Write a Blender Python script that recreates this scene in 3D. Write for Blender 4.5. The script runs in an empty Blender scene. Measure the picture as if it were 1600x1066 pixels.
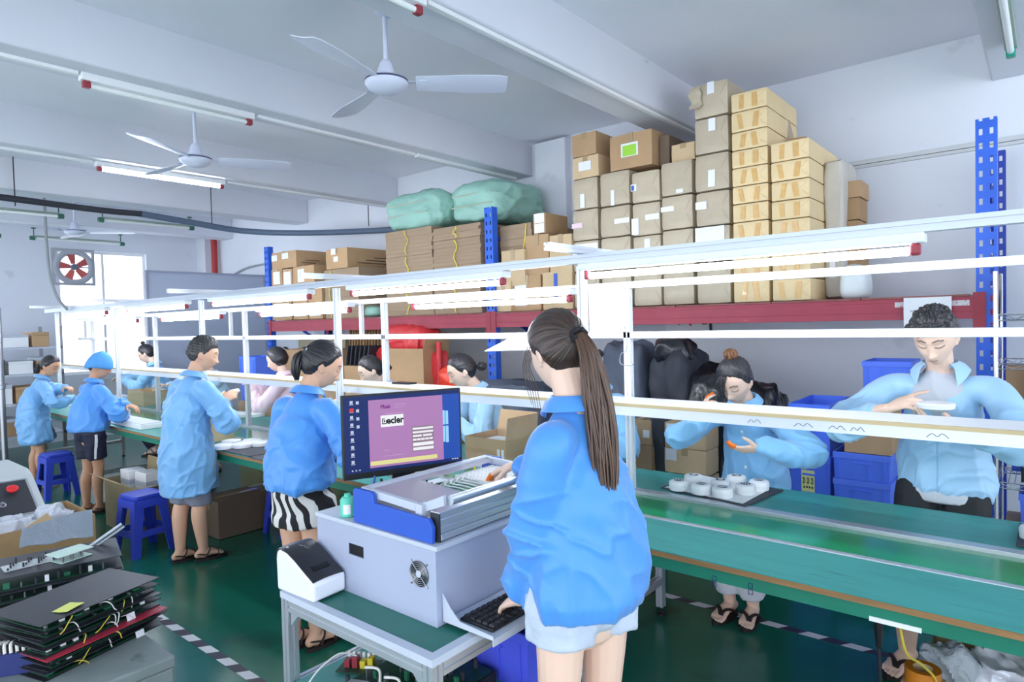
import bpy, math, random
import numpy as np
from mathutils import Vector, Matrix
random.seed(7); rng = np.random.default_rng(11)
scene = bpy.context.scene
COL = scene.collection
PI = math.pi

# ------------------------------------------------------------------ camera
CAMH = 1.65
FPX, YAW, PITCH, ROLL = 1008.74, .695334, -.030316, -.025936
def _basis():
    cy, sy, cp, sp = math.cos(YAW), math.sin(YAW), math.cos(PITCH), math.sin(PITCH)
    F = np.array([-sy*cp, cy*cp, sp]); R = np.array([cy, sy, 0.]); U = np.cross(R, F)
    cr, sr = math.cos(ROLL), math.sin(ROLL)
    return cr*R+sr*U, -sr*R+cr*U, F
CR, CU, CF = _basis(); CC = np.array([0, 0, CAMH])
cam_d = bpy.data.cameras.new('camera'); cam = bpy.data.objects.new('camera', cam_d); COL.objects.link(cam)
cam_d.sensor_width = 36; cam_d.lens = 36*FPX/1600; cam_d.clip_start = .05; cam_d.clip_end = 200
mw = Matrix.Identity(4)
for i in range(3):
    mw[i][0] = CR[i]; mw[i][1] = CU[i]; mw[i][2] = -CF[i]; mw[i][3] = CC[i]
cam.matrix_world = mw
scene.camera = cam
def at(px, py, X=None, Y=None, Z=None):
    """the place in the room seen at a point of the photograph, on a plane of the room"""
    d = CF + CR*(px-800)/FPX - CU*(py-533)/FPX
    i, v = (0, X) if X is not None else (1, Y) if Y is not None else (2, Z)
    return CC + d*((v-CC[i])/d[i])

# ------------------------------------------------------------------ materials
def lin(c):
    return tuple(((x/255)/12.92 if x/255 <= .04045 else ((x/255+.055)/1.055)**2.4) for x in c)
MATS = {}
def pm(name, rgb, rough=.5, metal=0., spec=.5, noise=None, bump=None, emit=0, emitc=None, coat=0, sheen=0, trans=0, ior=1.45, alpha=1, mottle=None, attr=None, objvar=0):
    """procedural principled material; noise=(scale, amount[, stretch]) varies value, bump=(scale, strength[, stretch])"""
    if name in MATS: return MATS[name]
    m = bpy.data.materials.new(name); m.use_nodes = True; nt = m.node_tree; N = nt.nodes; L = nt.links
    b = N['Principled BSDF']; c = (*lin(rgb), 1)
    b.inputs['Base Color'].default_value = c
    b.inputs['Roughness'].default_value = rough; b.inputs['Metallic'].default_value = metal
    b.inputs['Specular IOR Level'].default_value = spec
    b.inputs['Coat Weight'].default_value = coat; b.inputs['Sheen Weight'].default_value = sheen
    b.inputs['Transmission Weight'].default_value = trans; b.inputs['IOR'].default_value = ior
    b.inputs['Alpha'].default_value = alpha
    if emit:
        b.inputs['Emission Color'].default_value = (*lin(emitc or rgb), 1); b.inputs['Emission Strength'].default_value = emit
    tc = N.new('ShaderNodeTexCoord')
    def vec(st):
        if not st: return tc.outputs['Object']
        mp = N.new('ShaderNodeMapping'); mp.inputs['Scale'].default_value = st
        L.new(tc.outputs['Object'], mp.inputs['Vector']); return mp.outputs['Vector']
    src = None
    if attr:
        a = N.new('ShaderNodeAttribute'); a.attribute_name = attr; src = a.outputs['Color']
    if noise:
        n = N.new('ShaderNodeTexNoise'); n.inputs['Scale'].default_value = noise[0]; n.inputs['Detail'].default_value = 5
        L.new(vec(noise[2] if len(noise) > 2 else None), n.inputs['Vector'])
        mr = N.new('ShaderNodeMapRange'); mr.inputs['From Min'].default_value = .3; mr.inputs['From Max'].default_value = .7
        mr.inputs['To Min'].default_value = 1-noise[1]; mr.inputs['To Max'].default_value = 1+noise[1]
        L.new(n.outputs['Fac'], mr.inputs['Value'])
        mx = N.new('ShaderNodeMix'); mx.data_type = 'RGBA'; mx.blend_type = 'MULTIPLY'; mx.inputs[0].default_value = 1
        if src: L.new(src, mx.inputs[6])
        else: mx.inputs[6].default_value = c
        L.new(mr.outputs['Result'], mx.inputs[7]); src = mx.outputs[2]
    if mottle:   # stains of a second colour: (rgb, scale, threshold[, stretch])
        n = N.new('ShaderNodeTexNoise'); n.inputs['Scale'].default_value = mottle[1]; n.inputs['Detail'].default_value = 7
        L.new(vec(mottle[3] if len(mottle) > 3 else None), n.inputs['Vector'])
        mr = N.new('ShaderNodeMapRange'); mr.inputs['From Min'].default_value = mottle[2]; mr.inputs['From Max'].default_value = mottle[2]+.12
        L.new(n.outputs['Fac'], mr.inputs['Value'])
        mx = N.new('ShaderNodeMix'); mx.data_type = 'RGBA'; L.new(mr.outputs['Result'], mx.inputs[0])
        if src: L.new(src, mx.inputs[6])
        else: mx.inputs[6].default_value = c
        mx.inputs[7].default_value = (*lin(mottle[0]), 1); src = mx.outputs[2]
    if objvar:
        oi = N.new('ShaderNodeObjectInfo'); mr = N.new('ShaderNodeMapRange')
        mr.inputs['To Min'].default_value = 1-objvar; mr.inputs['To Max'].default_value = 1+objvar
        L.new(oi.outputs['Random'], mr.inputs['Value'])
        mx = N.new('ShaderNodeMix'); mx.data_type = 'RGBA'; mx.blend_type = 'MULTIPLY'; mx.inputs[0].default_value = 1
        if src: L.new(src, mx.inputs[6])
        else: mx.inputs[6].default_value = c
        L.new(mr.outputs['Result'], mx.inputs[7]); src = mx.outputs[2]
    if src: L.new(src, b.inputs['Base Color'])
    if bump:
        n = N.new('ShaderNodeTexNoise'); n.inputs['Scale'].default_value = bump[0]; n.inputs['Detail'].default_value = 4
        L.new(vec(bump[2] if len(bump) > 2 else None), n.inputs['Vector'])
        bp = N.new('ShaderNodeBump'); bp.inputs['Strength'].default_value = bump[1]; bp.inputs['Distance'].default_value = .01
        L.new(n.outputs['Fac'], bp.inputs['Height']); L.new(bp.outputs['Normal'], b.inputs['Normal'])
    MATS[name] = m
    return m

# ------------------------------------------------------------------ mesh builder
def rotz(a): c, s = math.cos(a), math.sin(a); return np.array([[c, -s, 0], [s, c, 0], [0, 0, 1.]])
def rotx(a): c, s = math.cos(a), math.sin(a); return np.array([[1, 0, 0], [0, c, -s], [0, s, c.real]])
def roty(a): c, s = math.cos(a), math.sin(a); return np.array([[c, 0, s], [0, 1, 0], [-s, 0, c]])
def unit(v): v = np.asarray(v, float); return v/(np.linalg.norm(v)+1e-12)
def crom(P, n):
    """Catmull-Rom through the rows of P, n samples a span"""
    P = np.asarray(P, float)
    if len(P) < 2: return P
    Q = np.vstack([2*P[0]-P[1], P, 2*P[-1]-P[-2]]); out = []
    for i in range(len(P)-1):
        p0, p1, p2, p3 = Q[i:i+4]
        for t in np.linspace(0, 1, n, endpoint=False):
            out.append(.5*((2*p1)+(-p0+p2)*t+(2*p0-5*p1+4*p2-p3)*t*t+(-p0+3*p1-3*p2+p3)*t**3))
    out.append(P[-1]); return np.array(out)
class MB:
    def __init__(s): s.v = []; s.f = []; s.m = []; s.n = 0
    def add(s, V, F, mi=0):
        V = np.asarray(V, float); b = s.n
        s.v.append(V); s.n += len(V)
        for f in F: s.f.append(tuple(int(i)+b for i in f)); s.m.append(mi)
        return s
    def box(s, c, size, R=None, mi=0):
        hx, hy, hz = np.array(size)/2
        V = np.array([(x, y, z) for z in (-hz, hz) for y in (-hy, hy) for x in (-hx, hx)])
        if R is not None: V = V@np.asarray(R).T
        return s.add(V+np.array(c), [(0, 2, 3, 1), (4, 5, 7, 6), (0, 1, 5, 4), (2, 6, 7, 3), (0, 4, 6, 2), (1, 3, 7, 5)], mi)
    def bb(s, lo, hi, mi=0):
        lo, hi = np.array(lo, float), np.array(hi, float); return s.box((lo+hi)/2, hi-lo, None, mi)
    def hexa(s, pts, mi=0):   # 8 corners, order as box()
        return s.add(pts, [(0, 2, 3, 1), (4, 5, 7, 6), (0, 1, 5, 4), (2, 6, 7, 3), (0, 4, 6, 2), (1, 3, 7, 5)], mi)
    def tube(s, P, r, seg=10, up=None, n=0, cap=True, mi=0, pw=1.):
        """r: scalar, per point, or per point (rx, ry); rx lies along 'up' x tangent"""
        P = np.asarray(P, float); k = len(P)
        r = np.asarray(r, float)
        if r.ndim == 0: r = np.full((k, 2), float(r))
        elif r.ndim == 1: r = np.stack([r, r], 1) if len(r) == k and not (k == 2 and False) else np.tile(r, (k, 1))
        if n:
            P2 = crom(np.hstack([P, r]), n); P, r = P2[:, :3], np.maximum(P2[:, 3:], 1e-4); k = len(P)
        T = np.gradient(P, axis=0); T /= (np.linalg.norm(T, axis=1)[:, None]+1e-12)
        ref = unit(up) if up is not None else None
        V = []; a = np.linspace(0, 2*PI, seg, endpoint=False)
        ca, sa = np.cos(a), np.sin(a)
        if pw != 1: ca = np.sign(ca)*abs(ca)**pw; sa = np.sign(sa)*abs(sa)**pw
        prev = None
        for i in range(k):
            t = T[i]
            if ref is not None and abs(t@ref) < .97: x = unit(np.cross(ref, t))
            elif prev is not None: x = unit(prev-t*(prev@t))
            else: x = unit(np.cross(t, [0, 0, 1] if abs(t[2]) < .9 else [1, 0, 0]))
            prev = x; y = np.cross(t, x)
            V.append(P[i]+np.outer(ca*r[i, 0], x)+np.outer(sa*r[i, 1], y))
        V = np.vstack(V); F = []
        for i in range(k-1):
            for j in range(seg):
                F.append((i*seg+j, i*seg+(j+1) % seg, (i+1)*seg+(j+1) % seg, (i+1)*seg+j))
        if cap: F.append(tuple(range(seg-1, -1, -1))); F.append(tuple((k-1)*seg+j for j in range(seg)))
        return s.add(V, F, mi)
    def limb(s, P, r, seg=14, up=None, n=5, mi=0):
        """a closed tube with rounded ends"""
        P = np.asarray(P, float); r = np.asarray(r, float)
        if r.ndim == 1: r = np.stack([r, r], 1)
        Q = crom(np.hstack([P, r]), n) if n else np.hstack([P, r])
        a, b = Q[0], Q[-1]; ta = unit(Q[1, :3]-Q[0, :3]); tb = unit(Q[-1, :3]-Q[-2, :3])
        pre = []; post = []
        for u in (1., .85, .5): 
            w = math.sqrt(max(1-u*u, .0009)); pre.append(np.r_[a[:3]-ta*u*min(a[3], a[4]), a[3:]*w])
            post.insert(0, np.r_[b[:3]+tb*u*min(b[3], b[4]), b[3:]*w])
        Q = np.vstack([pre, Q, post])
        return s.tube(Q[:, :3], np.maximum(Q[:, 3:], 2e-4), seg, up, 0, True, mi)
    def lathe(s, prof, seg=20, c=(0, 0, 0), R=None, mi=0, cap=True):
        prof = np.asarray(prof, float); a = np.linspace(0, 2*PI, seg, endpoint=False); V = []
        for r, z in prof: V.append(np.stack([r*np.cos(a), r*np.sin(a), np.full(seg, z)], 1))
        V = np.vstack(V)
        if R is not None: V = V@np.asarray(R).T
        k = len(prof); F = [(i*seg+j, i*seg+(j+1) % seg, (i+1)*seg+(j+1) % seg, (i+1)*seg+j) for i in range(k-1) for j in range(seg)]
        if cap: F.append(tuple(range(seg-1, -1, -1))); F.append(tuple((k-1)*seg+j for j in range(seg)))
        return s.add(V+np.array(c), F, mi)
    def ball(s, c, r, seg=16, rings=10, R=None, mi=0):
        r = np.broadcast_to(np.asarray(r, float), 3); V = [(0, 0, -1)]
        for i in range(1, rings):
            p = -PI/2+PI*i/rings
            for j in range(seg): a = 2*PI*j/seg; V.append((math.cos(p)*math.cos(a), math.cos(p)*math.sin(a), math.sin(p)))
        V.append((0, 0, 1)); V = np.array(V)*r
        if R is not None: V = V@np.asarray(R).T
        F = [(0, 1+(j+1) % seg, 1+j) for j in range(seg)]
        for i in range(rings-2):
            for j in range(seg):
                a = 1+i*seg; F.append((a+j, a+(j+1) % seg, a+seg+(j+1) % seg, a+seg+j))
        l = 1+(rings-2)*seg; F += [(l+j, l+(j+1) % seg, l+seg) for j in range(seg)]
        return s.add(V+np.array(c), F, mi)
    def prism(s, poly, z0, z1, R=None, c=(0, 0, 0), mi=0):
        """outline in x,y extruded in z"""
        n = len(poly); V = np.array([(x, y, z0) for x, y in poly]+[(x, y, z1) for x, y in poly], float)
        if R is not None: V = V@np.asarray(R).T
        F = [tuple(range(n-1, -1, -1)), tuple(range(n, 2*n))]+[(i, (i+1) % n, n+(i+1) % n, n+i) for i in range(n)]
        return s.add(V+np.array(c), F, mi)
    def sheet(s, G, th=.002, mi=0):
        """grid of points (n,m,3) given a thickness along its normals"""
        G = np.asarray(G, float); n, m = G.shape[:2]
        du = np.gradient(G, axis=0); dv = np.gradient(G, axis=1); N = np.cross(du, dv); N /= (np.linalg.norm(N, axis=2)[..., None]+1e-12)
        A = (G+N*th/2).reshape(-1, 3); B = (G-N*th/2).reshape(-1, 3); k = n*m; F = []
        for i in range(n-1):
            for j in range(m-1):
                a = i*m+j; F.append((a, a+m, a+m+1, a+1)); F.append((k+a, k+a+1, k+a+m+1, k+a+m))
        for i in range(n-1):
            for j, sg in ((0, 1), (m-1, -1)):
                a = i*m+j; q = (a, k+a, k+a+m, a+m); F.append(q[::sg])
        for j in range(m-1):
            for i, sg in ((0, -1), (n-1, 1)):
                a = i*m+j; q = (a, k+a, k+a+1, a+1); F.append(q[::sg])
        return s.add(np.vstack([A, B]), F, mi)
    def verts(s): return np.vstack(s.v) if s.v else np.zeros((0, 3))
    def mesh(s, name, smooth=35):
        me = bpy.data.meshes.new(name); me.from_pydata(s.verts().tolist(), [], s.f)
        if smooth: me.shade_smooth(); me.set_sharp_from_angle(angle=math.radians(smooth))
        return me
    def build(s, name, mat, parent=None, smooth=35, bevel=0, loc=None, rz=0, label=None, kind=None):
        me = s.mesh(name, smooth)
        mats = mat if isinstance(mat, (list, tuple)) else [mat]
        for m in mats: me.materials.append(m)
        if len(mats) > 1: me.polygons.foreach_set('material_index', s.m)
        o = bpy.data.objects.new(name, me); COL.objects.link(o)
        if parent: o.parent = parent
        if loc is not None: o.location = loc
        if rz: o.rotation_euler.z = rz
        if bevel:
            md = o.modifiers.new('bevel', 'BEVEL'); md.width = bevel; md.segments = 2; md.limit_method = 'ANGLE'; md.angle_limit = math.radians(40)
        if label: o['label'] = label
        if kind: o['kind'] = kind
        return o
def thing(name, label, cat, loc=(0, 0, 0), rz=0, group=None):
    o = bpy.data.objects.new(name, None); COL.objects.link(o); o.empty_display_size = .1
    o.location = loc; o.rotation_euler.z = rz
    return tag(o, label, cat, group)
def tag(o, label, cat, group=None, kind=None):
    o['label'] = label; o['category'] = cat
    if group: o['group'] = group
    if kind: o['kind'] = kind
    return o
def dup(o, loc, rz=0, label=None, group=None):
    r = o.copy(); COL.objects.link(r); r.location = loc; r.rotation_euler.z = rz
    if label: r['label'] = label
    if group: r['group'] = group
    for ch in list(o.children):
        c = ch.copy(); COL.objects.link(c); c.parent = r
        for g in list(ch.children):
            d = g.copy(); COL.objects.link(d); d.parent = c
    return r
def struct(name, mb, mat, bevel=0, smooth=35):
    o = mb.build(name, mat, None, smooth, bevel); o['kind'] = 'structure'; return o
def text_mesh(name, txt, size, mat, parent, loc, rot, ext=.0006, align='CENTER', xs=1., shear=0, bold=0):
    cu = bpy.data.curves.new(name, 'FONT'); cu.body = txt; cu.size = size; cu.extrude = ext; cu.align_x = align; cu.align_y = 'CENTER'
    cu.resolution_u = 3; cu.shear = shear; cu.offset = bold
    t = bpy.data.objects.new(name, cu); COL.objects.link(t)
    dg = bpy.context.evaluated_depsgraph_get(); me = bpy.data.meshes.new_from_object(t.evaluated_get(dg))
    bpy.data.objects.remove(t); bpy.data.curves.remove(cu)
    me.materials.clear(); me.materials.append(mat)
    o = bpy.data.objects.new(name, me); COL.objects.link(o); o.parent = parent; o.location = loc; o.rotation_euler = rot; o.scale.x = xs
    return o
def wob(P, k=1., seed=0):
    """smooth pseudo-noise in -1..1 on points"""
    r = np.random.default_rng(seed); out = np.zeros(len(P))
    for i in range(5):
        d = r.normal(size=3); d /= np.linalg.norm(d); f = k*r.uniform(.7, 2.2); e = r.normal(size=3)*k*.6
        out += np.sin(P@d*f+r.uniform(0, 6)+1.3*np.sin(P@e+r.uniform(0, 6)))/(1+.35*i)
    return out/2.6
# ------------------------------------------------------------------ palette
m_wall = pm('wall_paint', (226, 230, 238), .85, noise=(1.2, .035), mottle=((196, 200, 208), 3.0, .66))
m_ceil = pm('ceiling_paint', (236, 238, 247), .9, noise=(.7, .035), mottle=((190, 196, 204), 1.6, .68))
m_floor = pm('green_epoxy', (22, 104, 84), .22, spec=.5, noise=(1.1, .16), mottle=((20, 84, 72), 2.6, .60), bump=(30, .03))
m_alu = pm('aluminium', (205, 210, 216), .38, .75, noise=(8, .04, (1, 1, 1)))
m_aluw = pm('white_aluminium', (232, 235, 240), .4, .25)
m_steel = pm('steel', (170, 172, 178), .32, .9)
m_white = pm('white_plastic', (240, 241, 243), .4)
m_whitep = pm('white_paint', (236, 238, 240), .5)
m_green = pm('green_bench_mat', (58, 148, 142), .42, noise=(3, .10, (1, 6, 1)), mottle=((52, 118, 116), 7, .62, (1, 4, 1)), bump=(60, .06))
m_apron = pm('green_apron_board', (32, 122, 98), .35, noise=(6, .12))
m_belt = pm('green_conveyor_belt', (22, 150, 96), .14, spec=.6, noise=(2, .08))
m_wood = pm('raw_wood_edge', (150, 112, 72), .6, noise=(14, .18, (.4, 4, 4)))
m_bamboo = pm('bamboo_edge', (206, 184, 140), .5, noise=(10, .08, (.4, 4, 4)))
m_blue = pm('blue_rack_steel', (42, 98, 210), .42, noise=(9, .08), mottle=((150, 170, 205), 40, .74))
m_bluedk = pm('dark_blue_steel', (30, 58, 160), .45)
m_red = pm('red_rack_beam', (172, 62, 80), .45, noise=(6, .08), mottle=((196, 120, 126), 24, .70, (.3, 1, 1)))
m_redcap = pm('red_lamp_socket', (150, 52, 64), .4)
m_greencap = pm('green_lamp_socket', (58, 108, 92), .45)
m_tube = pm('lit_tube', (255, 255, 255), .3, emit=24., emitc=(240, 246, 255))
m_tubeoff = pm('unlit_tube', (238, 242, 240), .25)
m_black = pm('black_plastic', (28, 29, 34), .4)
m_dark = pm('charcoal', (48, 50, 58), .55)
m_glass = None
def glass_mat():
    m = bpy.data.materials.new('clear_glass'); m.use_nodes = True; nt = m.node_tree; nt.nodes.clear()
    o = nt.nodes.new('ShaderNodeOutputMaterial'); t = nt.nodes.new('ShaderNodeBsdfTransparent'); g = nt.nodes.new('ShaderNodeBsdfGlossy')
    t.inputs[0].default_value = (.985, .995, .99, 1); g.inputs['Roughness'].default_value = .03
    f = nt.nodes.new('ShaderNodeLayerWeight'); f.inputs['Blend'].default_value = .12
    k = nt.nodes.new('ShaderNodeMath'); k.operation = 'MULTIPLY'; k.inputs[1].default_value = .35; nt.links.new(f.outputs['Facing'], k.inputs[0])
    x = nt.nodes.new('ShaderNodeMixShader'); nt.links.new(k.outputs[0], x.inputs[0]); nt.links.new(t.outputs[0], x.inputs[1]); nt.links.new(g.outputs[0], x.inputs[2])
    nt.links.new(x.outputs[0], o.inputs[0]); return m
m_glass = glass_mat()
m_glassedge = pm('green_glass_edge', (60, 140, 126), .2)

# ------------------------------------------------------------------ the room
YW, ZC, XE = 5.40, 3.49, -11.6
XR, YN = 5.0, -4.5
struct('floor', MB().bb((XE-.2, YN, -.12), (XR, YW+.2, 0)), m_floor)
struct('ceiling', MB().bb((XE-.2, YN, ZC), (XR, YW+.2, ZC+.15)), m_ceil)
struct('wall_back', MB().bb((XE-.2, YW, -.1), (XR, YW+.2, ZC+.1)), m_wall)
# end wall with two window openings
WY0, WY1, WZ0, WZ1 = 3.16, 4.42, 1.0, 2.93
VY0, VY1, VZ0, VZ1 = .4, 2.30, .95, 2.9
w = MB()
w.bb((XE-.2, YN, -.1), (XE, VY0, ZC+.1)); w.bb((XE-.2, VY0, -.1), (XE, VY1, VZ0)); w.bb((XE-.2, VY0, VZ1), (XE, VY1, ZC+.1))
w.bb((XE-.2, VY1, -.1), (XE, WY0, ZC+.1)); w.bb((XE-.2, WY0, -.1), (XE, WY1, WZ0)); w.bb((XE-.2, WY0, WZ1), (XE, WY1, ZC+.1))
w.bb((XE-.2, WY1, -.1), (XE, YW+.2, ZC+.1))
struct('wall_left', w, m_wall)
def window(name, y0, y1, z0, z1, nx):
    f = MB(); t = .04
    f.bb((XE-.12, y0, z0), (XE-.06, y0+t, z1)); f.bb((XE-.12, y1-t, z0), (XE-.06, y1, z1))
    f.bb((XE-.12, y0+t, z0), (XE-.06, y1-t, z0+t)); f.bb((XE-.12, y0+t, z1-t), (XE-.06, y1-t, z1))
    for i in range(1, nx): y = y0+(y1-y0)*i/nx; f.bb((XE-.115, y-.018, z0+t), (XE-.065, y+.018, z1-t))
    o = struct(name, f, m_whitep)
    MB().bb((XE-.094, y0+t, z0+t), (XE-.088, y1-t, z1-t)).build('window_pane', m_glass, o)
window('window_1', WY0, WY1, WZ0, WZ1, 2)
window('window_2', VY0, VY1, VZ0, VZ1, 3)
m_beam = pm('beam_paint', (220, 222, 231), .85, noise=(.8, .04), mottle=((170, 176, 186), 5, .72, (3, .4, 1)))
ZB = 3.16
for i, x0 in enumerate((-.30, -2.50, -4.46, -6.62, -8.62, -10.86)):
    struct('ceiling_beam', MB().bb((x0, YN, ZB), (x0+.30, YW, ZC+.02)), m_beam, .012)
struct('wall_pillar', MB().bb((-4.06, YW-.10, 0), (-3.68, YW+.02, ZB+.3)), m_wall, .008)
struct('wall_pillar', MB().bb((-11.6, YW-.16, 0), (-11.25, YW+.02, ZC)), m_wall, .008)
# skirting paint
struct('baseboard_back', MB().bb((XE, YW-.012, 0), (XR, YW+.01, .10)), pm('green_skirting', (40, 120, 100), .5))

# world light comes in through the windows and the open front of the hall
W = bpy.data.worlds.new('daylight'); scene.world = W; W.use_nodes = True
bgn = W.node_tree.nodes['Background']; bgn.inputs[0].default_value = (.82, .885, 1., 1); bgn.inputs[1].default_value = 2.3
scene.view_settings.view_transform = 'Standard'; scene.view_settings.look = 'None'
scene.view_settings.exposure = .72; scene.view_settings.gamma = 1

# ------------------------------------------------------------------ ceiling services
def tube_light(loc, L, axis, lit, label, group=None, caps=m_redcap, housing=m_whitep, drop=0.):
    """batten: housing against the beam, a tube on two sockets below it; runs along +axis from loc (top centre of the near end)"""
    t = thing('tube_light', label, 'light', loc, 0 if axis == 'y' else -PI/2, group)
    MB().bb((-.032, 0, -.045), (.032, L, 0)).build('housing', housing, t, bevel=.006)
    for y in (.012, L-.052):
        MB().bb((-.019, y, -.085), (.019, y+.04, -.0452)).build('socket', caps, t, bevel=.006)
    MB().tube([(0, .0525, -.067), (0, L-.0525, -.067)], .014, 14).build('tube', m_tube if lit else m_tubeoff, t)
    return t
tube_light((-2.24, .55, ZB), 1.55, 'y', False, 'unlit tube light under the nearest full ceiling beam, above the big fan')
tube_light((-4.32, 1.33, ZB), 1.06, 'y', False, 'unlit tube light with red ends under the second beam, left of the big fan')
tube_light((-6.47, 2.08, ZB), 1.16, 'y', True, 'lit ceiling tube light glowing white under the third beam at upper left')
def conduit(name, pts, r, mat, label, cat='conduit', seg=8, n=0):
    o = MB().tube(pts, r, seg, n=n).build(name, mat); return tag(o, label, cat)
def duct(x, y0, y1, z, label, wd=.035, h=.022):
    o = MB().bb((x-wd/2, y0, z-h), (x+wd/2, y1, z)).build('cable_duct', m_whitep, bevel=.003); return tag(o, label, 'duct')
duct(-2.24, 2.12, YW, ZB, 'white cable duct running along the nearest full beam to the box columns')
duct(-4.32, -.5, 1.32, ZB, 'white cable duct on the second beam, left of its tube light')
duct(-4.32, 2.42, 3.9, ZB, 'white cable duct on the second beam, right of its tube light')
duct(-4.32, 3.92, YW-.1, ZB, 'old greyish cable duct at the far end of the second beam', .05, .03)
duct(-6.47, -.2, 2.06, ZB, 'thin white cable duct on the third beam, left of the lit tube light')
duct(-6.47, 3.27, YW, ZB, 'thin white cable duct on the third beam, right of the lit tube light')
# green ended tubes hanging under the far beams
def hanging_tube(p, L, label, group=None):
    t = thing('hanging_tube_light', label, 'light', p, 0, group)
    for y in (.05, L-.05):
        o = MB().tube([(0, y, 0), (0, y, .10)], .007, 8).lathe([(.03, .10), (.03, .115), (.001, .116)], 12, (0, y, 0)).build('hanger', m_greencap, t)
    MB().bb((-.02, .045, -.012), (.02, L-.045, .008)).build('housing', pm('greenish_housing', (150, 168, 156), .5), t, bevel=.004)
    for y in (0, L-.06): MB().tube([(0, y, -.03), (0, y+.06, -.03)], [.033, .028] if y else [.028, .033], 12).build('socket', m_greencap, t, bevel=.004)
    MB().tube([(0, .061, -.032), (0, L-.061, -.032)], .017, 12).build('tube', m_tubeoff, t)
    return t
ZH = 3.02
hanging_tube((-8.70, 2.80, ZH), 1.12, 'unlit hanging tube light with green ends beneath the black cable pipe')
hanging_tube((-8.72, 1.30, ZH), 1.16, 'unlit green ended tube light, topmost at the left edge of the photo')
hanging_tube((-10.92, 2.66, ZH), 1.2, 'unlit green ended tube light behind the distant small fan')
hanging_tube((-10.92, 1.18, ZH), 1.16, 'unlit green ended tube light, lowest at the left edge of the photo')
t = thing('corner_tube_light', 'unlit tube light with a green end on the beam at upper right', 'light', (-.17, 3.2, ZB))
MB().bb((-.03, 0, -.04), (.03, 1.5, 0)).build('housing', pm('greenish_housing', (150, 168, 156), .5), t, bevel=.004)
MB().tube([(0, .03, -.062), (0, 1.47, -.062)], .017, 12).build('tube', m_tubeoff, t)
for y in (.0, 1.44): MB().bb((-.022, y, -.09), (.022, y+.06, -.041)).build('socket', pm('teal_socket', (30, 150, 130), .4), t, bevel=.006)

def ceiling_fan(c, ztop, z, blades, R, label, band=True):
    """c: hub centre x,y; z: hub height"""
    t = thing('ceiling_fan', label, 'ceiling fan', (c[0], c[1], z))
    mw_ = pm('fan_enamel', (214, 219, 236), .3)
    h = ztop-z
    cn = MB().lathe([(.012, h-.145), (.05, h-.13), (.058, h-.08), (.05, h-.03), (.02, h-.025)], 20)
    cn.build('canopy', mw_, t, 50)
    hk = MB()
    hk.tube([(-.02, 0, h-.03), (-.03, 0, h-.012), (-.012, 0, h+.0)], .004, 6); hk.tube([(.02, 0, h-.03), (.03, 0, h-.012), (.012, 0, h)], .004, 6)
    hk.build('ceiling_hook', pm('rusty_wire', (90, 62, 44), .6), t)
    MB().tube([(0, 0, .11), (0, 0, h-.13)], .0125, 12).build('downrod', mw_, t)
    MB().lathe([(.04, .025), (.056, .03), (.048, .06), (.034, .105), (.02, .125), (.012, .128)], 24).build('upper_cover', mw_, t, 50)
    hub = MB().lathe([(.001, -.058), (.06, -.052), (.10, -.03), (.118, -.006), (.118, .012), (.098, .024), (.05, .032)], 32).build('motor_hub', mw_, t, 50)
    MB().lathe([(.1185, .002), (.1195, .004), (.1195, .010), (.1185, .012)], 32, cap=False).build('dark_band', pm('fan_band', (78, 74, 112), .4), hub)
    for a in blades:
        b = MB(); n = 14; G = np.zeros((n, 5, 3))
        for i in range(n):
            u = i/(n-1); r = .16+(R-.16)*u; wd = .055+.035*min(1, u*1.6)-.01*u
            if i == n-1: wd *= .8
            for j in range(5):
                v = (j-2)/2; G[i, j] = (r, v*wd, -.018*v-.004*(1-v*v)*1.5)
        b.sheet(G, .004); b.v = [x@rotz(a).T for x in b.v]
        b.build('blade', mw_, t, 40)
        q = MB(); q.box((.145, 0, .006), (.11, .028, .004)); q.box((.20, 0, .004), (.04, .07, .004)); q.v = [x@rotz(a).T for x in q.v]
        q.build('blade_bracket', mw_, t)
    return t
fz = 2.97
fc = at(604, 130, Z=fz)
def blade_ang(c, z, px, py):
    p = at(px, py, Z=z); return math.atan2(p[1]-c[1], p[0]-c[0])
a0 = blade_ang(fc, fz, 792, 132)
ceiling_fan(fc, ZC-.02, fz, [a0, a0+2*PI/3, a0-2*PI/3], .66, 'large white ceiling fan hanging nearest the camera')
fc2 = at(306, 250, Z=2.97)
a1 = blade_ang(fc2, 2.97, 447, 260)
ceiling_fan(fc2, ZC, 2.97, [a1, a1+2*PI/3, a1-2*PI/3], .70, 'white ceiling fan left of the large one, beside the lit tube')
fc3 = at(117, 362, Z=2.93)
ceiling_fan(fc3, ZC, 2.93, [.9, .9+2*PI/3, .9-2*PI/3], .68, 'small looking distant ceiling fan near the exhaust fan')

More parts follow.
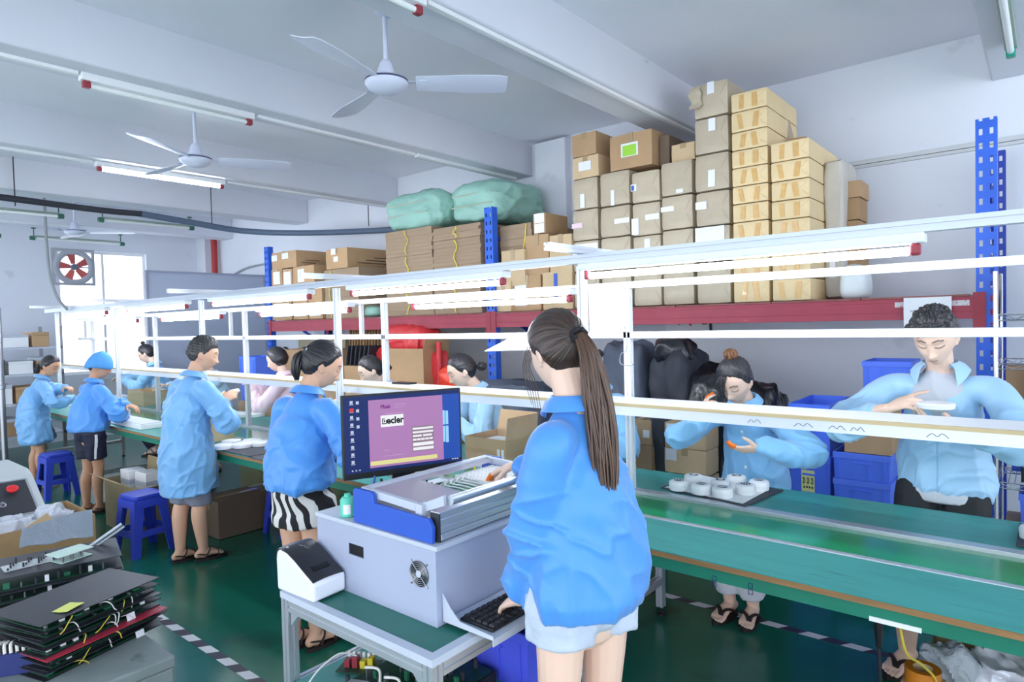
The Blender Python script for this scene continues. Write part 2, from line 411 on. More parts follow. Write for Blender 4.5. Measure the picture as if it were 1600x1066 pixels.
# black insulated pipe that hangs under the fourth beam
XP = -8.25
pts = [(XP+.03, -.5, 3.06), (XP, 1.2, 3.07), (XP, 2.6, 3.03), (XP+.02, 3.1, 3.03)]
conduit('cable_pipe', pts, .034, pm('black_insulation', (46, 48, 56), .6), 'black insulated cable pipe hanging below the beams at left', 'pipe', 12, 8)
pts = [(XP+.02, 3.1, 3.03), (XP, 3.7, 2.99), (XP+.05, 4.3, 2.94), (XP+.5, 4.75, 2.90), (XP+1.3, 5.1, 2.86), (-5.9, 5.22, 2.80), (-4.9, 5.25, 2.78)]
conduit('wrapped_pipe', pts, .038, pm('bluegrey_insulation', (92, 108, 130), .6), 'blue grey wrapped cable pipe running to the rear wall', 'pipe', 12, 8)
for i, (x, y) in enumerate(((XP, 1.9), (XP, 3.95), (-6.6, 5.15))):
    zt = ZB if i < 2 else ZC; zt = ZC
    conduit('hanger_rod', [(x, y, 2.98+(-.08 if i == 2 else 0)), (x, y, zt)], .006, m_dark, ['thin rod holding the black pipe at far left', 'thin rod holding the wrapped pipe near the lit tube', 'thin rod holding the pipe above the cartons'][i], 'rod', 6)
# exhaust fan in front of the window
t = thing('exhaust_fan', 'round exhaust fan with reddish blades mounted in front of the bright window', 'fan', (XE+.06, 3.36, 2.66))
q = MB(); n = 28
q.tube([(0, .235*math.cos(2*PI*i/n), .235*math.sin(2*PI*i/n)) for i in range(n+1)], [(.045, .018)]*(n+1), 8, up=(1, 0, 0)); q.build('ring', pm('grey_enamel', (172, 176, 184), .45), t)
fr = MB()
for s in (-1, 1): fr.bb((-.05, s*.265-.02, -.28), (-.01, s*.265+.02, .28)); fr.bb((-.05, -.245, s*.26-.02), (-.01, .245, s*.26+.02))
fr.build('frame', pm('grey_enamel', (172, 176, 184), .45), t)
for k in range(5):
    a = .5+k*2*PI/5; G = np.zeros((6, 3, 3))
    for i in range(6):
        r = .05+.155*i/5; wd = .03+.03*i/5
        for j in range(3): G[i, j] = (.012*(j-1), r*math.cos(a)-(j-1)*wd*math.sin(a), r*math.sin(a)+(j-1)*wd*math.cos(a))
    MB().sheet(G, .004).build('blade', pm('faded_red_blade', (196, 92, 88), .5), t)
MB().tube([(-.03, 0, 0), (.04, 0, 0)], .048, 16).build('motor', pm('motor_grey', (96, 110, 128), .5), t, bevel=.006)
MB().bb((-.045, -.245, -.012), (-.025, .245, .012)).build('bracket', pm('grey_enamel', (172, 176, 184), .45), t)
# drop cable to the line
conduit('power_drop_cable', [(-9.0, 2.35, ZC), (-9.0, 2.36, 2.5), (-8.98, 2.42, 2.1), (-8.95, 2.52, 1.92)], .016, pm('grey_cable', (150, 154, 160), .5), 'grey power cable dropping from the ceiling to the line at left', 'cable', 8, 6)
conduit('red_pipe', [(-11.05, YW-.09, .0), (-11.05, YW-.09, 3.35)], .05, pm('red_pipe_paint', (178, 50, 48), .4), 'red vertical pipe in the far rear corner', 'pipe', 16)
conduit('wall_cable', [(-11, YW-.03, 2.42), (-10.2, YW-.03, 2.62), (-9.4, YW-.03, 2.66), (-8.2, YW-.03, 2.72)], .016, pm('grey_cable', (150, 154, 160), .5), 'sagging grey cable on the rear wall right of the red pipe', 'cable', 8, 6)
conduit('wall_pipe', [(-10.9, YW-.04, 2.30), (-8.3, YW-.04, 2.50)], .022, pm('grey_cable', (150, 154, 160), .5), 'straight grey pipe below the sagging cable on the rear wall', 'pipe', 8)
o = MB().bb((-1.24, YW-.03, 2.745), (XR-.3, YW, 2.775)).bb((-1.24, YW-.022, 2.72), (XR-.3, YW, 2.742)).build('wall_trunking', pm('trunking_grey', (202, 206, 208), .5)); tag(o, 'pale cable trunking on the rear wall behind the blue upright', 'duct')
# grey partition screen
t = thing('partition_screen', 'tall blue grey partition screen standing behind the far workers', 'partition', (-9.5, 3.60, 0))
m_part = pm('partition_grey', (172, 182, 202), .6)
MB().bb((-.012, .03, .12), (.012, 1.72, 2.45)).build('panel', m_part, t)
fr = MB().bb((-.022, 0, 0), (.022, .03, 2.48)).bb((-.022, 1.72, 0), (.022, 1.75, 2.48)).bb((-.022, .03, 2.45), (.022, 1.72, 2.48)).bb((-.022, .03, .09), (.022, 1.72, .12))
fr.build('frame', pm('partition_frame', (150, 156, 176), .5), t)
# hazard tape on the floor
def floor_tape(x0, x1, y, label):
    mb = MB(); n = int((x1-x0)/.10)
    for i in range(n):
        a = x0+i*.10; d = .035
        mb.hexa([(a, y-.025, 0), (a+.1, y-.025, 0), (a+d, y+.025, 0), (a+.1+d, y+.025, 0), (a, y-.025, .0012), (a+.1, y-.025, .0012), (a+d, y+.025, .0012), (a+.1+d, y+.025, .0012)], i % 2)
    o = mb.build('floor_tape', [pm('tape_white', (226, 228, 230), .5), pm('tape_black', (52, 54, 66), .5)], smooth=0); tag(o, label, 'floor tape'); return o
floor_tape(-5.0, -1.2, 1.49, 'black and white floor tape in front of the near panel pile')
floor_tape(-2.4, .4, 3.47, 'black and white floor tape beneath the right bench')
# ------------------------------------------------------------------ the assembly bench
BX0, BX1, BZ = -9.95, 1.9, .77
def profile(mb, p0, p1, w, mi=0):
    """slotted aluminium extrusion from p0 to p1 (axis aligned)"""
    p0, p1 = np.array(p0, float), np.array(p1, float); h = w/2; s = w*.11; d = w*.16
    q = [(-h, -h), (-s, -h), (-s, -h+d), (s, -h+d), (s, -h), (h, -h), (h, -s), (h-d, -s), (h-d, s), (h, s), (h, h), (s, h), (s, h-d), (-s, h-d), (-s, h), (-h, h), (-h, s), (-h+d, s), (-h+d, -s), (-h, -s)]
    ax = int(np.argmax(abs(p1-p0))); V = []
    for e in (p0, p1):
        for a, b in q:
            v = np.zeros(3); v[(ax+1) % 3] = a; v[(ax+2) % 3] = b; V.append(e+v)
    n = len(q); F = [tuple(range(n-1, -1, -1)), tuple(range(n, 2*n))]+[(i, (i+1) % n, n+(i+1) % n, n+i) for i in range(n)]
    return mb.add(V, F, mi)
t = thing('assembly_bench', 'long green topped assembly bench with a conveyor belt down its middle', 'workbench', (0, 0, 0))
MB().bb((BX0, 2.20, BZ-.004), (BX1, 2.535, BZ)).build('near_bench_mat', m_green, t)
MB().bb((BX0, 2.1992, BZ-.024), (BX1, 2.535, BZ-.0045)).build('near_bench_board', m_wood, t)
MB().bb((BX0, 2.215, BZ-.074), (BX1, 2.235, BZ-.0245)).build('near_apron', m_apron, t)
MB().bb((BX0, 2.95, BZ-.004), (BX1, 3.35, BZ)).build('far_bench_mat', m_green, t)
MB().bb((BX0, 2.95, BZ-.024), (BX1, 3.353, BZ-.0045)).build('far_bench_board', m_wood, t)
MB().bb((BX0, 3.315, BZ-.085), (BX1, 3.335, BZ-.0245)).build('far_apron', m_apron, t)
MB().bb((BX0, 2.565, BZ-.02), (BX1, 2.895, BZ-.012)).build('conveyor_belt', m_belt, t)
MB().bb((BX0, 2.565, BZ-.092), (BX1, 2.895, BZ-.086)).build('return_belt', m_belt, t)
for y in (2.5355, 2.8955):
    b = MB().bb((BX0, y, BZ-.10), (BX1, y+.029 if y < 2.7 else y+.054, BZ+.004)).build('belt_rail', m_alu, t, bevel=.002)
for y, n in ((2.195, 0),):
    mk = MB()   # dark marker strokes on the apron board
    for (x, z) in ((-.93, .715), (-.80, .72)):
        for k in range(2):
            zz = z-.022*k
            mk.tube([(x-.006, 2.2145, zz), (x+.008, 2.2145, zz), (x+.008, 2.2145, zz-.016), (x-.007, 2.2145, zz-.016), (x-.006, 2.2145, zz-.004)], .0016, 5)
    mk.build('marker_writing', pm('marker_navy', (30, 40, 92), .6), t)
st = MB()
st.bb((at(1358, 968, Y=2.214)[0], 2.2125, BZ-.077), (at(1440, 986, Y=2.214)[0], 2.2148, BZ-.062)); st.build('white_sticker', m_white, t)
LEGX = (-9.46, -7.51, -5.56, -3.61, -1.66, .29)
for x in LEGX:
    for y in (2.32, 3.22):
        l = MB(); profile(l, (x, y, .05), (x, y, BZ-.0245), .04); l.build('leg', m_alu, t)
        f = MB().lathe([(.022, 0), (.022, .012), (.008, .016), (.008, .05)], 12, (x, y, 0)); f.build('levelling_foot', m_black, t)
    c = MB(); profile(c, (x, 2.342, .20), (x, 3.198, .20), .04); c.build('cross_bar', m_alu, t)
    c = MB(); profile(c, (x, 2.342, BZ-.13), (x, 3.198, BZ-.13), .04); c.build('cross_bar', m_alu, t)

# ------------------------------------------------------------------ the light frame over the bench
FRX = (-9.45, -7.50, -5.55, -3.60, -1.66, .29)
t = thing('light_frame', 'white aluminium frame over the bench with a long shelf and lamp rails', 'frame', (0, 0, 0))
YF, YB = 2.55, 2.92
for x in FRX:
    l = MB(); profile(l, (x-.03, YF, BZ+.0045), (x-.03, YF, 1.90), .036); l.build('front_post', m_aluw, t)
    l = MB(); profile(l, (x, YB, BZ+.0045), (x, YB, 1.80), .036); l.build('rear_post', m_aluw, t)
    c = MB(); profile(c, (x-.03, 2.28, 1.975), (x-.03, 3.1, 1.975), .034); c.build('top_cross_beam', m_aluw, t)
    c = MB(); profile(c, (x+.02, 2.57, 1.22), (x+.02, 2.90, 1.22), .028); c.build('shelf_bracket', m_aluw, t)
    if x < .2:
        h = MB(); profile(h, (x-.26, YB, 1.5835), (x-.26, YB, 1.80), .026); h.build('hanging_bar', m_aluw, t)
r = MB(); profile(r, (BX0, YF+.012, 1.935), (BX1, YF+.012, 1.935), .042); r.build('top_rail', pm('grey_aluminium', (188, 196, 206), .4, .5), t)
r = MB(); profile(r, (BX0, YB, 1.82), (BX1, YB, 1.82), .034); r.build('rear_lamp_rail', m_aluw, t)
r = MB().bb((BX0, YB-.018, 1.548), (BX1, YB+.018, 1.583)); r.build('middle_bar', m_aluw, t, bevel=.003)
MB().bb((BX0, 2.66, 1.236), (BX1, 2.90, 1.250)).build('shelf_board', m_white, t)
MB().bb((BX0, 2.645, 1.238), (BX1, 2.6595, 1.252)).build('shelf_wood_edge', m_bamboo, t)
MB().bb((BX0, 2.648, 1.196), (BX1, 2.660, 1.2375)).build('shelf_front_rail', m_aluw, t)
for i in range(len(FRX)-1):
    x0, x1 = FRX[i]+.024, FRX[i+1]-.024
    g = MB().bb((x0, 2.917, BZ+.005), (x1, 2.921, 1.165)).build('glass_pane', m_glass, t)
    MB().bb((x0, 2.9165, 1.1652), (x1, 2.9215, 1.1695)).build('glass_edge', m_glassedge, g)
# white board between the posts near the front worker
MB().bb((-1.668, 2.57, 1.585), (-1.662, 2.90, 1.80)).build('white_board', m_white, t)
k = MB()
for (x, s) in ((-.93, .9), (-.74, 1.2), (-.62, 1.), (-.30, 1.1), (-.55, .8)):
    k.tube([(x-.03*s, 2.6475, 1.208), (x-.015*s, 2.6475, 1.222), (x, 2.6475, 1.212), (x+.012*s, 2.6475, 1.224), (x+.03*s, 2.6475, 1.209)], .0011, 5, n=3)
k.build('pencil_scribbles', pm('pencil', (70, 76, 92), .7), t)
# lamps under the rails
def bench_lamp(x0, x1, y, ztop, label, group):
    t = thing('bench_tube_light', label, 'light', (x0, y, ztop), 0, group); L = x1-x0
    MB().bb((0, -.035, -.035), (L, .035, 0)).build('housing', m_whitep, t, bevel=.006)
    for x in (.014, L-.046): MB().bb((x, -.017, -.076), (x+.032, .017, -.0352)).build('socket', m_redcap, t, bevel=.008)
    MB().tube([(.0505, 0, -.060), (L-.0505, 0, -.060)], .0145, 14).build('tube', m_tube, t)
FL = [(-1.70, -.32, 'lit bench tube light at the right, above the woman with the bun'), (-3.50, -2.16, 'lit bench tube light directly above the monitor'), (-5.42, -3.94, 'lit bench tube light above the man in the long coat'), (-7.25, -5.86, 'lit bench tube light left of the coat man'), (-9.2, -7.8, 'lit bench tube light above the woman in the cap')]
for a, b, l in FL: bench_lamp(a, b, YF+.012, 1.9135, l, 'lamps under the front rail')
BLm = [(-3.25, -1.95, 'lit tube light on the rear rail beyond the monitor'), (-5.2, -3.9, 'lit tube light on the rear rail beyond the woman in zebra shorts'), (-7.2, -5.85, 'lit tube light on the rear rail left of the coat man'), (-9.15, -7.8, 'lit tube light on the rear rail behind the cap')]
for a, b, l in BLm: bench_lamp(a, b, YB-.055, 1.82, l, 'lamps under the rear rail')

# ------------------------------------------------------------------ pallet rack
def upright(mb, x, y, w, d, z1, mi=0):
    """perforated C section; the web faces -y with two rows of slots"""
    p = .075; n = int(z1/p); c = w*.25; hw = w*.085
    xs = [(-w/2, -c-hw), (-c+hw, c-hw), (c+hw, w/2)]
    for a, b in xs: mb.bb((x+a, y, 0), (x+b, y+.003, z1))
    for i in range(n+1):
        z0 = i*p; ze = min(z0+.042, z1)
        for s in (-c, c): mb.bb((x+s-hw, y, z0), (x+s+hw, y+.003, ze))
    for s in (-1, 1): mb.bb((x+s*w/2-(.003 if s > 0 else 0), y+.003, 0), (x+s*w/2+(.003 if s < 0 else 0), y+d, z1))
    return mb
RX = (-7.67, -3.87, -.265); RY0, RY1, RZ = 4.35, 5.27, 2.68
t = thing('pallet_rack', 'tall pallet rack with blue perforated uprights and red shelf beams', 'rack', (0, 0, 0))
for x in RX:
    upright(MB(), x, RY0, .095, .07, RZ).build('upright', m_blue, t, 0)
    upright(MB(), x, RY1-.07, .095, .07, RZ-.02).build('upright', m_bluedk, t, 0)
    br = MB()
    for i, z in enumerate((.3, 1.95)):
        a, b = ((RY0+.075, RY1-.075) if i % 2 == 0 else (RY1-.075, RY0+.075)); br.tube([(x, a, z), (x, b, z+.5)], .014, 6)
        br.tube([(x, RY0+.075, z), (x, RY1-.075, z)], .014, 6)
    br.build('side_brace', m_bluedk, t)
ZS = 1.735      # top of the shelf
for i in (0, 1):
    xa, xb = RX[i]+.049, RX[i+1]-.049
    for y in (RY0+.004, RY1-.064):
        b = MB().bb((xa, y, ZS-.135), (xb, y+.05, ZS-.012)).bb((xa, y-.003, ZS-.095), (xb, y, ZS-.035))
        b.build('shelf_beam', m_red, t, bevel=.004)
        for xx, e in ((xa, -1), (xb, 1)):
            x0_, x1_ = (xx-.047, xx+.012) if e < 0 else (xx-.012, xx+.047)
            MB().bb((x0_, y-.009, ZS-.19), (x1_, y-.0045, ZS+.01)).build('beam_connector', pm('red_connector', (160, 50, 66), .45), t)
    d = MB(); xx = xa
    while xx < xb-.1:
        L = min(random.uniform(.5, .9), xb-xx); d.bb((xx+.004, RY0-.004, ZS-.0115), (xx+L-.004, RY1, ZS)); xx += L
    d.build('shelf_deck', pm('deck_board', (150, 92, 86), .6, noise=(9, .2)), t)
for (q0, q1) in (((468, 512), (494, 531)), ((803, 500), (834, 522))):
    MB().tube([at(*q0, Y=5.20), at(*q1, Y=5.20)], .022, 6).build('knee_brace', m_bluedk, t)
# paper notice clipped on the right beam
pr = MB(); G = np.zeros((6, 5, 3))
a = at(1412, 466, Y=RY0-.02); b = at(1487, 463, Y=RY0-.02); c = at(1412, 512, Y=RY0-.02)
for i in range(6):
    for j in range(5): G[i, j] = a+(b-a)*i/5+(c-a)*j/4+np.array([0, -.006*math.sin(j*1.1), 0])
o = pr.sheet(G, .002).build('paper_notice', m_white); tag(o, 'white paper notice on the red beam above the young man', 'notice')
sg = MB()
for i in range(8):
    p = a+(b-a)*(.18+.09*i)+(c-a)*.45
    sg.box(p+np.array([0, -.012, 0]), (.014, .001, .004+.014*((i*37) % 3)/2))
sg.build('handwriting', pm('grey_ink', (110, 120, 140), .6), o)
o = MB().bb((at(1398, 470, Y=RY0-.002)[0], RY0-.0035, ZS-.062), (at(1515, 470, Y=RY0-.002)[0], RY0-.0005, ZS-.032)).build('peeling_tape', pm('torn_tape', (220, 214, 214), .6, mottle=((176, 90, 100), 60, .55))); tag(o, 'strip of torn white tape stuck along the red beam', 'tape')
# ------------------------------------------------------------------ cartons, parcels, sacks
m_carton = pm('carton_board', (188, 154, 116), .75, noise=(5, .06), objvar=.10)
m_carton2 = pm('carton_board_pale', (206, 180, 142), .75, noise=(5, .05), objvar=.07)
m_cardin = pm('carton_inside', (166, 134, 98), .8, noise=(6, .06))
m_parcel = pm('wrapping_paper', (190, 176, 152), .5, noise=(7, .07), objvar=.07, bump=(16, .35), coat=.12)
m_tan = pm('tan_paper_box', (226, 202, 156), .6, noise=(5, .035), objvar=.035)
m_tape = pm('packing_tape', (214, 170, 104), .25, noise=(30, .1), coat=.4)
m_tapeb = pm('brown_tape', (176, 152, 116), .2, coat=.4)
m_label = pm('paper_label', (236, 238, 244), .6)
m_pink = pm('pink_label', (232, 206, 216), .6)
m_bluel = pm('blue_print', (60, 96, 190), .6)
m_ink = pm('print_ink', (96, 74, 60), .7)
m_lime = pm('lime_label', (158, 214, 70), .5)
def qbox(h, n=6, k=14, amp=.0, fr=6., seed=0, mb=None, c=(0, 0, 0), squash=None):
    """box with rounded edges (superquadric of exponent k) and gently crumpled faces; h half sizes"""
    mb = mb or MB(); h = np.array(h, float)
    g = np.linspace(-1, 1, n+1); V = []; F = []; idx = {}
    def vid(p):
        key = tuple(np.round(p, 5))
        if key not in idx: idx[key] = len(V); V.append(p)
        return idx[key]
    for ax in range(3):
        for s in (-1, 1):
            for i in range(n):
                for j in range(n):
                    q = []
                    for a, b in ((g[i], g[j]), (g[i+1], g[j]), (g[i+1], g[j+1]), (g[i], g[j+1])):
                        p = np.zeros(3); p[ax] = s; p[(ax+1) % 3] = a; p[(ax+2) % 3] = b; q.append(vid(p))
                    F.append(q if s > 0 else q[::-1])
    V = np.array(V); nrm = (np.abs(V)**k).sum(1)**(1/k); V = V/nrm[:, None]
    if squash is not None: V = squash(V)
    P = V*h
    if amp: P = P+unit_rows(V)*(wob(P, fr, seed)*amp)[:, None]
    return mb.add(P+np.array(c), F)
def unit_rows(V): return V/(np.linalg.norm(V, axis=1)[:, None]+1e-9)
def front(u0, v0, u1, v1, h, y, skew=0, th=.0015):
    """thin patch on the front face; u,v in 0..1 over half sizes h"""
    x0, x1, z0, z1 = (2*u0-1)*h[0], (2*u1-1)*h[0], 2*v0*h[2], 2*v1*h[2]; d = skew*h[0]
    mb = MB(); return mb.hexa([(x0, y-th, z0), (x1, y-th, z0), (x0, y, z0), (x1, y, z0), (x0+d, y-th, z1), (x1+d, y-th, z1), (x0+d, y, z1), (x1+d, y, z1)])
def side(u0, v0, u1, v1, h, x, th=.0015):
    return MB().bb((x, (2*u0-1)*h[1], 2*v0*h[2]), (x+th, (2*u1-1)*h[1], 2*v1*h[2]))
def carton(lo, hi, label, group=None, mat=None, st=(), sd=(), tape=True, rz=0, name='cardboard_box', ink=0, lift=False):
    lo, hi = np.array(lo, float), np.array(hi, float); h = (hi-lo)/2; c = ((lo+hi)/2); 
    t = thing(name, label, 'box', (c[0], c[1], lo[2]), rz, group)
    qbox(h, 2, 40, c=(0, 0, h[2])).build('carton_body', mat or m_carton, t, 30)
    if tape:
        MB().bb((-.022, -h[1]-.0012, h[2]*1.45), (.022, -h[1], 2*h[2]+.001)).bb((-.022, -h[1], 2*h[2]-.0003), (.022, h[1], 2*h[2]+.001)).build('tape_strip', m_tapeb, t, 0)
    for i, s in enumerate(st): front(*s[:4], h, -h[1]-.0017*i).build('shipping_label', s[4] if len(s) > 4 else m_label, t, 0)
    for s in sd: side(*s[:4], h, h[0]).build('shipping_label', s[4] if len(s) > 4 else m_label, t, 0)
    if ink:
        k = MB()
        for i in range(ink):
            a = -.7+.25*((i*7) % 3); z = h[2]*(.5+.28*i); k.bb((h[0], a*h[1], z), (h[0]+.001, (a+.9)*h[1], z+h[2]*.09))
        k.build('printed_lines', m_ink, t, 0)
    return t
def parcel(lo, hi, label, group, mat=None, st=(), tapes=(), seed=0, amp=.004, k=22):
    lo, hi = np.array(lo, float), np.array(hi, float); h = (hi-lo)/2; c = (lo+hi)/2
    t = thing('wrapped_parcel', label, 'parcel', (c[0], c[1], lo[2]), 0, group)
    qbox(h-.0015, 9, k, amp, 14., seed, c=(0, 0, h[2])).build('wrapping', mat or m_parcel, t, 50)
    y = -h[1]-amp*.55
    for i, s in enumerate(st): front(*s[:4], h, y-.0017*i, s[5] if len(s) > 5 else 0).build('paper_label', s[4] if len(s) > 4 and s[4] else m_label, t, 0)
    for s in tapes: front(*s[:4], h, y, s[4] if len(s) > 4 else 0).build('tape_strip', m_tape, t, 0)
    f = MB()   # folded paper corner creases
    z = 2*h[2]
    f.tube([(h[0]*.98, y+.001, z*.93), (h[0]*.55, y+.001, z*.55)], .0016, 5); f.tube([(h[0]*.98, y+.001, z*.08), (h[0]*.6, y+.001, z*.42)], .0016, 5)
    f.build('paper_fold', mat or m_parcel, t)
    return t
RK = RY0+.02
def px_x(px, py, Y): return at(px, py, Y=Y)[0]
def px_z(px, py, Y): return at(px, py, Y=Y)[2]
ORD = ['topmost', 'second', 'third', 'fourth', 'fifth', 'sixth', 'seventh', 'eighth', 'ninth', 'tenth', 'eleventh', 'twelfth']
def column(xl, xr, levels, Y, depth, desc, what, group, mat, kinds, mk, extra=None):
    """a stack on the rack shelf; levels = tops in the photo (down the column's middle); filled down to the shelf"""
    xm = (xl+xr)/2; x0, x1 = px_x(xl, levels[1], Y), px_x(xr, levels[1], Y)
    zs = [px_z(xm, y, Y) for y in levels]; step = (zs[0]-zs[-1])/(len(zs)-1)
    while zs[-1]-ZS > step*.45: zs.append(zs[-1]-step)
    zs[-1] = ZS+.001; n = len(zs)-1
    for i in range(n):
        lab = '%s, %s in the %s' % (what, ('%s from the top' % ORD[i]) if i else 'topmost', desc)
        mk(i, n, (x0+.002, Y, zs[i+1]+.001), (x1-.002, Y+depth, zs[i]-.001), lab, group, mat, kinds.get(i, ()))
def mk_parcel(i, n, lo, hi, lab, grp, mat, st): parcel(lo, hi, lab, grp, mat, st, seed=int(abs(lo[0]*100))+i, amp=.0035)
def mk_tan(i, n, lo, hi, lab, grp, mat, st):
    s = .14*((-1)**i)*(1 if i % 3 else .2)
    parcel(lo, hi, lab, grp, mat, (), [(.24, .12, .36, .86, s), (.60, .12, .74, .86, -s*.7)], seed=i+60, amp=.0012, k=40)
G1 = 'brown paper parcels on the rack'; G2 = 'tan paper boxes on the rack'
L = m_label
column(893, 934, [278, 327, 376], RK+.02, .62, 'leftmost brown column', 'brown parcel', G1, m_parcel, {0: [(.35, .05, .52, .5, L)], 1: [(.0, .42, .42, .58, m_pink)], 2: [(.0, .3, .99, .9, L), (.2, .4, .3, .8, m_bluel)]}, mk_parcel)
column(936, 984, [267, 321, 370], RK, .62, 'second brown column', 'brown parcel', G1, m_parcel, {0: [(.40, .0, .52, .45, L)], 1: [(.5, .40, .99, .56, L)]}, mk_parcel)
column(986, 1031, [266, 316, 368], RK-.005, .62, 'third brown column', 'brown parcel', G1, m_parcel, {0: [(.0, .4, .2, .62, L), (.02, .42, .12, .58, m_bluel)], 1: [(.0, .05, .25, .55, L), (.5, .45, .98, .62, L)], 2: [(.45, .3, .65, .9, L)]}, mk_parcel)
column(1032, 1082, [251, 305, 358], RK, .62, 'fourth brown column', 'brown parcel', G1, m_parcel, {0: [(.5, .05, .72, .16, L)], 1: [(.0, .55, .42, .7, L)], 2: [(.05, .05, .65, .5, m_pink)]}, mk_parcel)
column(1083, 1138, [127, 182, 239, 298, 353], RK-.01, .60, 'tallest brown column', 'brown parcel', G1, m_parcel, {0: [(.42, .65, .62, .99, L)], 1: [(.44, .6, .64, .95, L)], 2: [(.40, .1, .60, .55, L, .03)], 3: [(.02, .5, .35, .72, L)], 4: [(.0, .55, .85, .98, L)]}, mk_parcel)
column(1141, 1199, [141, 171, 203, 232, 260, 289, 317, 346, 378], RK-.02, .66, 'taller tan column', 'tan taped box', G2, m_tan, {}, mk_tan)
column(1203, 1265, [219, 250, 281, 312, 342, 374], RK-.03, .72, 'shorter tan column', 'tan taped box', G2, m_tan, {}, mk_tan)
def rk(xl, yt, xr, yb, Y, depth, label, **kw):
    """carton from its front face in the photo; stands at the bottom line"""
    xm, ym = (xl+xr)/2, (yt+yb)/2
    return carton((px_x(xl, ym, Y), Y, px_z(xm, yb, Y)), (px_x(xr, ym, Y), Y+depth, px_z(xm, yt, Y)), label, **kw)
def top_of(xl, xr, lev, Y): return px_z((xl+xr)/2, lev, Y)
def rkz(xl, xr, yt, yb_z, Y, depth, label, **kw):
    """like rk() but the underside height is given"""
    ym = yt+20
    return carton((px_x(xl, ym, Y), Y, yb_z+.001), (px_x(xr, ym, Y), Y+depth, px_z((xl+xr)/2, yt, Y)), label, **kw)
# on top of the brown columns
zc1 = top_of(893, 934, 278, RK+.02); zc2 = top_of(936, 984, 267, RK); zc3 = top_of(986, 1031, 266, RK-.005); zc4 = top_of(1032, 1082, 251, RK)
zz = px_z(914, 243, RK+.02)
carton((px_x(893, 262, RK+.02), RK+.03, zc1+.001), (px_x(934, 262, RK+.02), RK+.40, zz), 'pale carton with a white label on the leftmost parcel column', mat=m_carton2, st=[(.25, .35, .72, .75)])
carton((px_x(892, 224, RK+.02), RK+.03, zz+.002), (px_x(930, 224, RK+.02), RK+.42, px_z(912, 207, RK+.02)), 'brown carton topmost at the left end of the tall piles')
zz2 = max(zc2, zc3)
carton((px_x(950, 235, RK), RK+.02, zz2+.002), (px_x(1017, 235, RK), RK+.42, px_z(984, 206, RK)), 'wide brown carton with a lime green label on the parcels', st=[(.28, .34, .68, .72), (.32, .36, .64, .66, m_lime)], lift=True)
carton((px_x(1018.5, 235, RK), RK+.12, zz2+.002), (px_x(1034, 235, RK), RK+.50, px_z(1026, 206, RK)), 'narrow dark carton right of the lime labelled carton', mat=pm('dark_carton', (116, 98, 82), .7), tape=False)
carton((px_x(1043, 236, RK), RK+.06, zc4+.002), (px_x(1080, 236, RK), RK+.40, px_z(1062, 221, RK)), 'small pale carton squeezed left of the tallest parcel column', mat=m_carton2)
# torn flap hanging off the top parcel
G = np.zeros((7, 5, 3)); a = at(1078, 140, Y=RK-.03); b = at(1086, 172, Y=RK-.03)
for i in range(7):
    for j in range(5): G[i, j] = (a[0]+.02*j+.01*math.sin(i*2.1+j), RK-.035-.02*math.sin(i*1.2)-.01*j % .02, a[2]+(b[2]-a[2])*i/6)
G[..., 1] = np.minimum(G[..., 1], RK-.02)
o = MB().sheet(G, .003).build('torn_paper_flap', m_parcel, smooth=60); tag(o, 'torn paper flap sticking out beside the topmost brown parcel', 'paper')
# crumpled packaging behind the tan boxes
def crumple(name, c, h, label, mat, seed, k=6, amp=.05, cat='packaging'):
    o = qbox(h, 14, k, amp, 11, seed).build(name, mat, None, 25, loc=c); return tag(o, label, cat)
m_torn = pm('torn_cardboard', (176, 160, 138), .8, noise=(9, .15), mottle=((222, 220, 218), 6, .6))
p = at(1238, 178, Y=RK+.62); z7 = top_of(1203, 1265, 219, RK-.03)
crumple('torn_carton', (p[0]-.05, RK+.50, z7+.18), (.07, .10, .172), 'crumpled torn carton standing behind the tan columns', m_torn, 5, 7, .02)
p = at(1252, 205, Y=RK+.5); carton((p[0]-.06, RK+.32, z7+.002), (p[0]+.06, RK+.50, z7+.10), 'small flattened brown carton on the shorter tan column', mat=m_cardin, tape=False, rz=.25)
p0 = at(1291, 250, Y=RK+.30); p1 = at(1316, 250, Y=RK+.30)
parcel((p0[0]-.02, RK+.30, ZS+.001), (p1[0], RK+.72, p0[2]), 'tall torn grey parcel right of the tan columns', None, pm('greyish_wrap', (200, 194, 184), .6, noise=(8, .06), bump=(18, .4)), [(.3, .16, .6, .34, L)], seed=91, amp=.008, k=16)
p0 = at(1317, 282, Y=RK+.4); p1 = at(1340, 282, Y=RK+.4)
z0 = px_z(1330, 343, RK+.4)
carton((p0[0]+.012, RK+.42, ZS+.001), (p1[0], RK+.72, z0), 'brown carton at the right end of the shelf, partly hidden by the lamp rail', mat=m_cardin, tape=False)
carton((p0[0]+.012, RK+.44, z0+.002), (p1[0]+.0, RK+.70, px_z(1330, 308, RK+.4)), 'brown carton second from the top at the right end of the shelf', mat=m_cardin, tape=False)
carton((p0[0]+.012, RK+.44, px_z(1330, 308, RK+.4)+.002), (p1[0]+.01, RK+.70, px_z(1330, 281, RK+.4)), 'small brown carton topmost at the right end of the shelf', mat=m_carton, tape=False)
p = at(1329, 352, Y=RK+.2); crumple('plastic_bag', (p[0]+.02, RK+.22, ZS+.105), (.07, .12, .10), 'white crumpled plastic bag at the right end of the shelf', pm('white_film', (214, 224, 226), .35), 8, 4, .02, 'bag')

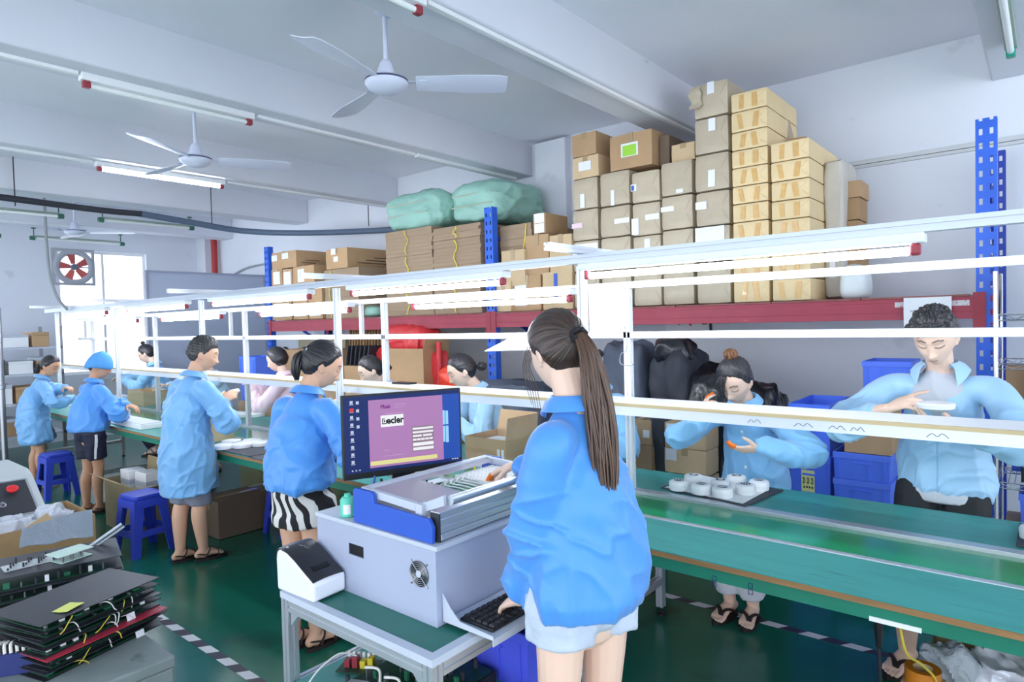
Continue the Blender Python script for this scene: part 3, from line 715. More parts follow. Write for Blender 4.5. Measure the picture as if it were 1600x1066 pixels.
# middle bay, left of the tall piles
YM = RK+.01
rkz(858, 893, 366, ZS+.30, YM, .40, 'pale carton with printed circles beside the leftmost parcel column', mat=m_carton2, ink=0)
rkz(847, 894, 424, ZS+.001, YM, .42, 'pale carton with a blue tape, under the printed carton', mat=m_carton2, st=[(.40, .2, .52, .95, m_bluel)], tape=False)
z = px_z(876, 424, YM)
rkz(820, 857, 366, ZS+.30, YM+.05, .40, 'plain brown carton left of the printed carton')
rkz(800, 845, 430, ZS+.001, YM+.03, .42, 'brown carton low on the shelf behind the lamp socket', st=[(.1, .15, .5, .8)])
rkz(833, 852, 333, px_z(840, 365, YM+.05)+.002, YM+.08, .34, 'brown carton with two white papers, topmost left of the tall piles', st=[(.12, .52, .92, .98), (.12, .03, .92, .48)])
rkz(783, 820, 390, ZS+.225, YM+.02, .34, 'pale carton lying beside the middle blue upright', mat=m_carton2, sd=[(.1, .35, .5, .75)])
rkz(772, 806, 408, ZS+.12, YM-.005, .02+.3, 'pale carton with a white sticker next to the middle blue upright', mat=m_carton2, st=[(.12, .1, .55, .6)]) if False else None
rkz(774, 798, 440, ZS+.001, YM, .3, 'pale carton at the foot of the middle upright', mat=m_carton2)
for k, (a, b, kk) in enumerate(((820, 858, m_pink), (860, 895, L))): pass

# flat cardboard bundles and the green sacks
m_sheet = pm('flat_cardboard', (158, 136, 112), .8, noise=(3, .08, (1, 1, 12)), objvar=.05)
m_yellow = pm('yellow_strap', (224, 206, 62), .5)
def bundle(lo, hi, label, n=9, seed=0, tie=.5):
    lo, hi = np.array(lo, float), np.array(hi, float); h = (hi-lo)/2; c = (lo+hi)/2; r = np.random.default_rng(seed)
    t = thing('cardboard_bundle', label, 'cardboard', (c[0], c[1], lo[2]), 0, 'flat cardboard bundles on the rack')
    V = []; F = []; H = 2*h[2]; j = r.uniform(-.006, .006, (n, 2)); rows = []
    for i in range(n):
        for e in (0.02, .98):
            z = H*(i+e)/n; a, b = h[0]-.010+j[i, 0], h[1]-.010+j[i, 1]; s = j[i, 0]
            V += [(-a+s, -b, z), (a+s, -b, z), (a+s, b, z), (-a+s, b, z)]; rows.append(len(V)-4)
    for k in range(len(rows)-1):
        for q in range(4): F.append((rows[k]+q, rows[k]+(q+1) % 4, rows[k+1]+(q+1) % 4, rows[k+1]+q))
    F.append((3, 2, 1, 0)); F.append(tuple(rows[-1]+q for q in range(4)))
    MB().add(V, F).build('cardboard_sheets', m_sheet, t, 0)
    x = h[0]*(2*tie-1); z = np.linspace(.01, H-.01, 7)
    MB().tube([(x+.022*math.sin(i*1.4+seed), -h[1]-.004, z[i]) for i in range(7)], [(.006, .002)]*7, 6, up=(0, 1, 0), n=4).build('yellow_tie', m_yellow, t)
    return t
YB_ = RK-.01
xa, xb, xc = px_x(601, 400, YB_), px_x(676, 400, YB_), px_x(752, 400, YB_)
zA = [px_z(638, y, YB_) for y in (358, 400, 440)]+[ZS+.001]
for i in range(3): bundle((xa, YB_, zA[i+1]+.001), (xb-.003, YB_+.75, zA[i]-.001), '%s bundle of flat brown cardboard in the pile under the smaller green sack' % ('topmost', 'middle', 'lowest')[i], 7, i+3, .48)
zB = [px_z(715, y, YB_) for y in (352, 373, 420, 448)]+[ZS+.001]
for i in range(4): bundle((xb+.003, YB_-.01, zB[i+1]+.001), (xc, YB_+.75, zB[i]-.001), '%s bundle of flat brown cardboard in the pile under the larger green sack' % ('topmost', 'second', 'third', 'lowest')[i], (4, 8, 5, 6)[i], i+13, .5)
# extra bundle behind the middle upright
bundle((xc+.004+.10, RK+.12, ZS+.001), (xc+.48, RK+.8, px_z(790, 352, RK+.1)), 'bundle of flat cardboard right of the middle blue upright', 12, 31, .8)
m_sack = pm('green_woven_sack', (152, 198, 184), .5, noise=(5, .06), bump=(26, .5), coat=.1)
def sack(c, h, label, seed, ear=None):
    def sq(V):
        V = V.copy(); V[:, 2] *= 1-.16*(np.abs(V[:, 0])**3); V[:, 1] *= 1-.10*np.abs(V[:, 0])**3; return V
    t = thing('woven_sack', label, 'sack', c)
    q_ = qbox(h, 30, 5, .012, 9, seed, c=(0, 0, h[2]), squash=sq); V_ = q_.v[0]; d_ = unit_rows(V_-np.array([0, 0, h[2]])); V_ += d_*((1-np.minimum(1, np.abs(wob(V_*np.array([.7, 1, 1.3]), 7, seed))*2.2))**1.5*.03+(1-np.minimum(1, np.abs(wob(V_, 15, seed+1))*2.2))**1.5*.014-.018)[:, None]; V_[:, 2] = np.maximum(V_[:, 2], 0)
    q_.build('sack_body', m_sack, t, 70)
    s = MB(); 
    for q in (-.25, .3): s.tube([(h[0]*u, -h[1]*1.0+.01*abs(u)**3, h[2]*(1+q)) for u in np.linspace(-.7, .7, 9)], .006, 5)
    s.build('seam', pm('sack_seam', (190, 196, 176), .6), t)
    if ear: MB().limb([(-h[0]*.9, -.05, h[2]*.5), (-h[0]*1.05, -.09, h[2]*.62), (-h[0]*1.14, -.1, h[2]*.78)], [(.05, .03), (.03, .012), (.012, .006)], 10).build('tied_corner', m_sack, t, 60)
    return t
s0, s1 = px_x(590, 325, RK), px_x(690, 325, RK); zt = px_z(640, 296, RK)
sack(((s0+s1)/2-.03, RK+.36, zA[0]+.002), ((s1-s0)/2-.05, .36, (zt-zA[0])/2), 'smaller green woven sack with a tied corner, left on the cardboard', 4, True)
s2, s3 = px_x(692, 320, RK), px_x(765, 320, RK)+.12; zt = px_z(725, 285, RK)
sack(((s2+s3)/2-.09, RK+.50, max(zB[0], zA[0])+.002), ((s3-s2)/2, .40, (zt-zB[0])/2), 'larger green woven sack on the cardboard behind the blue upright', 9)
# left bay cartons
YL = RK
Gc = 'cartons at the left end of the rack'
zr1, zr2 = px_z(460, 444, YL), px_z(460, 419, YL)
def lc(xl, xr, yt, zb, label, **kw): return rkz(xl, xr, yt, zb, YL, .45, label, group=Gc, **kw)
lc(424, 441, 420, ZS+.26, 'small labelled carton beside the left blue upright', st=[(.2, .5, .8, .9)])
lc(442, 456, 420, ZS+.26, 'narrow labelled carton second from the left blue upright', st=[(.1, .45, .9, .9)])
lc(457, 491, 415, ZS+.26, 'labelled carton below the two top left cartons', st=[(.25, .5, .55, .9)])
lc(424, 463, 393, zr2+.012, 'topmost carton at the left end of the rack', st=[(.02, .5, .25, .85), (.45, .55, .7, .9)], ink=2)
lc(424, 455, 448, ZS+.001, 'carton with white stickers in the bottom row by the left upright', st=[(.1, .1, .9, .5)])
lc(457, 480, 448, ZS+.001, 'second carton with white stickers in the bottom row', st=[(.1, .1, .9, .5)])
lc(481, 503, 448, ZS+.001, 'third carton with white stickers in the bottom row', st=[(.1, .1, .9, .5)])
bundle((px_x(505, 430, YL), YL, ZS+.001), (px_x(560, 430, YL), YL+.6, px_z(530, 420, YL)), 'pile of flattened cartons under the long carton', 7, 44, .2)
rkz(508, 542, 388, px_z(530, 420, YL)+.002, YL, .95, 'long carton with printing lying on the flattened cartons', ink=3, st=[(.4, .35, .6, .6), (.3, .7, .5, .99)], group=Gc)
o = qbox((.26, .16, .06), 12, 4, .02, 12, 5).build('crumpled_sack', m_sack, None, 40, loc=(px_x(575, 460, YL+.2), YL+.25, ZS+.066)); tag(o, 'crumpled green sack lying low between cartons and cardboard', 'sack')

# ------------------------------------------------------------------ below the shelf
def open_carton(lo, hi, label, flaps=(50, 60, 100, 100), mat=None, rz=0, st=(), name='open_cardboard_box', group=None, th=.005):
    """open box; flap angles outward from upright: front, back, left, right"""
    lo, hi = np.array(lo, float), np.array(hi, float); h = (hi-lo)/2; c = (lo+hi)/2; H = 2*h[2]; a, b = h[0], h[1]
    t = thing(name, label, 'box', (c[0], c[1], lo[2]), rz, group); mat = mat or m_carton
    w = MB().bb((-a, -b, 0), (a, b, th)); w.bb((-a, -b, th), (-a+th, b, H)).bb((a-th, -b, th), (a, b, H)).bb((-a+th, -b, th), (a-th, -b+th, H)).bb((-a+th, b-th, th), (a-th, b, H))
    w.build('carton_body', mat, t, 0)
    fl = min(a, b)*.85
    for (d, ang, wd) in (((0, -1), flaps[0], a), ((0, 1), flaps[1], a), ((-1, 0), flaps[2], b), ((1, 0), flaps[3], b)):
        if ang is None: continue
        r = math.radians(ang); ox, oy = d[0]*(a-th/2), d[1]*(b-th/2); u = np.array([d[0]*math.sin(r), d[1]*math.sin(r), math.cos(r)]); s = np.array([-d[1], d[0], 0.]); n = np.cross(u, s)*th/2
        o0 = np.array([ox, oy, H]); wd *= .97
        MB().hexa([o0-s*wd-n, o0+s*wd-n, o0-s*wd+n, o0+s*wd+n, o0-s*wd*.96+u*fl-n, o0+s*wd*.96+u*fl-n, o0-s*wd*.96+u*fl+n, o0+s*wd*.96+u*fl+n]).build('flap', mat, t, 0)
    for s in st: front(*s[:4], h, -b).build('shipping_label', s[4] if len(s) > 4 else m_label, t, 0)
    return t
m_bin = pm('blue_bin_plastic', (86, 126, 248), .35, noise=(4, .03))
m_bin2 = pm('violet_blue_bin', (84, 98, 232), .35, noise=(4, .03))
def bin_box(lo, hi, label, mat=None, group=None, rz=0, sticker=None, ribs=4):
    """plastic tote: tapered body with a rolled rim, vertical ribs and a hand grip"""
    lo, hi = np.array(lo, float), np.array(hi, float); h = (hi-lo)/2; c = (lo+hi)/2; H = 2*h[2]; a, b = h[0], h[1]; mat = mat or m_bin
    t = thing('plastic_tote', label, 'bin', (c[0], c[1], lo[2]), rz, group); th = .006; k = .94
    w = MB()
    def ring(sx, z, ins): return [(-a*sx+ins, -b*sx+ins, z), (a*sx-ins, -b*sx+ins, z), (a*sx-ins, b*sx-ins, z), (-a*sx+ins, b*sx-ins, z)]
    V = ring(k, 0, 0)+ring(.975, H, 0)+ring(.975, H, th)+ring(k, th, th)
    F = [(3, 2, 1, 0), (12, 13, 14, 15)]+[(r*4+q, r*4+(q+1) % 4, r*4+4+(q+1) % 4, r*4+4+q) for r in range(3) for q in range(4)]
    w.add(V, F).build('tote_body', mat, t, 0)
    r = MB()
    rz0, rz1 = H-.035, H-.0005
    for (x0, y0, x1, y1) in ((-a, -b, a, -b*.965), (-a, b*.965, a, b), (-a, -b*.965, -a*.965, b*.965), (a*.965, -b*.965, a, b*.965)): r.bb((x0, y0, rz0), (x1, y1, rz1))
    r.build('rim', mat, t, 0, .003)
    for i in range(ribs):
        x = a*(-.78+1.56*i/(ribs-1)); y0 = b*k; y1 = b*.975
        MB().hexa([(x-.004, -y0-.006, .01), (x+.004, -y0-.006, .01), (x-.004, -y0+.002, .01), (x+.004, -y0+.002, .01), (x-.004, -y1-.004, rz0), (x+.004, -y1-.004, rz0), (x-.004, -y1+.002, rz0), (x+.004, -y1+.002, rz0)]).build('rib', mat, t, 0)
    MB().bb((-a*.35, -b*1.004, H*.62), (a*.35, -b*.94, H*.66)).build('grip_lip', mat, t, 0, .002)
    if sticker:
        s = front(.30, .30, .62, .72, (a, b, h[2]), -b*.985).build('paper_sticker', pm('yellow_note', (236, 236, 160), .6), t, 0)
        q = MB()
        yy = -b*.985-.002
        for i in range(3):
            x = -a*.28+i*a*.20; e = a*.14
            q.box((x, yy, H*.56), (e, .001, .004)); q.box((x, yy, H*.51), (.004, .001, .042)); q.box((x, yy, H*.48), (e*1.05, .001, .004)); q.box((x+.006, yy, H*.525), (e*.8, .001, .003), roty(.7))
        for i in range(4): q.box((-a*.26+i*a*.13, yy, H*.39), (a*.07, .001, .012))
        q.build('handwriting', pm('black_ink', (40, 44, 40), .7), s, 0)
    return t
# blue totes at the right
YT = 3.98
def tt(xl, xr, yt, zb, Y, depth, label, **kw):
    ym = yt+25; return bin_box((px_x(xl, ym, Y), Y, zb+.001), (px_x(xr, ym, Y), Y+depth, px_z((xl+xr)/2, yt, Y)), label, **kw)
Gt = 'blue totes stacked under the rack'
za, zb_ = px_z(1262, 632, YT+.02), px_z(1262, 716, YT+.02)
def stack(xl, xr, Y, depth, cuts, labels, **kw):
    x0, x1 = px_x(xl, cuts[0]+40, Y), px_x(xr, cuts[0]+40, Y); zs = [px_z((xl+xr)/2, y, Y) for y in cuts]; step = zs[0]-zs[1]
    while zs[-1] > .12: zs.append(max(zs[-1]-step, 0) if zs[-1]-step > .08 else 0.)
    for i in range(len(zs)-1): bin_box((x0, Y, zs[i+1]+.0015), (x1, Y+depth, zs[i]), labels[min(i, len(labels)-1)] % (ORD[i],), group=Gt, sticker=(kw.get('sticker') == i))
stack(1232, 1297, YT+.04, .50, [632, 713], ['blue plastic tote, %s of the stack left of the open carton'], sticker=1)
stack(1301, 1392, YT, .36, [710, 752], ['blue plastic tote, %s of the stack beneath the open carton'])
stack(1347, 1425, YT+.42, .34, [565, 640], ['blue plastic tote, %s of the stack behind the young man'])
zt = px_z(1346, 710, YT)
t = open_carton((px_x(1318, 680, YT)+.0, YT+.02, zt+.002), (px_x(1392, 680, YT), YT+.33, px_z(1345, 648, YT)), 'open brown carton standing on blue totes behind the young man', flaps=(None, 12, None, 20), rz=.0)
# black covers and bags
m_cover = pm('black_cloth_cover', (50, 54, 64), .6, noise=(3, .15), bump=(9, .6))
m_bagb = pm('black_plastic_bag', (30, 32, 38), .28, bump=(14, .8), coat=.2)
m_coverg = pm('grey_cloth_cover', (84, 92, 108), .65, noise=(3, .1), bump=(8, .5))
def blob(name, c, h, label, mat, seed, k=5, amp=.03, cat='bag', fr=8, n=16, sm=60):
    mb = qbox(h, n+8, k, amp, fr, seed, c=(0, 0, h[2])); V = mb.v[0]; d = V-np.array([0, 0, h[2]]); r_ = np.abs(wob(V*np.array([1, 1, .55]), 9, seed+1)); r2 = np.abs(wob(V, 15, seed+2))
    V += unit_rows(d*np.array([1, 1, .4]))*((1-np.minimum(1, r_*2.2))**1.5*.045+(1-np.minimum(1, r2*2.2))**1.5*.02-.02)[:, None]; V[:, 2] = np.maximum(V[:, 2], 0)
    o = mb.build(name, mat, None, sm, loc=c); return tag(o, label, cat)
def atb(x0, x1, yt, Y): 
    return px_x(x0, yt+40, Y), px_x(x1, yt+40, Y), px_z((x0+x1)/2, yt, Y)
x0, x1, z = atb(936, 1000, 540, 4.12)
blob('covered_machine', ((x0+x1)/2, 4.34, 0), ((x1-x0)/2, .22, z/2), 'tall load under a dark grey cloth cover behind the ponytail woman', m_coverg, 3, 9, .02, 'covered load', 6)
x0, x1, z = atb(1000, 1062, 545, 4.05)
blob('covered_machine', ((x0+x1)/2+.02, 4.36, 0), ((x1-x0)/2+.02, .26, z/2), 'tall load under a black cover right of the light frame post', m_cover, 14, 5, .05, 'covered load', 5)
x0, x1, z = atb(1008, 1050, 535, 4.0)
blob('black_bag', ((x0+x1)/2, 4.30, z-.155), ((x1-x0)/2, .16, .09), 'puffy black bag on top of the covered load', m_bagb, 22, 3, .03, 'bag', 14)
x0, x1, z = atb(1060, 1118, 578, 4.1)
blob('black_bag', ((x0+x1)/2+.04, 4.36, 0), ((x1-x0)/2+.03, .24, z/2), 'shiny black plastic bag left of the woman with the bun', m_bagb, 33, 5, .045, 'bag', 12)
x0, x1, z = atb(1168, 1212, 590, 4.15)
blob('black_bag', ((x0+x1)/2-.05, 4.44, 0), ((x1-x0)/2, .2, z/2-.03), 'black plastic bag behind the right shoulder of the woman with the bun', m_bagb, 41, 5, .04, 'bag', 12)
x0, x1, z = atb(778, 836, 610, 4.2)
blob('covered_machine', (at(800, 640, Y=4.3)[0], 4.38, 0), (.46, .24, .56), 'low bulky load under a grey cover behind the front worker', m_coverg, 52, 7, .03, 'covered load', 5)
# cartons on the floor below
Y5 = 3.86
def fc_(xl, xr, yt, zb, Y, depth, label, **kw):
    return carton((px_x(xl, yt+25, Y), Y, zb+.001), (px_x(xr, yt+25, Y), Y+depth, px_z((xl+xr)/2, yt, Y)), label, **kw)
zq = px_z(1070, 702, Y5); zr_ = px_z(1070, 662, Y5); s_ = (zr_-zq)
fc_(1038, 1104, 662, zq, Y5, .2, 'brown carton with a white slip, upper one left of the woman with the bun', mat=m_carton2, st=[(.06, .25, .34, .95)])
fc_(1038, 1104, 702, zq-s_, Y5, .2, 'brown carton with printed text, second below the white slip carton', mat=m_carton2, st=[(.04, .5, .30, .95)])
carton((px_x(1038, 690, Y5), Y5, .001), (px_x(1104, 690, Y5), Y5+.2, zq-s_-.001), 'brown carton at the bottom of the pile by the woman with the bun', mat=m_carton2)
xq0, xq1 = px_x(990, 690, Y5+.05), px_x(1018, 690, Y5+.05); z1 = px_z(1003, 656, Y5+.05); z2 = px_z(1003, 695, Y5+.05)
carton((xq0, Y5+.05, z2), (xq1, Y5+.19, z1), 'brown carton with white tape beside the light frame post', st=[(.0, .0, .12, 1.), (.55, .3, .9, .6)])
carton((xq0, Y5+.05, z2-(z1-z2)), (xq1, Y5+.19, z2-.002), 'brown carton with white tape, second of its pile by the post', st=[(.0, .0, .12, 1.)])
carton((xq0, Y5+.05, .001), (xq1, Y5+.19, z2-(z1-z2)-.002), 'brown carton with white tape at the floor by the post', st=[(.0, .0, .12, 1.)])
blob('hanging_cover', ((px_x(1028, 700, Y5+.06)), Y5+.12, 0), (.055, .05, .56), 'narrow black cover hanging between the two carton piles', m_cover, 61, 6, .02, 'covered load', 6)
# middle part: red bags and tall carton
m_redbag = pm('red_bag', (226, 62, 66), .35, bump=(12, .6))
m_orange = pm('orange_red_bag', (236, 66, 40), .3, bump=(10, .4))
x0, x1, z = atb(608, 662, 545, 4.2)
t = open_carton((x0, 4.2, .42), (x1, 4.55, z), 'tall open carton stuffed with red bags behind the far workers', flaps=(None, 5, 24, 14))
carton((x0-.02, 4.2, .001), (x1+.02, 4.56, .418), 'carton beneath the tall open carton with red bags')
blob('red_bag', ((x0+x1)/2-.10, 4.40, z-.04), (.30, .15, .13), 'bulging red plastic bag on top of the tall carton', m_redbag, 71, 4, .04, 'bag', 9)
x2 = px_x(598, 560, 4.2); blob('red_bag', (x2-.20, 4.40, z-.30), (.17, .14, .15), 'red plastic bag behind the woman with the yellow hair clip', m_redbag, 73, 4, .03, 'bag', 9)
x3 = px_x(671, 590, 4.25); blob('red_bag', (x3, 4.36, .70), (.10, .06, (px_z(671, 556, 4.25)-.70)/2), 'tall narrow red bag hanging right of the tall carton', m_redbag, 75, 5, .02, 'bag', 12)
carton((x3-.12, 4.25, .001), (x3+.30, 4.6, .698), 'brown carton below the narrow red bag')
x4 = px_x(697, 590, 4.1); blob('orange_bag', (x4+.0, 4.18, .72), (.12, .05, (px_z(697, 573, 4.1)-.72)/2), 'orange red bag behind the woman looking down', m_orange, 77, 4, .01, 'bag', 6)
carton((x4-.16, 4.09, .001), (x4+.16, 4.27, .718), 'brown carton below the orange red bag')
x5 = px_x(684, 560, 4.3); conduit('red_pole', [(x5, 4.32, .73), (x5, 4.32, px_z(684, 535, 4.3))], .028, m_redbag, 'upright red rolled banner behind the orange bag', 'banner', 10)
# left part: shelf with slats and cartons
x6, x7, z6 = atb(538, 600, 513, 4.55)
t = thing('slat_stack', 'stack of brown cardboard dividers under the rack', 'cardboard', ((x6+x7)/2, 4.75, 0))
MB().bb(((x6-x7)/2, -.15, 0), ((x7-x6)/2, .15, z6-.38)).build('base_carton', m_carton, t, 0)
for i in range(14):
    x = (x6-x7)/2+.02+(x7-x6-.04)*i/13; MB().box((x, 0, z6-.19), (.012, .28, .375), roty(.08)).build('divider', m_carton if i % 3 else m_cardin, t, 0)
x8, x9, z8 = atb(534, 572, 540, 4.12)
t = thing('black_tray_stack', 'row of slanted black plastic trays behind the woman with the clip', 'tray', ((x8+x9)/2, 4.25, 0))
MB().bb(((x8-x9)/2, -.10, 0), ((x9-x8)/2, .10, z8-.22)).build('base_carton', m_carton, t, 0)
for i in range(6):
    x = (x8-x9)/2+.03+(x9-x8-.06)*i/5; MB().box((x, 0, z8-.11), (.018, .16, .21), roty(.22)).build('tray', m_dark, t, 0, .003)
fc_(440, 525, 545, .001, 4.35, .40, 'wide brown carton behind the woman in pink', mat=m_carton)
carton((px_x(445, 520, 4.6), 4.78, .001), (px_x(520, 520, 4.6), 5.15, 1.50), 'tall pale board carton below the left shelf bay', mat=pm('drab_board', (176, 166, 140), .7), tape=False)
x0, x1, z = atb(398, 416, 556, 4.2)
bin_box((x0, 4.0, z-.55), (x1+.12, 4.3, z), 'blue plastic tote left of the woman in pink', ribs=3)
carton((x0-.05, 3.98, .001), (x1+.17, 4.32, z-.552), 'carton that carries the blue tote left of the woman in pink')
fc_(536, 575, 570, .60, 4.0, .07, 'pale carton behind the zebra shorts woman', mat=m_carton2) if False else None
# poster with red strokes on the wall
pa, pb, pc_ = at(1040, 496, Y=YW-.01), at(1112, 518, Y=YW-.01), 0
t = thing('wall_poster', 'white wall poster with red lettering peeking out below the red beam', 'poster', (pa[0], YW-.006, pb[2]))
wx = pb[0]-pa[0]; MB().bb((0, -.004, 0), (wx, .005, .62)).build('sheet', m_white, t, 0)
rk_ = MB(); sx = wx/72
def stroke(mb, pts, w=.010): mb.tube([((x-1040)*sx, -.0055, (518-y)*sx*1.0) for x, y in pts], w, 6)
stroke(rk_, [(1059, 492), (1059, 503), (1063, 507)], .012); stroke(rk_, [(1070, 498), (1080, 508), (1083, 492)], .014); rk_.build('red_lettering', m_red, t)
bk = MB(); stroke(bk, [(1098, 501), (1105, 501), (1105, 507), (1098, 507), (1098, 501)], .006); stroke(bk, [(1110, 494), (1111, 518)], .012); bk.build('black_lettering', m_black, t)
# chrome wire shelving at the right edge
t = thing('wire_shelving', 'chrome wire shelving unit at the right edge', 'shelving', (0, 0, 0))
m_chrome = pm('chrome_wire', (206, 208, 212), .25, .9)
SX, SY = at(1556, 600, Y=4.12)[0]+.0, 4.12
SX0, SX1, SY0, SY1 = SX, SX+.95, SY, SY+.40
for (x, y) in ((SX0, SY0), (SX0, SY1), (SX1, SY0), (SX1, SY1)):
    MB().tube([(x, y, 0), (x, y, px_z(1555, 424, SY))], .0125, 10).build('post', m_chrome, t)
SHZ = [px_z(1575, y, SY) for y in (492, 568, 640, 755, 806)]
SHZ[4] = .42; SHZ.append(.10)
for z in SHZ:
    s = MB()
    for y in (SY0, SY1):
        s.tube([(SX0+.012, y, z), (SX1-.012, y, z)], .003, 6); s.tube([(SX0+.012, y, z-.03), (SX1-.012, y, z-.03)], .003, 6)
        n = 16; s.tube([(SX0+.012+(SX1-SX0-.024)*i/n, y, z-.03*(i % 2)) for i in range(n+1)], .002, 5)
    for x in (SX0, SX1):
        s.tube([(x, SY0+.012, z), (x, SY1-.012, z)], .003, 6); s.tube([(x, SY0+.012, z-.03), (x, SY1-.012, z-.03)], .003, 6)
    for i in range(1, 38): x = SX0+(SX1-SX0)*i/38; s.tube([(x, SY0, z+.003), (x, SY1, z+.003)], .0018, 4)
    s.build('wire_shelf', m_chrome, t)
def onshelf(i): return SHZ[i]+.0055
bx = SX0+.10
carton((SX0+.115, SY0+.03, onshelf(0)), (SX0+.50, SY0+.26, onshelf(0)+.16), 'pale carton on the top wire shelf at the right edge', mat=m_carton2, tape=False)
carton((SX0+.16, SY0+.05, onshelf(0)+.162), (SX0+.52, SY0+.30, onshelf(0)+.26), 'brown printed carton on the pale one, top wire shelf', tape=False, st=[(.1, .2, .5, .8, m_ink)])
bin_box((SX0+.115, SY0+.06, onshelf(1)), (SX0+.42, SY0+.28, onshelf(1)+.13), 'small blue tote on the second wire shelf at the right edge', ribs=3)
def device(lo, hi, label):
    lo, hi = np.array(lo), np.array(hi); c = (lo+hi)/2; h = (hi-lo)/2
    t = thing('electronic_device', label, 'device', (c[0], c[1], lo[2])); MB().bb((-h[0], -h[1], 0), (h[0], h[1], 2*h[2])).build('case', m_black, t, 0, .006)
    MB().bb((-h[0]*.9, -h[1]-.003, h[2]*1.55), (h[0]*.9, -h[1], h[2]*1.8)).build('front_trim', m_steel, t, 0)
    MB().tube([(h[0]*.5, -h[1]-.012, h[2]*.8), (h[0]*.5, -h[1], h[2]*.8)], .014, 12).build('knob', m_dark, t)
device((SX0+.13, SY0+.04, onshelf(2)), (SX0+.45, SY0+.3, onshelf(2)+.19), 'black device with a stepped front on the third wire shelf')
carton((SX0+.03, SY0+.22, onshelf(2)), (SX0+.122, SY0+.36, onshelf(2)+.20), 'tan carton at the back of the third wire shelf', tape=False)
device((SX0+.10, SY0+.02, onshelf(3)), (SX0+.5, SY0+.26, onshelf(3)+.15), 'black speaker like device on the fourth wire shelf')
bin_box((SX0+.01+.03, SY0+.29, onshelf(3)), (SX0+.5, SY0+.39, onshelf(3)+.26), 'blue tote at the back of the fourth wire shelf', ribs=4)
bin_box((SX0+.09, SY0+.02, onshelf(4)+.13), (SX0+.42, SY0+.25, onshelf(4)+.13+.15), 'small blue tote on the fifth wire shelf near the bench')
carton((SX0+.03, SY0+.01, onshelf(4)), (SX0+.5, SY0+.27, onshelf(4)+.128), 'brown carton under the small blue tote, fifth wire shelf', tape=False)
# ------------------------------------------------------------------ cart with the tester
CZ = .72; CX0, CX1, CY0, CY1 = -2.09, -1.31, 1.19, 2.02
m_matd = pm('dark_green_mat', (44, 116, 104), .4, noise=(2, .05))
m_grey = pm('tester_grey', (172, 180, 202), .5, noise=(2, .02))
m_greyl = pm('tester_light_grey', (196, 203, 216), .45)
t = thing('work_cart', 'aluminium framed cart with a dark green top carrying the grey tester', 'cart', (0, 0, 0))
for x in (CX0+.022, CX1-.022):
    for y in (CY0+.022, CY1-.022):
        l = MB(); profile(l, (x, y, .0), (x, y, CZ-.0225), .04); l.build('leg', m_alu, t)
for y in (CY0+.022, CY1-.022):
    for z in (CZ-.043, .3745):
        r = MB(); profile(r, (CX0+.044, y, z), (CX1-.044, y, z), .04); r.build('side_rail', m_alu, t)
for x in (CX0+.022, CX1-.022):
    for z in (CZ-.043, .3745):
        r = MB(); profile(r, (x, CY0+.044, z), (x, CY1-.044, z), .04); r.build('end_rail', m_alu, t)
w = .032
rim = MB().bb((CX0, CY0, CZ-.022), (CX1, CY0+w, CZ)).bb((CX0, CY1-w, CZ-.022), (CX1, CY1, CZ)).bb((CX0, CY0+w, CZ-.022), (CX0+w, CY1-w, CZ)).bb((CX1-w, CY0+w, CZ-.022), (CX1, CY1-w, CZ))
rim.build('top_rim', m_greyl, t, 0)
MB().bb((CX0+w, CY0+w, CZ-.021), (CX1-w, CY1-w, CZ-.006)).build('top_mat', m_matd, t)
MB().bb((CX0+.045, CY0+.005, .3950), (CX1-.045, CY1-.005, .4015)).build('lower_shelf', pm('teal_shelf', (86, 156, 152), .4), t)
for (x, y) in ((CX0+.05, CY0+.022), (CX1-.05, CY0+.022)):
    s = 1 if x < -1.7 else -1; MB().prism([(0, 0), (s*.05, 0), (0, -.05)], -.012, .012, rotx(PI/2), (x, y, CZ-.064)).build('corner_bracket', m_alu, t)
# ---- tester cabinet
TX0, TX1, TY0, TY1, TZ0, TZ1 = -2.075, -1.445, 1.34, 1.96, CZ-.0055, .968
t = thing('tester_cabinet', 'grey steel tester cabinet with a cooling fan grille on the cart', 'tester', ((TX0+TX1)/2, (TY0+TY1)/2, TZ0))
a, b, H = (TX1-TX0)/2, (TY1-TY0)/2, TZ1-TZ0
bd = MB()
hx, hz, fx, fz_ = -.085, H*.62, a-.075, H*.60   # handle recess and fan centre on the front face
# front face built round the hand hole
y0 = -b
bd.bb((-a, y0+.004, 0), (a, b, H-.016))
bd.build('cabinet_body', m_grey, t, 0, .002)
fp = MB().bb((-a, y0, 0), (hx-.042, y0+.004, H-.016)).bb((hx+.042, y0, 0), (a, y0+.004, H-.016)).bb((hx-.042, y0, 0), (hx+.042, y0+.004, hz-.02)).bb((hx-.042, y0, hz+.02), (hx+.042, y0+.004, H-.016))
fp.build('front_panel', m_grey, t, 0)
MB().bb((hx-.0405, y0+.002, hz-.0185), (hx+.0405, y0+.0039, hz+.0185)).build('handle_recess', m_black, t, 0)
MB().bb((-a-.004, -b-.006, H-.0155), (a+.012, b+.004, H)).build('lid', m_greyl, t, 0, .003)
R_ = rotx(PI/2); fc0 = (fx, y0, fz_)
fn = MB().lathe([(.041, .0005), (.041, .0015), (.001, .0016)], 32, fc0, R_); fn.build('fan_opening', m_black, t, 40)
g = MB()
for rr in (.012, .018, .024, .030, .036, .041):
    g.tube([(fx+rr*math.cos(q), y0-.0045, fz_+rr*math.sin(q)) for q in np.linspace(0, 2*PI, 29)], .0011, 6)
for s in (PI/4, 3*PI/4, 5*PI/4, 7*PI/4): g.tube([(fx+.012*math.cos(s), y0-.0035, fz_+.012*math.sin(s)), (fx+.054*math.cos(s), y0-.0035, fz_+.054*math.sin(s))], .0016, 6)
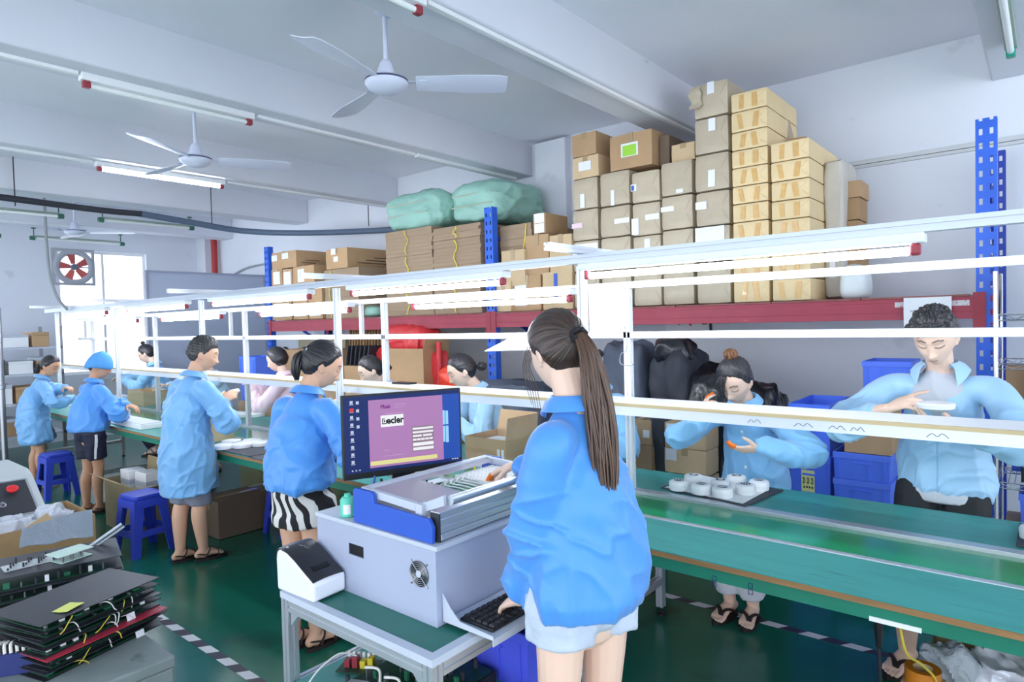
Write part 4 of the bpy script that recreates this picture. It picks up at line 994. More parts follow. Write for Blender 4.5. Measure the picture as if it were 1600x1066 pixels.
g.build('fan_guard', m_steel, t)
MB().lathe([(.011, .002), (.011, .0062), (.006, .0066), (.001, .006)], 20, fc0, R_).build('fan_hub', m_greyl, t)
for s in (PI/4, 3*PI/4, 5*PI/4, 7*PI/4): MB().lathe([(.0032, 0), (.0032, .003), (.001, .0035)], 8, (fx+.052*math.cos(s), y0-.0005, fz_+.052*math.sin(s)), R_).build('screw', m_steel, t)
# keyboard tray on the +x side
kt = MB()
TRZ = CZ+.012; KY0, KY1 = TY0+.02, TY1-.05; KX0, KX1 = TX1+.004, -1.235
cx, cy = (TX0+TX1)/2, (TY0+TY1)/2
kt.bb((KX0-cx, KY0-cy, TRZ-TZ0-.003), (KX1-cx, KY1-cy, TRZ-TZ0)).bb((KX1-cx-.003, KY0-cy, TRZ-TZ0-.022), (KX1-cx, KY1-cy, TRZ-TZ0-.003))
kt.build('keyboard_tray', m_greyl, t, 0, .001)
for yy in (KY0, KY1-.003):
    P = [(KX0-cx, TRZ-TZ0), (KX1-cx, TRZ-TZ0), (KX1-cx, TRZ-TZ0+.010), (KX0-cx+.07, TRZ-TZ0+.016), (KX0-cx+.03, TRZ-TZ0+.05), (KX0-cx, TRZ-TZ0+.085)]
    MB().prism(P, -.003, 0, rotx(PI/2), (0, yy-cy, 0)).build('tray_bracket', m_greyl, t, 0)
# keyboard
t = thing('keyboard', 'black computer keyboard on the sliding tray under the front worker\'s hand', 'keyboard', ((KX0+KX1)/2+.008, (KY0+KY1)/2-.02, TRZ+.0008))
kl, kw = .225, .068
MB().bb((-kw, -kl, 0), (kw, kl, .010)).build('keyboard_case', m_black, t, 0, .004)
kc = None
for r in range(5):
    for c in range(17):
        loc = (-kw+.016+r*.026, -kl+.021+c*.0256, .0102)
        if kc is None:
            q = MB(); q.hexa([(-.0105, -.0105, 0), (.0105, -.0105, 0), (-.0105, .0105, 0), (.0105, .0105, 0), (-.008, -.008, .006), (.008, -.008, .006), (-.008, .008, .006), (.008, .008, .006)])
            kc = q.build('keycap', pm('key_black', (38, 39, 44), .5), t, 0, loc=loc)
        else:
            o = kc.copy(); COL.objects.link(o); o.parent = t; o.location = loc
# ---- test fixture on the cabinet
FZ = TZ1+.001
t = thing('test_fixture', 'aluminium test fixture with blue end plates and a hinged clear cover', 'test fixture', (0, 0, FZ))
m_fblue = pm('fixture_blue', (48, 92, 196), .45)
FX0, FX1, FY0, FY1 = -1.86, -1.465, 1.345, 2.02
for y, s in ((FY0, 1), (FY1-.014, -1)):
    P = [(FX0, 0), (FX1, 0), (FX1+.004, .05), (FX1-.012, .075), (FX0+.115, .082), (FX0+.112, .108), (FX0+.10, .118), (FX0+.01, .118), (FX0, .108)]
    MB().prism(P, -.014, 0, rotx(PI/2), (0, y, 0)).build('end_plate', m_fblue, t, 0, .002)
MB().bb((FX0+.02, FY0+.016, 0), (FX1-.045, FY1-.016, .05)).build('base_block', m_dark, t)
pr = MB()
for i in range(4):
    z = .004+i*.0225; pr.bb((FX1-.035, FY0+.03, z), (FX1+.012-.002*i, FY1-.03, z+.0195))
pr.bb((FX1-.035, FY0+.03, .003), (FX1+.004, FY1-.03, .09)); pr.build('front_profile', m_alu, t, 0, .002)
MB().bb((FX1-.03, FY0+.024, .0), (FX1+.010, FY0+.0299, .088)).build('profile_end_cap', m_dark, t, 0)
# deck with boards
MB().bb((FX0+.03, FY0+.03, .0505), (FX1-.042, FY1-.03, .062)).build('deck', m_white, t)
MB().bb((FX0+.06, FY0+.24, .0625), (FX1-.10, FY0+.40, .070)).build('circuit_board', pm('pcb_green', (30, 120, 78), .45, noise=(60, .3)), t)
for i in range(14): MB().bb((FX0+.09, FY0+.41+i*.016, .0625), (FX1-.09, FY0+.419+i*.016, .092)).build('pin_block', m_white, t, 0)
for i in range(3):
    MB().bb((FX1-.070, FY0+.10+i*.16, .0625), (FX1-.05, FY0+.17+i*.16, .080)).build('clip', m_greyl, t, 0, .002)
# tilted cover: frame + acrylic, hinged along the -x side
Rc = roty(.05); o0 = np.array([FX0+.02, 0, .095])
def cov(mb, lo, hi): 
    lo, hi = np.array(lo), np.array(hi); c = (lo+hi)/2; return mb.box(Rc@c+o0, hi-lo, Rc)
f = MB(); W = .31
cov(f, (0, FY0+.02, 0), (.03, FY1-.02, .026)); cov(f, (W-.03, FY0+.02, -.012), (W, FY0+.06, .026)); cov(f, (.03, FY0+.02, 0), (W-.03, FY0+.04, .026)); cov(f, (.03, FY1-.04, 0), (W-.03, FY1-.02, .026))
f.build('cover_frame', m_greyl, t, 0, .002)
g = MB(); cov(g, (.03, FY0+.04, .012), (W-.004, FY0+.23, .02)); cov(g, (.03, FY0+.04, .0125), (.07, FY1-.04, .0195)); g.build('clear_cover', pm('frosted_acrylic', (214, 206, 220), .2, alpha=.55), t, 0)
gr = MB()
for i in range(9): cov(gr, (.08+.02*i, FY0+.05, .002), (.084+.02*i, FY0+.22, .010))
gr.build('cover_ribs', m_white, t, 0)
hp0, hp1 = np.array([FX1+.028, FY0+.055, .128]), np.array([FX1+.028, FY1-.055, .128])
MB().tube([hp0, hp1], .0155, 18).build('handle_bar', m_alu, t)
for y in (FY0+.038, FY1-.05):
    MB().hexa([(FX1-.075, y, .078), (FX1+.018, y, .112), (FX1-.075, y+.012, .078), (FX1+.018, y+.012, .112), (FX1-.085, y, .104), (FX1+.018, y, .146), (FX1-.085, y+.012, .104), (FX1+.018, y+.012, .146)]).build('lever_arm', m_greyl, t, 0, .002)
wr = MB()
for i in range(5):
    y = FY0+.28+.03*i; wr.tube([(FX0+.12, y, .072), (FX0+.15, y+.03, .10), (FX0+.19, y-.02, .10), (FX0+.22, y+.02, .085), (FX0+.25, y+.04, .074)], .0028, 6, n=5)
wr.build('white_wires', m_white, t)
# cup, pen, glue bottle
p = at(541, 812, Z=TZ1)
t = thing('teal_bottle', 'small teal plastic bottle with a white label beside the blue end plate', 'bottle', (p[0]-.03, p[1]+.03, TZ1+.001))
m_teal = pm('teal_plastic', (96, 206, 180), .4)
MB().lathe([(.024, 0), (.027, .004), (.027, .058), (.020, .068), (.012, .07), (.012, .08), (.001, .081)], 20).build('bottle_body', m_teal, t)
lb = MB(); n = 8; q0 = -1.25
for i in range(n):
    a0_, a1_ = q0+i*.12, q0+(i+1)*.12; r = .0276
    lb.add([(r*math.cos(a0_), r*math.sin(a0_), .012), (r*math.cos(a1_), r*math.sin(a1_), .012), (r*math.cos(a1_), r*math.sin(a1_), .046), (r*math.cos(a0_), r*math.sin(a0_), .046)], [(0, 1, 2, 3)])
lb.build('bottle_label', m_label, t)
pp = np.array([p[0]+.03, p[1]+.075, TZ1+.001])
conduit('pen', [pp, pp+np.array([.016, .02, .14])], .0042, pm('pen_blue', (60, 80, 170), .4), 'thin blue pen leaning upright behind the blue end plate', 'pen', 8)
# ---- monitor
mA = np.array([-2.03, 1.43]); mB = np.array([-1.835, 1.865]); mc = (mA+mB)/2; MW = np.linalg.norm(mB-mA); ux = (mB-mA)/MW
ang = math.atan2(ux[1], ux[0])          # local x runs along the screen, -y faces the viewer
zb, zt = 1.068, 1.388
t = thing('computer_monitor', 'black computer monitor showing a purple test window on the cart', 'monitor', (mc[0], mc[1], TZ1+.001), ang)
zo = TZ1+.001; b0, b1 = zb-zo, zt-zo; hw = MW/2
MB().bb((-hw, 0, b0), (hw, .022, b1)).build('bezel', m_black, t, 0, .003)
MB().bb((-.10, .022, b0+.05), (.10, .045, b1-.06)).build('rear_shell', m_black, t, 0, .008)
MB().bb((-.045, .012, .012), (.045, .04, b0+.08)).build('stand_neck', m_black, t, 0, .003) if False else MB().bb((-.045, .0225, .012), (.045, .04, b0+.06)).build('stand_neck', m_black, t, 0, .003)
MB().bb((-.12, -.03, 0), (.12, .14, .012)).build('stand_base', m_black, t, 0, .004)
def em(name, rgb, k=.62): return pm(name, tuple(v*.45 for v in rgb), .5, emit=k*.62, emitc=rgb, spec=.2)
SX0_, SX1_, SZ0, SZ1 = -hw+.008, hw-.008, b0+.024, b1-.008
def scr(mb, u0, v0, u1, v1, d=.0):   # u,v across the display, from top left
    x0, x1 = SX0_+(SX1_-SX0_)*u0, SX0_+(SX1_-SX0_)*u1; z1, z0 = SZ1-(SZ1-SZ0)*v0, SZ1-(SZ1-SZ0)*v1
    return mb.bb((x0, -.0012-d, z0), (x1, -.0004, z1))
disp = scr(MB(), 0, 0, 1, 1).build('display', em('screen_navy', (38, 58, 126), .5), t, 0)
scr(MB(), .78, .05, 1, .95, .0001).build('wallpaper_glow', em('screen_blue', (46, 92, 196), .6), disp, 0)
wl = MB(); scr(wl, .83, .27, .865, .47, .0003); scr(wl, .83, .49, .865, .71, .0003); scr(wl, .87, .28, .895, .47, .0003); scr(wl, .87, .49, .895, .72, .0003); wl.build('wallpaper_window', em('screen_lightblue', (150, 206, 255), .9), disp, 0)
scr(MB(), .20, .055, .845, .955, .0006).build('purple_window', em('screen_purple', (196, 142, 200), .62), disp, 0)
scr(MB(), .205, .87, .785, .925, .0009).build('yellow_status_bar', em('screen_yellow', (244, 236, 160), .7), disp, 0)
scr(MB(), .30, .27, .495, .425, .0009).build('logo_panel', em('screen_white', (250, 250, 250), .75), disp, 0)
scr(MB(), .565, .455, .76, .80, .0009).build('data_table', em('screen_tablegrey', (176, 150, 170), .5), disp, 0)
rows = MB()
for i, (v, h) in enumerate(((.475, .026), (.525, .026), (.575, .026), (.625, .026), (.68, .045), (.745, .04))):
    if i in (2, 3):
        n = (2, 5)[i-2]
        for k in range(n): scr(rows, .572+.182*k/n, v, .572+.182*(k+.86)/n, v+h, .0012)
    else: scr(rows, .572, v, .754, v+h, .0012)
rows.build('table_rows', em('screen_white', (250, 250, 250), .75), disp, 0)
sm = MB()
for (u, v, L) in ((.42, .13, .10), (.42, .165, .09), (.34, .245, .16), (.32, .735, .07), (.32, .81, .19)): 
    n = int(L/.012)
    for k in range(n): scr(sm, u+.012*k, v, u+.012*k+.007, v+.010, .0009)
sm.build('small_print', em('screen_palepink', (226, 190, 226), .6), disp, 0)
ic = MB(); ir = MB(); cols = []
for i in range(9): scr(ic, .05, .045+.098*i, .074, .085+.098*i, .0006); scr(ic, .045, .092+.098*i, .08, .1+.098*i, .0006)
for i in range(4): scr(ic, .10, .055+.105*i, .124, .095+.105*i, .0006)
for i in range(3): scr(ic, .05+.03*i, .955, .062+.03*i, .972, .0006)
for i in range(3): scr(ic, .92+.022*i, .955, .934+.022*i, .97, .0006)
ic.build('desktop_icons', em('screen_icon', (206, 214, 236), .7), disp, 0); scr(ir, .046, .143, .08, .193, .0010).build('red_icon', em('screen_red', (226, 66, 70), .7), disp, 0)
def stext(name, txt, u, v, size, mat, bold=0, xs=1):
    x = SX0_+(SX1_-SX0_)*u; z = SZ1-(SZ1-SZ0)*v
    return text_mesh(name, txt, size, mat, disp, (x, -.0024, z), (PI/2, 0, 0), .0002, 'CENTER', xs, 0, bold)
stext('logo_text', 'ecler', .422, .345, .036, em('screen_ink', (40, 42, 50), .02), .0012, .92)
lg = MB(); 
for (u0, v0, u1, v1) in ((.312, .312, .318, .388), (.312, .374, .350, .388), (.344, .33, .350, .388), (.312, .312, .336, .322)): scr(lg, u0, v0, u1, v1, .0014)
scr(lg, .326, .335, .336, .362, .0014); lg.build('logo_mark', em('screen_ink', (40, 42, 50), .02), disp, 0)
stext('title_text', 'Pbak', .343, .155, .020, em('screen_violet', (150, 52, 160), .45), .0006)
cable = MB().tube([(.10, .03, b0+.03), (.11, .05, b0-.04), (.10, .06, .10), (.12, .10, .02), (.16, .16, .006)], .004, 8, n=6); cable.build('monitor_cable', m_black, t)
conduit('black_cable_plug', [(mA[0]+.12, mA[1]+.08, 1.075), (mA[0]+.10, mA[1]+.10, 1.04), (mA[0]+.04, mA[1]+.10, .99), (mA[0]+.02, mA[1]+.12, .975)], .005, m_black, 'short black cable hanging behind the left side of the monitor', 'cable', 8, 5)
# ---- label printer
t = thing('label_printer', 'white desktop label printer with a curved black lid on the cart', 'printer', (-2.005, 1.262, CZ+.001), .05)
L_, Wd = .105, .068
prof = [(-L_, 0), (L_, 0), (L_+.002, .062), (L_-.01, .070), (L_-.055, .094), (0, .122), (-.045, .142), (-.085, .148), (-L_+.004, .140), (-L_-.002, .11)]
MB().prism(prof, -Wd, Wd, rotx(PI/2), (0, 0, 0)).build('printer_body', pm('printer_white', (236, 238, 246), .35), t, 30, .010)
G = np.zeros((14, 7, 3)); q = crom([(L_-.004, .0705), (L_-.055, .0955), (0, .1235), (-.045, .1435), (-.085, .1500), (-L_+.002, .1425), (-L_-.003, .118)], 4); q = q[np.linspace(0, len(q)-1, 14).astype(int)]
for i in range(14):
    for j in range(7): v = (j-3)/3; G[i, j] = (q[i, 0], -v*(Wd-.005), q[i, 1]-.004*v*v+.001)
lid = MB().sheet(G, .005).build('printer_lid', pm('printer_black', (40, 41, 48), .35), t, 50)
def onlid(u): i = u*(13); k = int(i); f = i-k; return q[k]*(1-f)+q[min(k+1, 13)]*f
a_ = onlid(.10); c_ = onlid(.24); sl = math.atan2(c_[1]-a_[1], a_[0]-c_[0])
m_ = (a_+c_)/2; MB().box((m_[0], 0, m_[1]+.0048), (.022, .066, .002), roty(sl)).build('label_slot', pm('slot_black', (8, 8, 10), .5), t, 0)
MB().box((m_[0]-.002, .0, m_[1]+.0065), (.006, .05, .003), roty(sl)).build('cutter_bar', m_black, t, 0)
for (u, y, nm) in ((.62, -.045, 'power_button'), (.38, -.022, 'feed_button'), (.36, .0, 'cut_button')):
    p_ = onlid(u); MB().lathe([(.0045, 0), (.0045, .0015), (.001, .002)], 12, (p_[0], y, p_[1]+.0032), roty(sl)).build(nm, m_greyl if 'power' in nm else m_dark, t)
p_ = onlid(.52); text_mesh('printer_brand', 'brother', .013, m_greyl, t, (p_[0], .005, p_[1]+.0042), (0, sl, PI/2), .0003)
p_ = onlid(.44); text_mesh('printer_model', 'QL-800', .009, m_greyl, t, (p_[0], .012, p_[1]+.0042), (0, sl, PI/2), .0003)

# ------------------------------------------------------------------ amplifier chassis with circuit boards
m_panel = pm('black_panel', (52, 54, 62), .42, .2, noise=(7, .12), mottle=((98, 100, 110), 18, .73))
m_paneldk = pm('dark_panel', (34, 35, 42), .5)
m_pcb = pm('pcb_dark_green', (18, 66, 46), .45, noise=(40, .3))
m_wire = pm('white_wire', (224, 222, 216), .45); m_wirey = pm('yellow_wire', (206, 186, 70), .45)
m_redpanel = pm('red_panel', (176, 50, 70), .45)
def chassis(name, label, loc, rz, w, d, h, top=None, seed=0, group=None, parts=10, wires=3, tilt=None, lid=True, tag_=True, cat='circuit panel'):
    """shallow black chassis: lid plate, base tray, a green circuit board with components showing at its open edge (-y)"""
    r = np.random.default_rng(seed); t = thing(name, label, cat, loc, rz, group)
    if tilt: t.rotation_euler = (tilt[0], tilt[1], rz)
    MB().bb((-w/2, -d/2, 0), (w/2, d/2, .003)).build('base_plate', m_paneldk, t, 0)
    MB().bb((-w/2+.02, -d/2+.006, .0032), (w/2-.06, d/2-.02, .0062)).build('circuit_board', m_pcb, t, 0)
    if lid: MB().bb((-w/2, -d/2-.004, h-.0035), (w/2, d/2, h-.0005)).build('top_plate', top or m_panel, t, 0)
    for i in range(parts):
        x = -w/2+.04+(w-.12)*i/max(1, parts-1)+r.uniform(-.01, .01); y = -d/2+r.uniform(.012, .05); hh = r.uniform(.35, .85)*(h-.012)
        k = r.integers(0, 4)
        if k == 0: MB().lathe([(.006, .0063), (.006, hh+.004), (.004, hh+.006)], 10, (x, y, 0)).build('capacitor', m_dark, t)
        elif k == 1: MB().bb((x-.008, y-.005, .0063), (x+.008, y+.005, .006+hh)).build('connector', m_white, t, 0)
        elif k == 2: MB().bb((x-.012, y-.006, .0063), (x+.012, y+.006, .006+hh*.7)).build('relay', pm('relay_green', (40, 110, 80), .5), t, 0)
        else: MB().bb((x-.003, y-.008, .0063), (x+.003, y+.008, .006+hh)).build('heatsink', m_steel, t, 0)
    for i in range(wires):
        x = r.uniform(-w*.36, w*.36); y = -d/2; L = r.uniform(-.06, .06)
        MB().tube([(x, y+.02, h*.6), (x+L*.3, y-.008, h*.75), (x+L*.7, y-.016, h*.3), (x+L, y-.015, -h*.35), (x+L*1.3, y-.013, -h*.7)], .0022, 6, n=5).build('wire', m_wire if i % 3 else m_wirey, t)
    if tag_:
        x = r.uniform(-w*.1, w*.3); MB().box((x, -d/2-.009, h*.35), (.036, .0012, .030), rotx(-.25)).build('paper_tag', m_label, t, 0)
    return t
# on the cart's lower shelf
SZ = .402
chassis('amplifier_chassis', 'opened black chassis tilted on the lower shelf of the cart', (-1.91, 1.72, SZ), .12, .30, .36, .05, seed=5, wires=1, parts=0, tag_=False, lid=False)
t = thing('circuit_module', 'circuit module with red and yellow connectors on the cart shelf', 'circuit board', (-1.93, 1.40, SZ+.0085+.0), .5)
MB().bb((-.07, -.05, 0), (.07, .05, .003)).build('circuit_board', m_pcb, t, 0)
for i in range(4): MB().bb((-.05+i*.03, -.02, .0032), (-.03+i*.03, .005, .03+.012*(i % 2))).build('red_connector' if i < 2 else 'yellow_connector', m_redcap if i < 2 else m_yellow, t, 0)
for i in range(6): MB().bb((-.05+i*.019, .012, .0032), (-.04+i*.019, .022, .045)).build('white_pin', m_white, t, 0)
MB().tube([(.0, -.02, .05), (-.05, -.05, .07), (-.10, -.10, .04), (-.13, -.14, .0)], .003, 8, n=6).build('white_wire', m_wire, t)
t = thing('amplifier_board', 'large green circuit board crowded with capacitors on the cart shelf', 'circuit board', (-1.64, 1.42, SZ+.0005), .0)
MB().bb((-.18, -.20, 0), (.18, .20, .05)).build('chassis_tray', m_paneldk, t, 0, .002)
MB().bb((-.17, -.19, .0502), (.17, .19, .054)).build('circuit_board', m_pcb, t, 0)
r_ = np.random.default_rng(2)
for i in range(34):
    x, y = -.15+.3*((i*5) % 17)/16, -.17+.34*((i*3) % 13)/12; hh = .025+.03*r_.random()
    if i % 3 == 0: MB().lathe([(.008, .0542), (.008, .054+hh), (.005, .056+hh)], 12, (x, y, 0)).build('capacitor', m_dark, t)
    elif i % 3 == 1: MB().bb((x-.003, y-.009, .0542), (x+.003, y+.009, .054+hh)).build('transistor', m_steel, t, 0)
    else: MB().bb((x-.008, y-.005, .0542), (x+.008, y+.005, .05+hh*.8)).build('relay', pm('relay_green', (40, 110, 80), .5), t, 0)
for i in range(3): MB().tube([(-.14+.1*i, -.10, .085), (-.10+.1*i, -.13, .115), (-.06+.1*i, -.11, .11), (-.02+.1*i, -.14, .08)], .0045, 8, n=6).build('white_wire', m_wire, t)
MB().box((-.10, -.165, .075), (.07, .025, .012), rotz(.4)).build('metal_clip', m_alu, t, 0)
t = thing('heatsink_block', 'black finned heat sink with pins at the right end of the cart shelf', 'heat sink', (-1.39, 1.42, SZ+.0005), .3)
MB().bb((-.035, -.10, 0), (.035, .10, .03)).build('base', m_dark, t, 0)
for i in range(6):
    MB().tube([(.01, -.08+i*.032, .0305), (.03, -.08+i*.032, .085)], .007, 8).build('pin', m_steel, t)
# totes below the tray side
bin_box((-1.70, 1.64, .402), (-1.335, 1.99, .60), 'violet blue tote at the back of the cart shelf under the keyboard tray', mat=m_bin2)
# ------------------------------------------------------------------ near left pile
m_crate = pm('grey_crate', (128, 138, 138), .6, noise=(6, .12), mottle=((92, 100, 102), 9, .62))
def crate(lo, hi, label, mat=None, rz=0):
    lo, hi = np.array(lo, float), np.array(hi, float); c = (lo+hi)/2; h = (hi-lo)/2
    t = thing('storage_crate', label, 'crate', (c[0], c[1], lo[2]), rz)
    MB().bb((-h[0]*.985, -h[1]*.985, 0), (h[0]*.985, h[1]*.985, 2*h[2]-.045)).build('crate_body', mat or m_crate, t, 0, .008)
    MB().bb((-h[0], -h[1], 2*h[2]-.0445), (h[0], h[1], 2*h[2])).build('crate_lid', mat or m_crate, t, 0, .008)
    return t
crate((-3.22, .28, 0), (-2.585, 1.03, .40), 'weathered grey crate under the near pile of black panels')
Rr, Rb, Rn = at(233, 909, Z=.60), at(186, 880, Z=.60), at(37, 991, Z=.60)
u = unit((Rn-Rr)); c0 = (Rn+Rb)/2; W_ = np.linalg.norm(Rn-Rr)*.98; D_ = .33
pz = math.atan2(-u[1], -u[0])     # local x runs from the near end to the right end; -y is the open edge facing the room
px0, py0 = c0[0]+.0, c0[1]+.0
levels = [(.401, .028, None, 0, .0), (.430, .030, None, .05, .012), (.461, .020, m_redpanel, -.035, .055), (.482, .030, None, .02, .0), (.513, .026, None, -.04, .02), (.540, .030, None, .04, -.005), (.571, .032, None, 0, 0)]
nm = ['lowest', 'second from the bottom', 'third from the bottom, under the red one', 'fourth', 'fifth', 'sixth', 'topmost']
labs = ['black panel with a white tag, bottom of the near pile', 'black panel second from the bottom of the near pile', 'red topped panel midway down the near pile', 'black panel lying right on the red one in the near pile', 'black panel two above the red one in the near pile', 'black panel just under the top one of the near pile', 'topmost black panel of the near pile, holding a yellow note']
for i, (z, h, top, rr, off) in enumerate(levels):
    a = pz+rr; ox = px0+off*math.sin(a)+.012*math.cos(i*2.1); oy = py0-off*math.cos(a)
    t = chassis('amplifier', labs[i], (ox, oy, z), a, W_, D_-.02 if i else D_, h, top, 30+i, 'panels of the near pile', parts=(7, 9, 3, 9, 8, 9, 8)[i], wires=(1, 2, 1, 3, 3, 3, 2)[i], tag_=i in (0, 3))
    if i == 6:
        top_t = t
q = at(107, 950, Z=.604)
o = MB().sheet(np.array([[(.042*i-.042, .032*j-.032, .0015+.003*(j == 0)) for j in range(3)] for i in range(3)], float), .0008).build('sticky_note', pm('sticky_yellow', (222, 226, 120), .7), None, 60, loc=(q[0], q[1], .604), rz=pz+.25); tag(o, 'yellow sticky note on the topmost near panel', 'note')
# ribbon connectors at the near left corner
t = thing('ribbon_connector', 'blue connector strip with a row of white ribbon wires at the lower left', 'connector', tuple(at(30, 1030, Z=.45)), pz-.9)
MB().bb((-.09, -.02, -.049), (.09, .0, .03)).build('connector_body', pm('navy_connector', (40, 52, 110), .5), t, 0)
for i in range(9): MB().tube([(-.08+.02*i, -.01, .0301), (-.085+.02*i, .005, .06), (-.075+.02*i, .04, .055), (-.08+.02*i, .07, .03)], .0055, 6, n=4).build('ribbon_wire', m_wire, t)
# second pile just behind
P0, P1 = at(185, 868, Z=.58), at(0, 905, Z=.58)
crate((-4.30, .30, 0), (-3.45, 1.12, .42), 'grey crate under the second pile of panels further back', rz=.0)
uu = unit(P0-P1); a2 = math.atan2(uu[1], uu[0]); pc = (P0+P1)/2+np.array([-uu[1], uu[0], 0])*.17
W2 = .56
for i, (z, h, dx) in enumerate(((.421, .045, .0), (.467, .045, .01), (.513, .062, -.01))):
    chassis('amplifier', ['black panel at the bottom of the second pile', 'black panel in the middle of the second pile', 'black panel on top of the second pile, under loose circuit boards'][i], (pc[0]-uu[0]*.04+dx, pc[1]-uu[1]*.04, z), a2, W2, .33, h, None, 50+i, 'panels of the second pile', parts=11, wires=0, tag_=False)
zt2 = .576
def on2(px, py, z=zt2): return at(px, py, Z=z)
# foil sheet leaning over the back of the pile
fa, fb = on2(30, 858), on2(146, 838); G = np.zeros((10, 6, 3)); dirv = fb-fa; dirv[2] = 0; nrm = np.array([-dirv[1], dirv[0], 0])/np.linalg.norm(dirv)
for i in range(10):
    for j in range(6): s = j/5; G[i, j] = fa+dirv*i/9+nrm*(.20*s)*(1-.1*math.sin(i))+np.array([0, 0, .003+.10*s*(.5+.5*i/9)+.006*math.sin(i*1.3+j)])
o = MB().sheet(G, .002).build('foil_sheet', pm('bubble_foil', (176, 184, 196), .28, .85, bump=(40, .6)), None, 70); tag(o, 'shiny silver insulating sheet leaning behind the loose circuit boards', 'sheet')
t = thing('circuit_board', 'pale circuit board raised on its components atop the second pile', 'circuit board', tuple(on2(112, 872)), a2+.5)
MB().bb((-.07, -.045, .0), (.07, .045, .003)).build('lower_board', pm('pcb_pale', (196, 222, 210), .4), t, 0)
for i in range(12): MB().lathe([(.005, .0032), (.005, .03), (.003, .031)], 8, (-.06+.011*i, -.035+.024*(i % 4), 0)).build('capacitor', m_dark if i % 2 else m_steel, t)
MB().bb((-.085, -.05, .0335), (.075, .06, .0365)).build('upper_board', pm('pcb_pale', (196, 222, 210), .4), t, 0)
t = thing('circuit_board', 'silvery circuit board with standing pins left of the pale board', 'circuit board', tuple(on2(50, 880)), a2+.2)
MB().bb((-.11, -.05, .0), (.11, .05, .003)).build('board', pm('pcb_silver', (206, 212, 214), .3, .4), t, 0)
for i in range(14): MB().bb((-.10+.0145*i, -.04+.026*(i % 4), .0032), (-.093+.0145*i, -.033+.026*(i % 4), .012+.02*((i*3) % 5)/4)).build('pin', m_dark, t, 0)
b0_, b1_ = on2(146, 850, .585), at(190, 819, Z=.66); dv = unit(b1_-b0_)
for k, lab in enumerate(('silver channel bar jutting out toward the stool', 'second thinner silver bar jutting out toward the stool')):
    o_ = np.array([.0, .03*k, -.006*k]); q = MB(); q.tube([b0_+o_-dv*.12, b1_+o_-dv*.02*k], [(.016-.006*k, .007)]*2, 8, up=(0, 0, 1)); o = q.build('metal_bar', m_alu, None, 30); tag(o, lab, 'metal bar')
# open carton with plastic bags
t = open_carton((-5.62, .86, 0), (-5.03, 1.52, .405), 'open brown carton filled with clear plastic bags at left', flaps=(None, None, None, None), mat=pm('carton_worn', (170, 138, 98), .75, noise=(5, .1)), th=.008)
m_film = pm('clear_film', (226, 230, 240), .22, alpha=.8, bump=(22, .6))
for (c, h, sd, lab) in (((-5.38, 1.08, .29), (.15, .19, .12), 3, 'large clear plastic bag in the left of the open carton'), ((-5.40, 1.36, .32), (.14, .10, .11), 4, 'crumpled clear plastic bag at the right of the open carton'), ((-5.18, 1.30, .28), (.10, .14, .07), 6, 'small clear plastic bag at the front of the open carton')):
    q_ = qbox(h, 22, 3.2, .02, 12, sd); V_ = q_.v[0]; V_ += unit_rows(V_)*((1-np.minimum(1, np.abs(wob(V_, 15, sd))*2.2))**1.5*.05+(1-np.minimum(1, np.abs(wob(V_, 28, sd+1))*2.2))**1.5*.025-.03)[:, None]
    o = q_.build('plastic_bag', m_film, None, 35, loc=c); tag(o, lab, 'bag')
o = MB().box((-5.08, 1.16, .34), (.006, .30, .13), rotx(.5)).build('cardboard_divider', m_carton2, None, 0); tag(o, 'loose cardboard piece standing in the open carton', 'cardboard')
# grey machine with the red button
mx0 = at(52, 742, Z=.55)
t = thing('control_machine', 'grey machine with a dark control panel and a red button at the left edge', 'machine', (-6.0, 1.02, 0))
m_mach = pm('machine_grey', (188, 194, 196), .45)
P = [(-.55, 0), (.50, 0), (.50, .36), (.12, .60), (.02, .63), (-.55, .63)]
MB().prism(P, -.36, .36, rotx(PI/2), (0, 0, 0)).build('machine_body', m_mach, t, 0, .012)
sl2 = math.atan2(.24, .38); mid = np.array([.31, 0, .48]); Rm = roty(sl2)
MB().box(mid+Rm@np.array([0, .03, .0035]), (.34, .54, .006), Rm).build('control_panel', m_dark, t, 0, .002)
MB().box(mid+Rm@np.array([0, .03, .0015]), (.37, .57, .004), Rm).build('panel_frame', m_steel, t, 0, .001)
MB().lathe([(.012, .0), (.012, .02), (.034, .022), (.036, .034), (.026, .042), (.001, .043)], 20, mid+Rm@np.array([-.06, .20, .007]), Rm).build('red_button', pm('button_red', (224, 40, 44), .35), t)
MB().lathe([(.022, .0), (.024, .004), (.014, .006), (.012, .024), (.001, .025)], 18, mid+Rm@np.array([.06, .12, .007]), Rm).build('dial_knob', m_steel, t)
MB().bb((-.25, .05, .6305), (-.17, .13, .70)).build('switch_box', m_black, t, 0, .004)
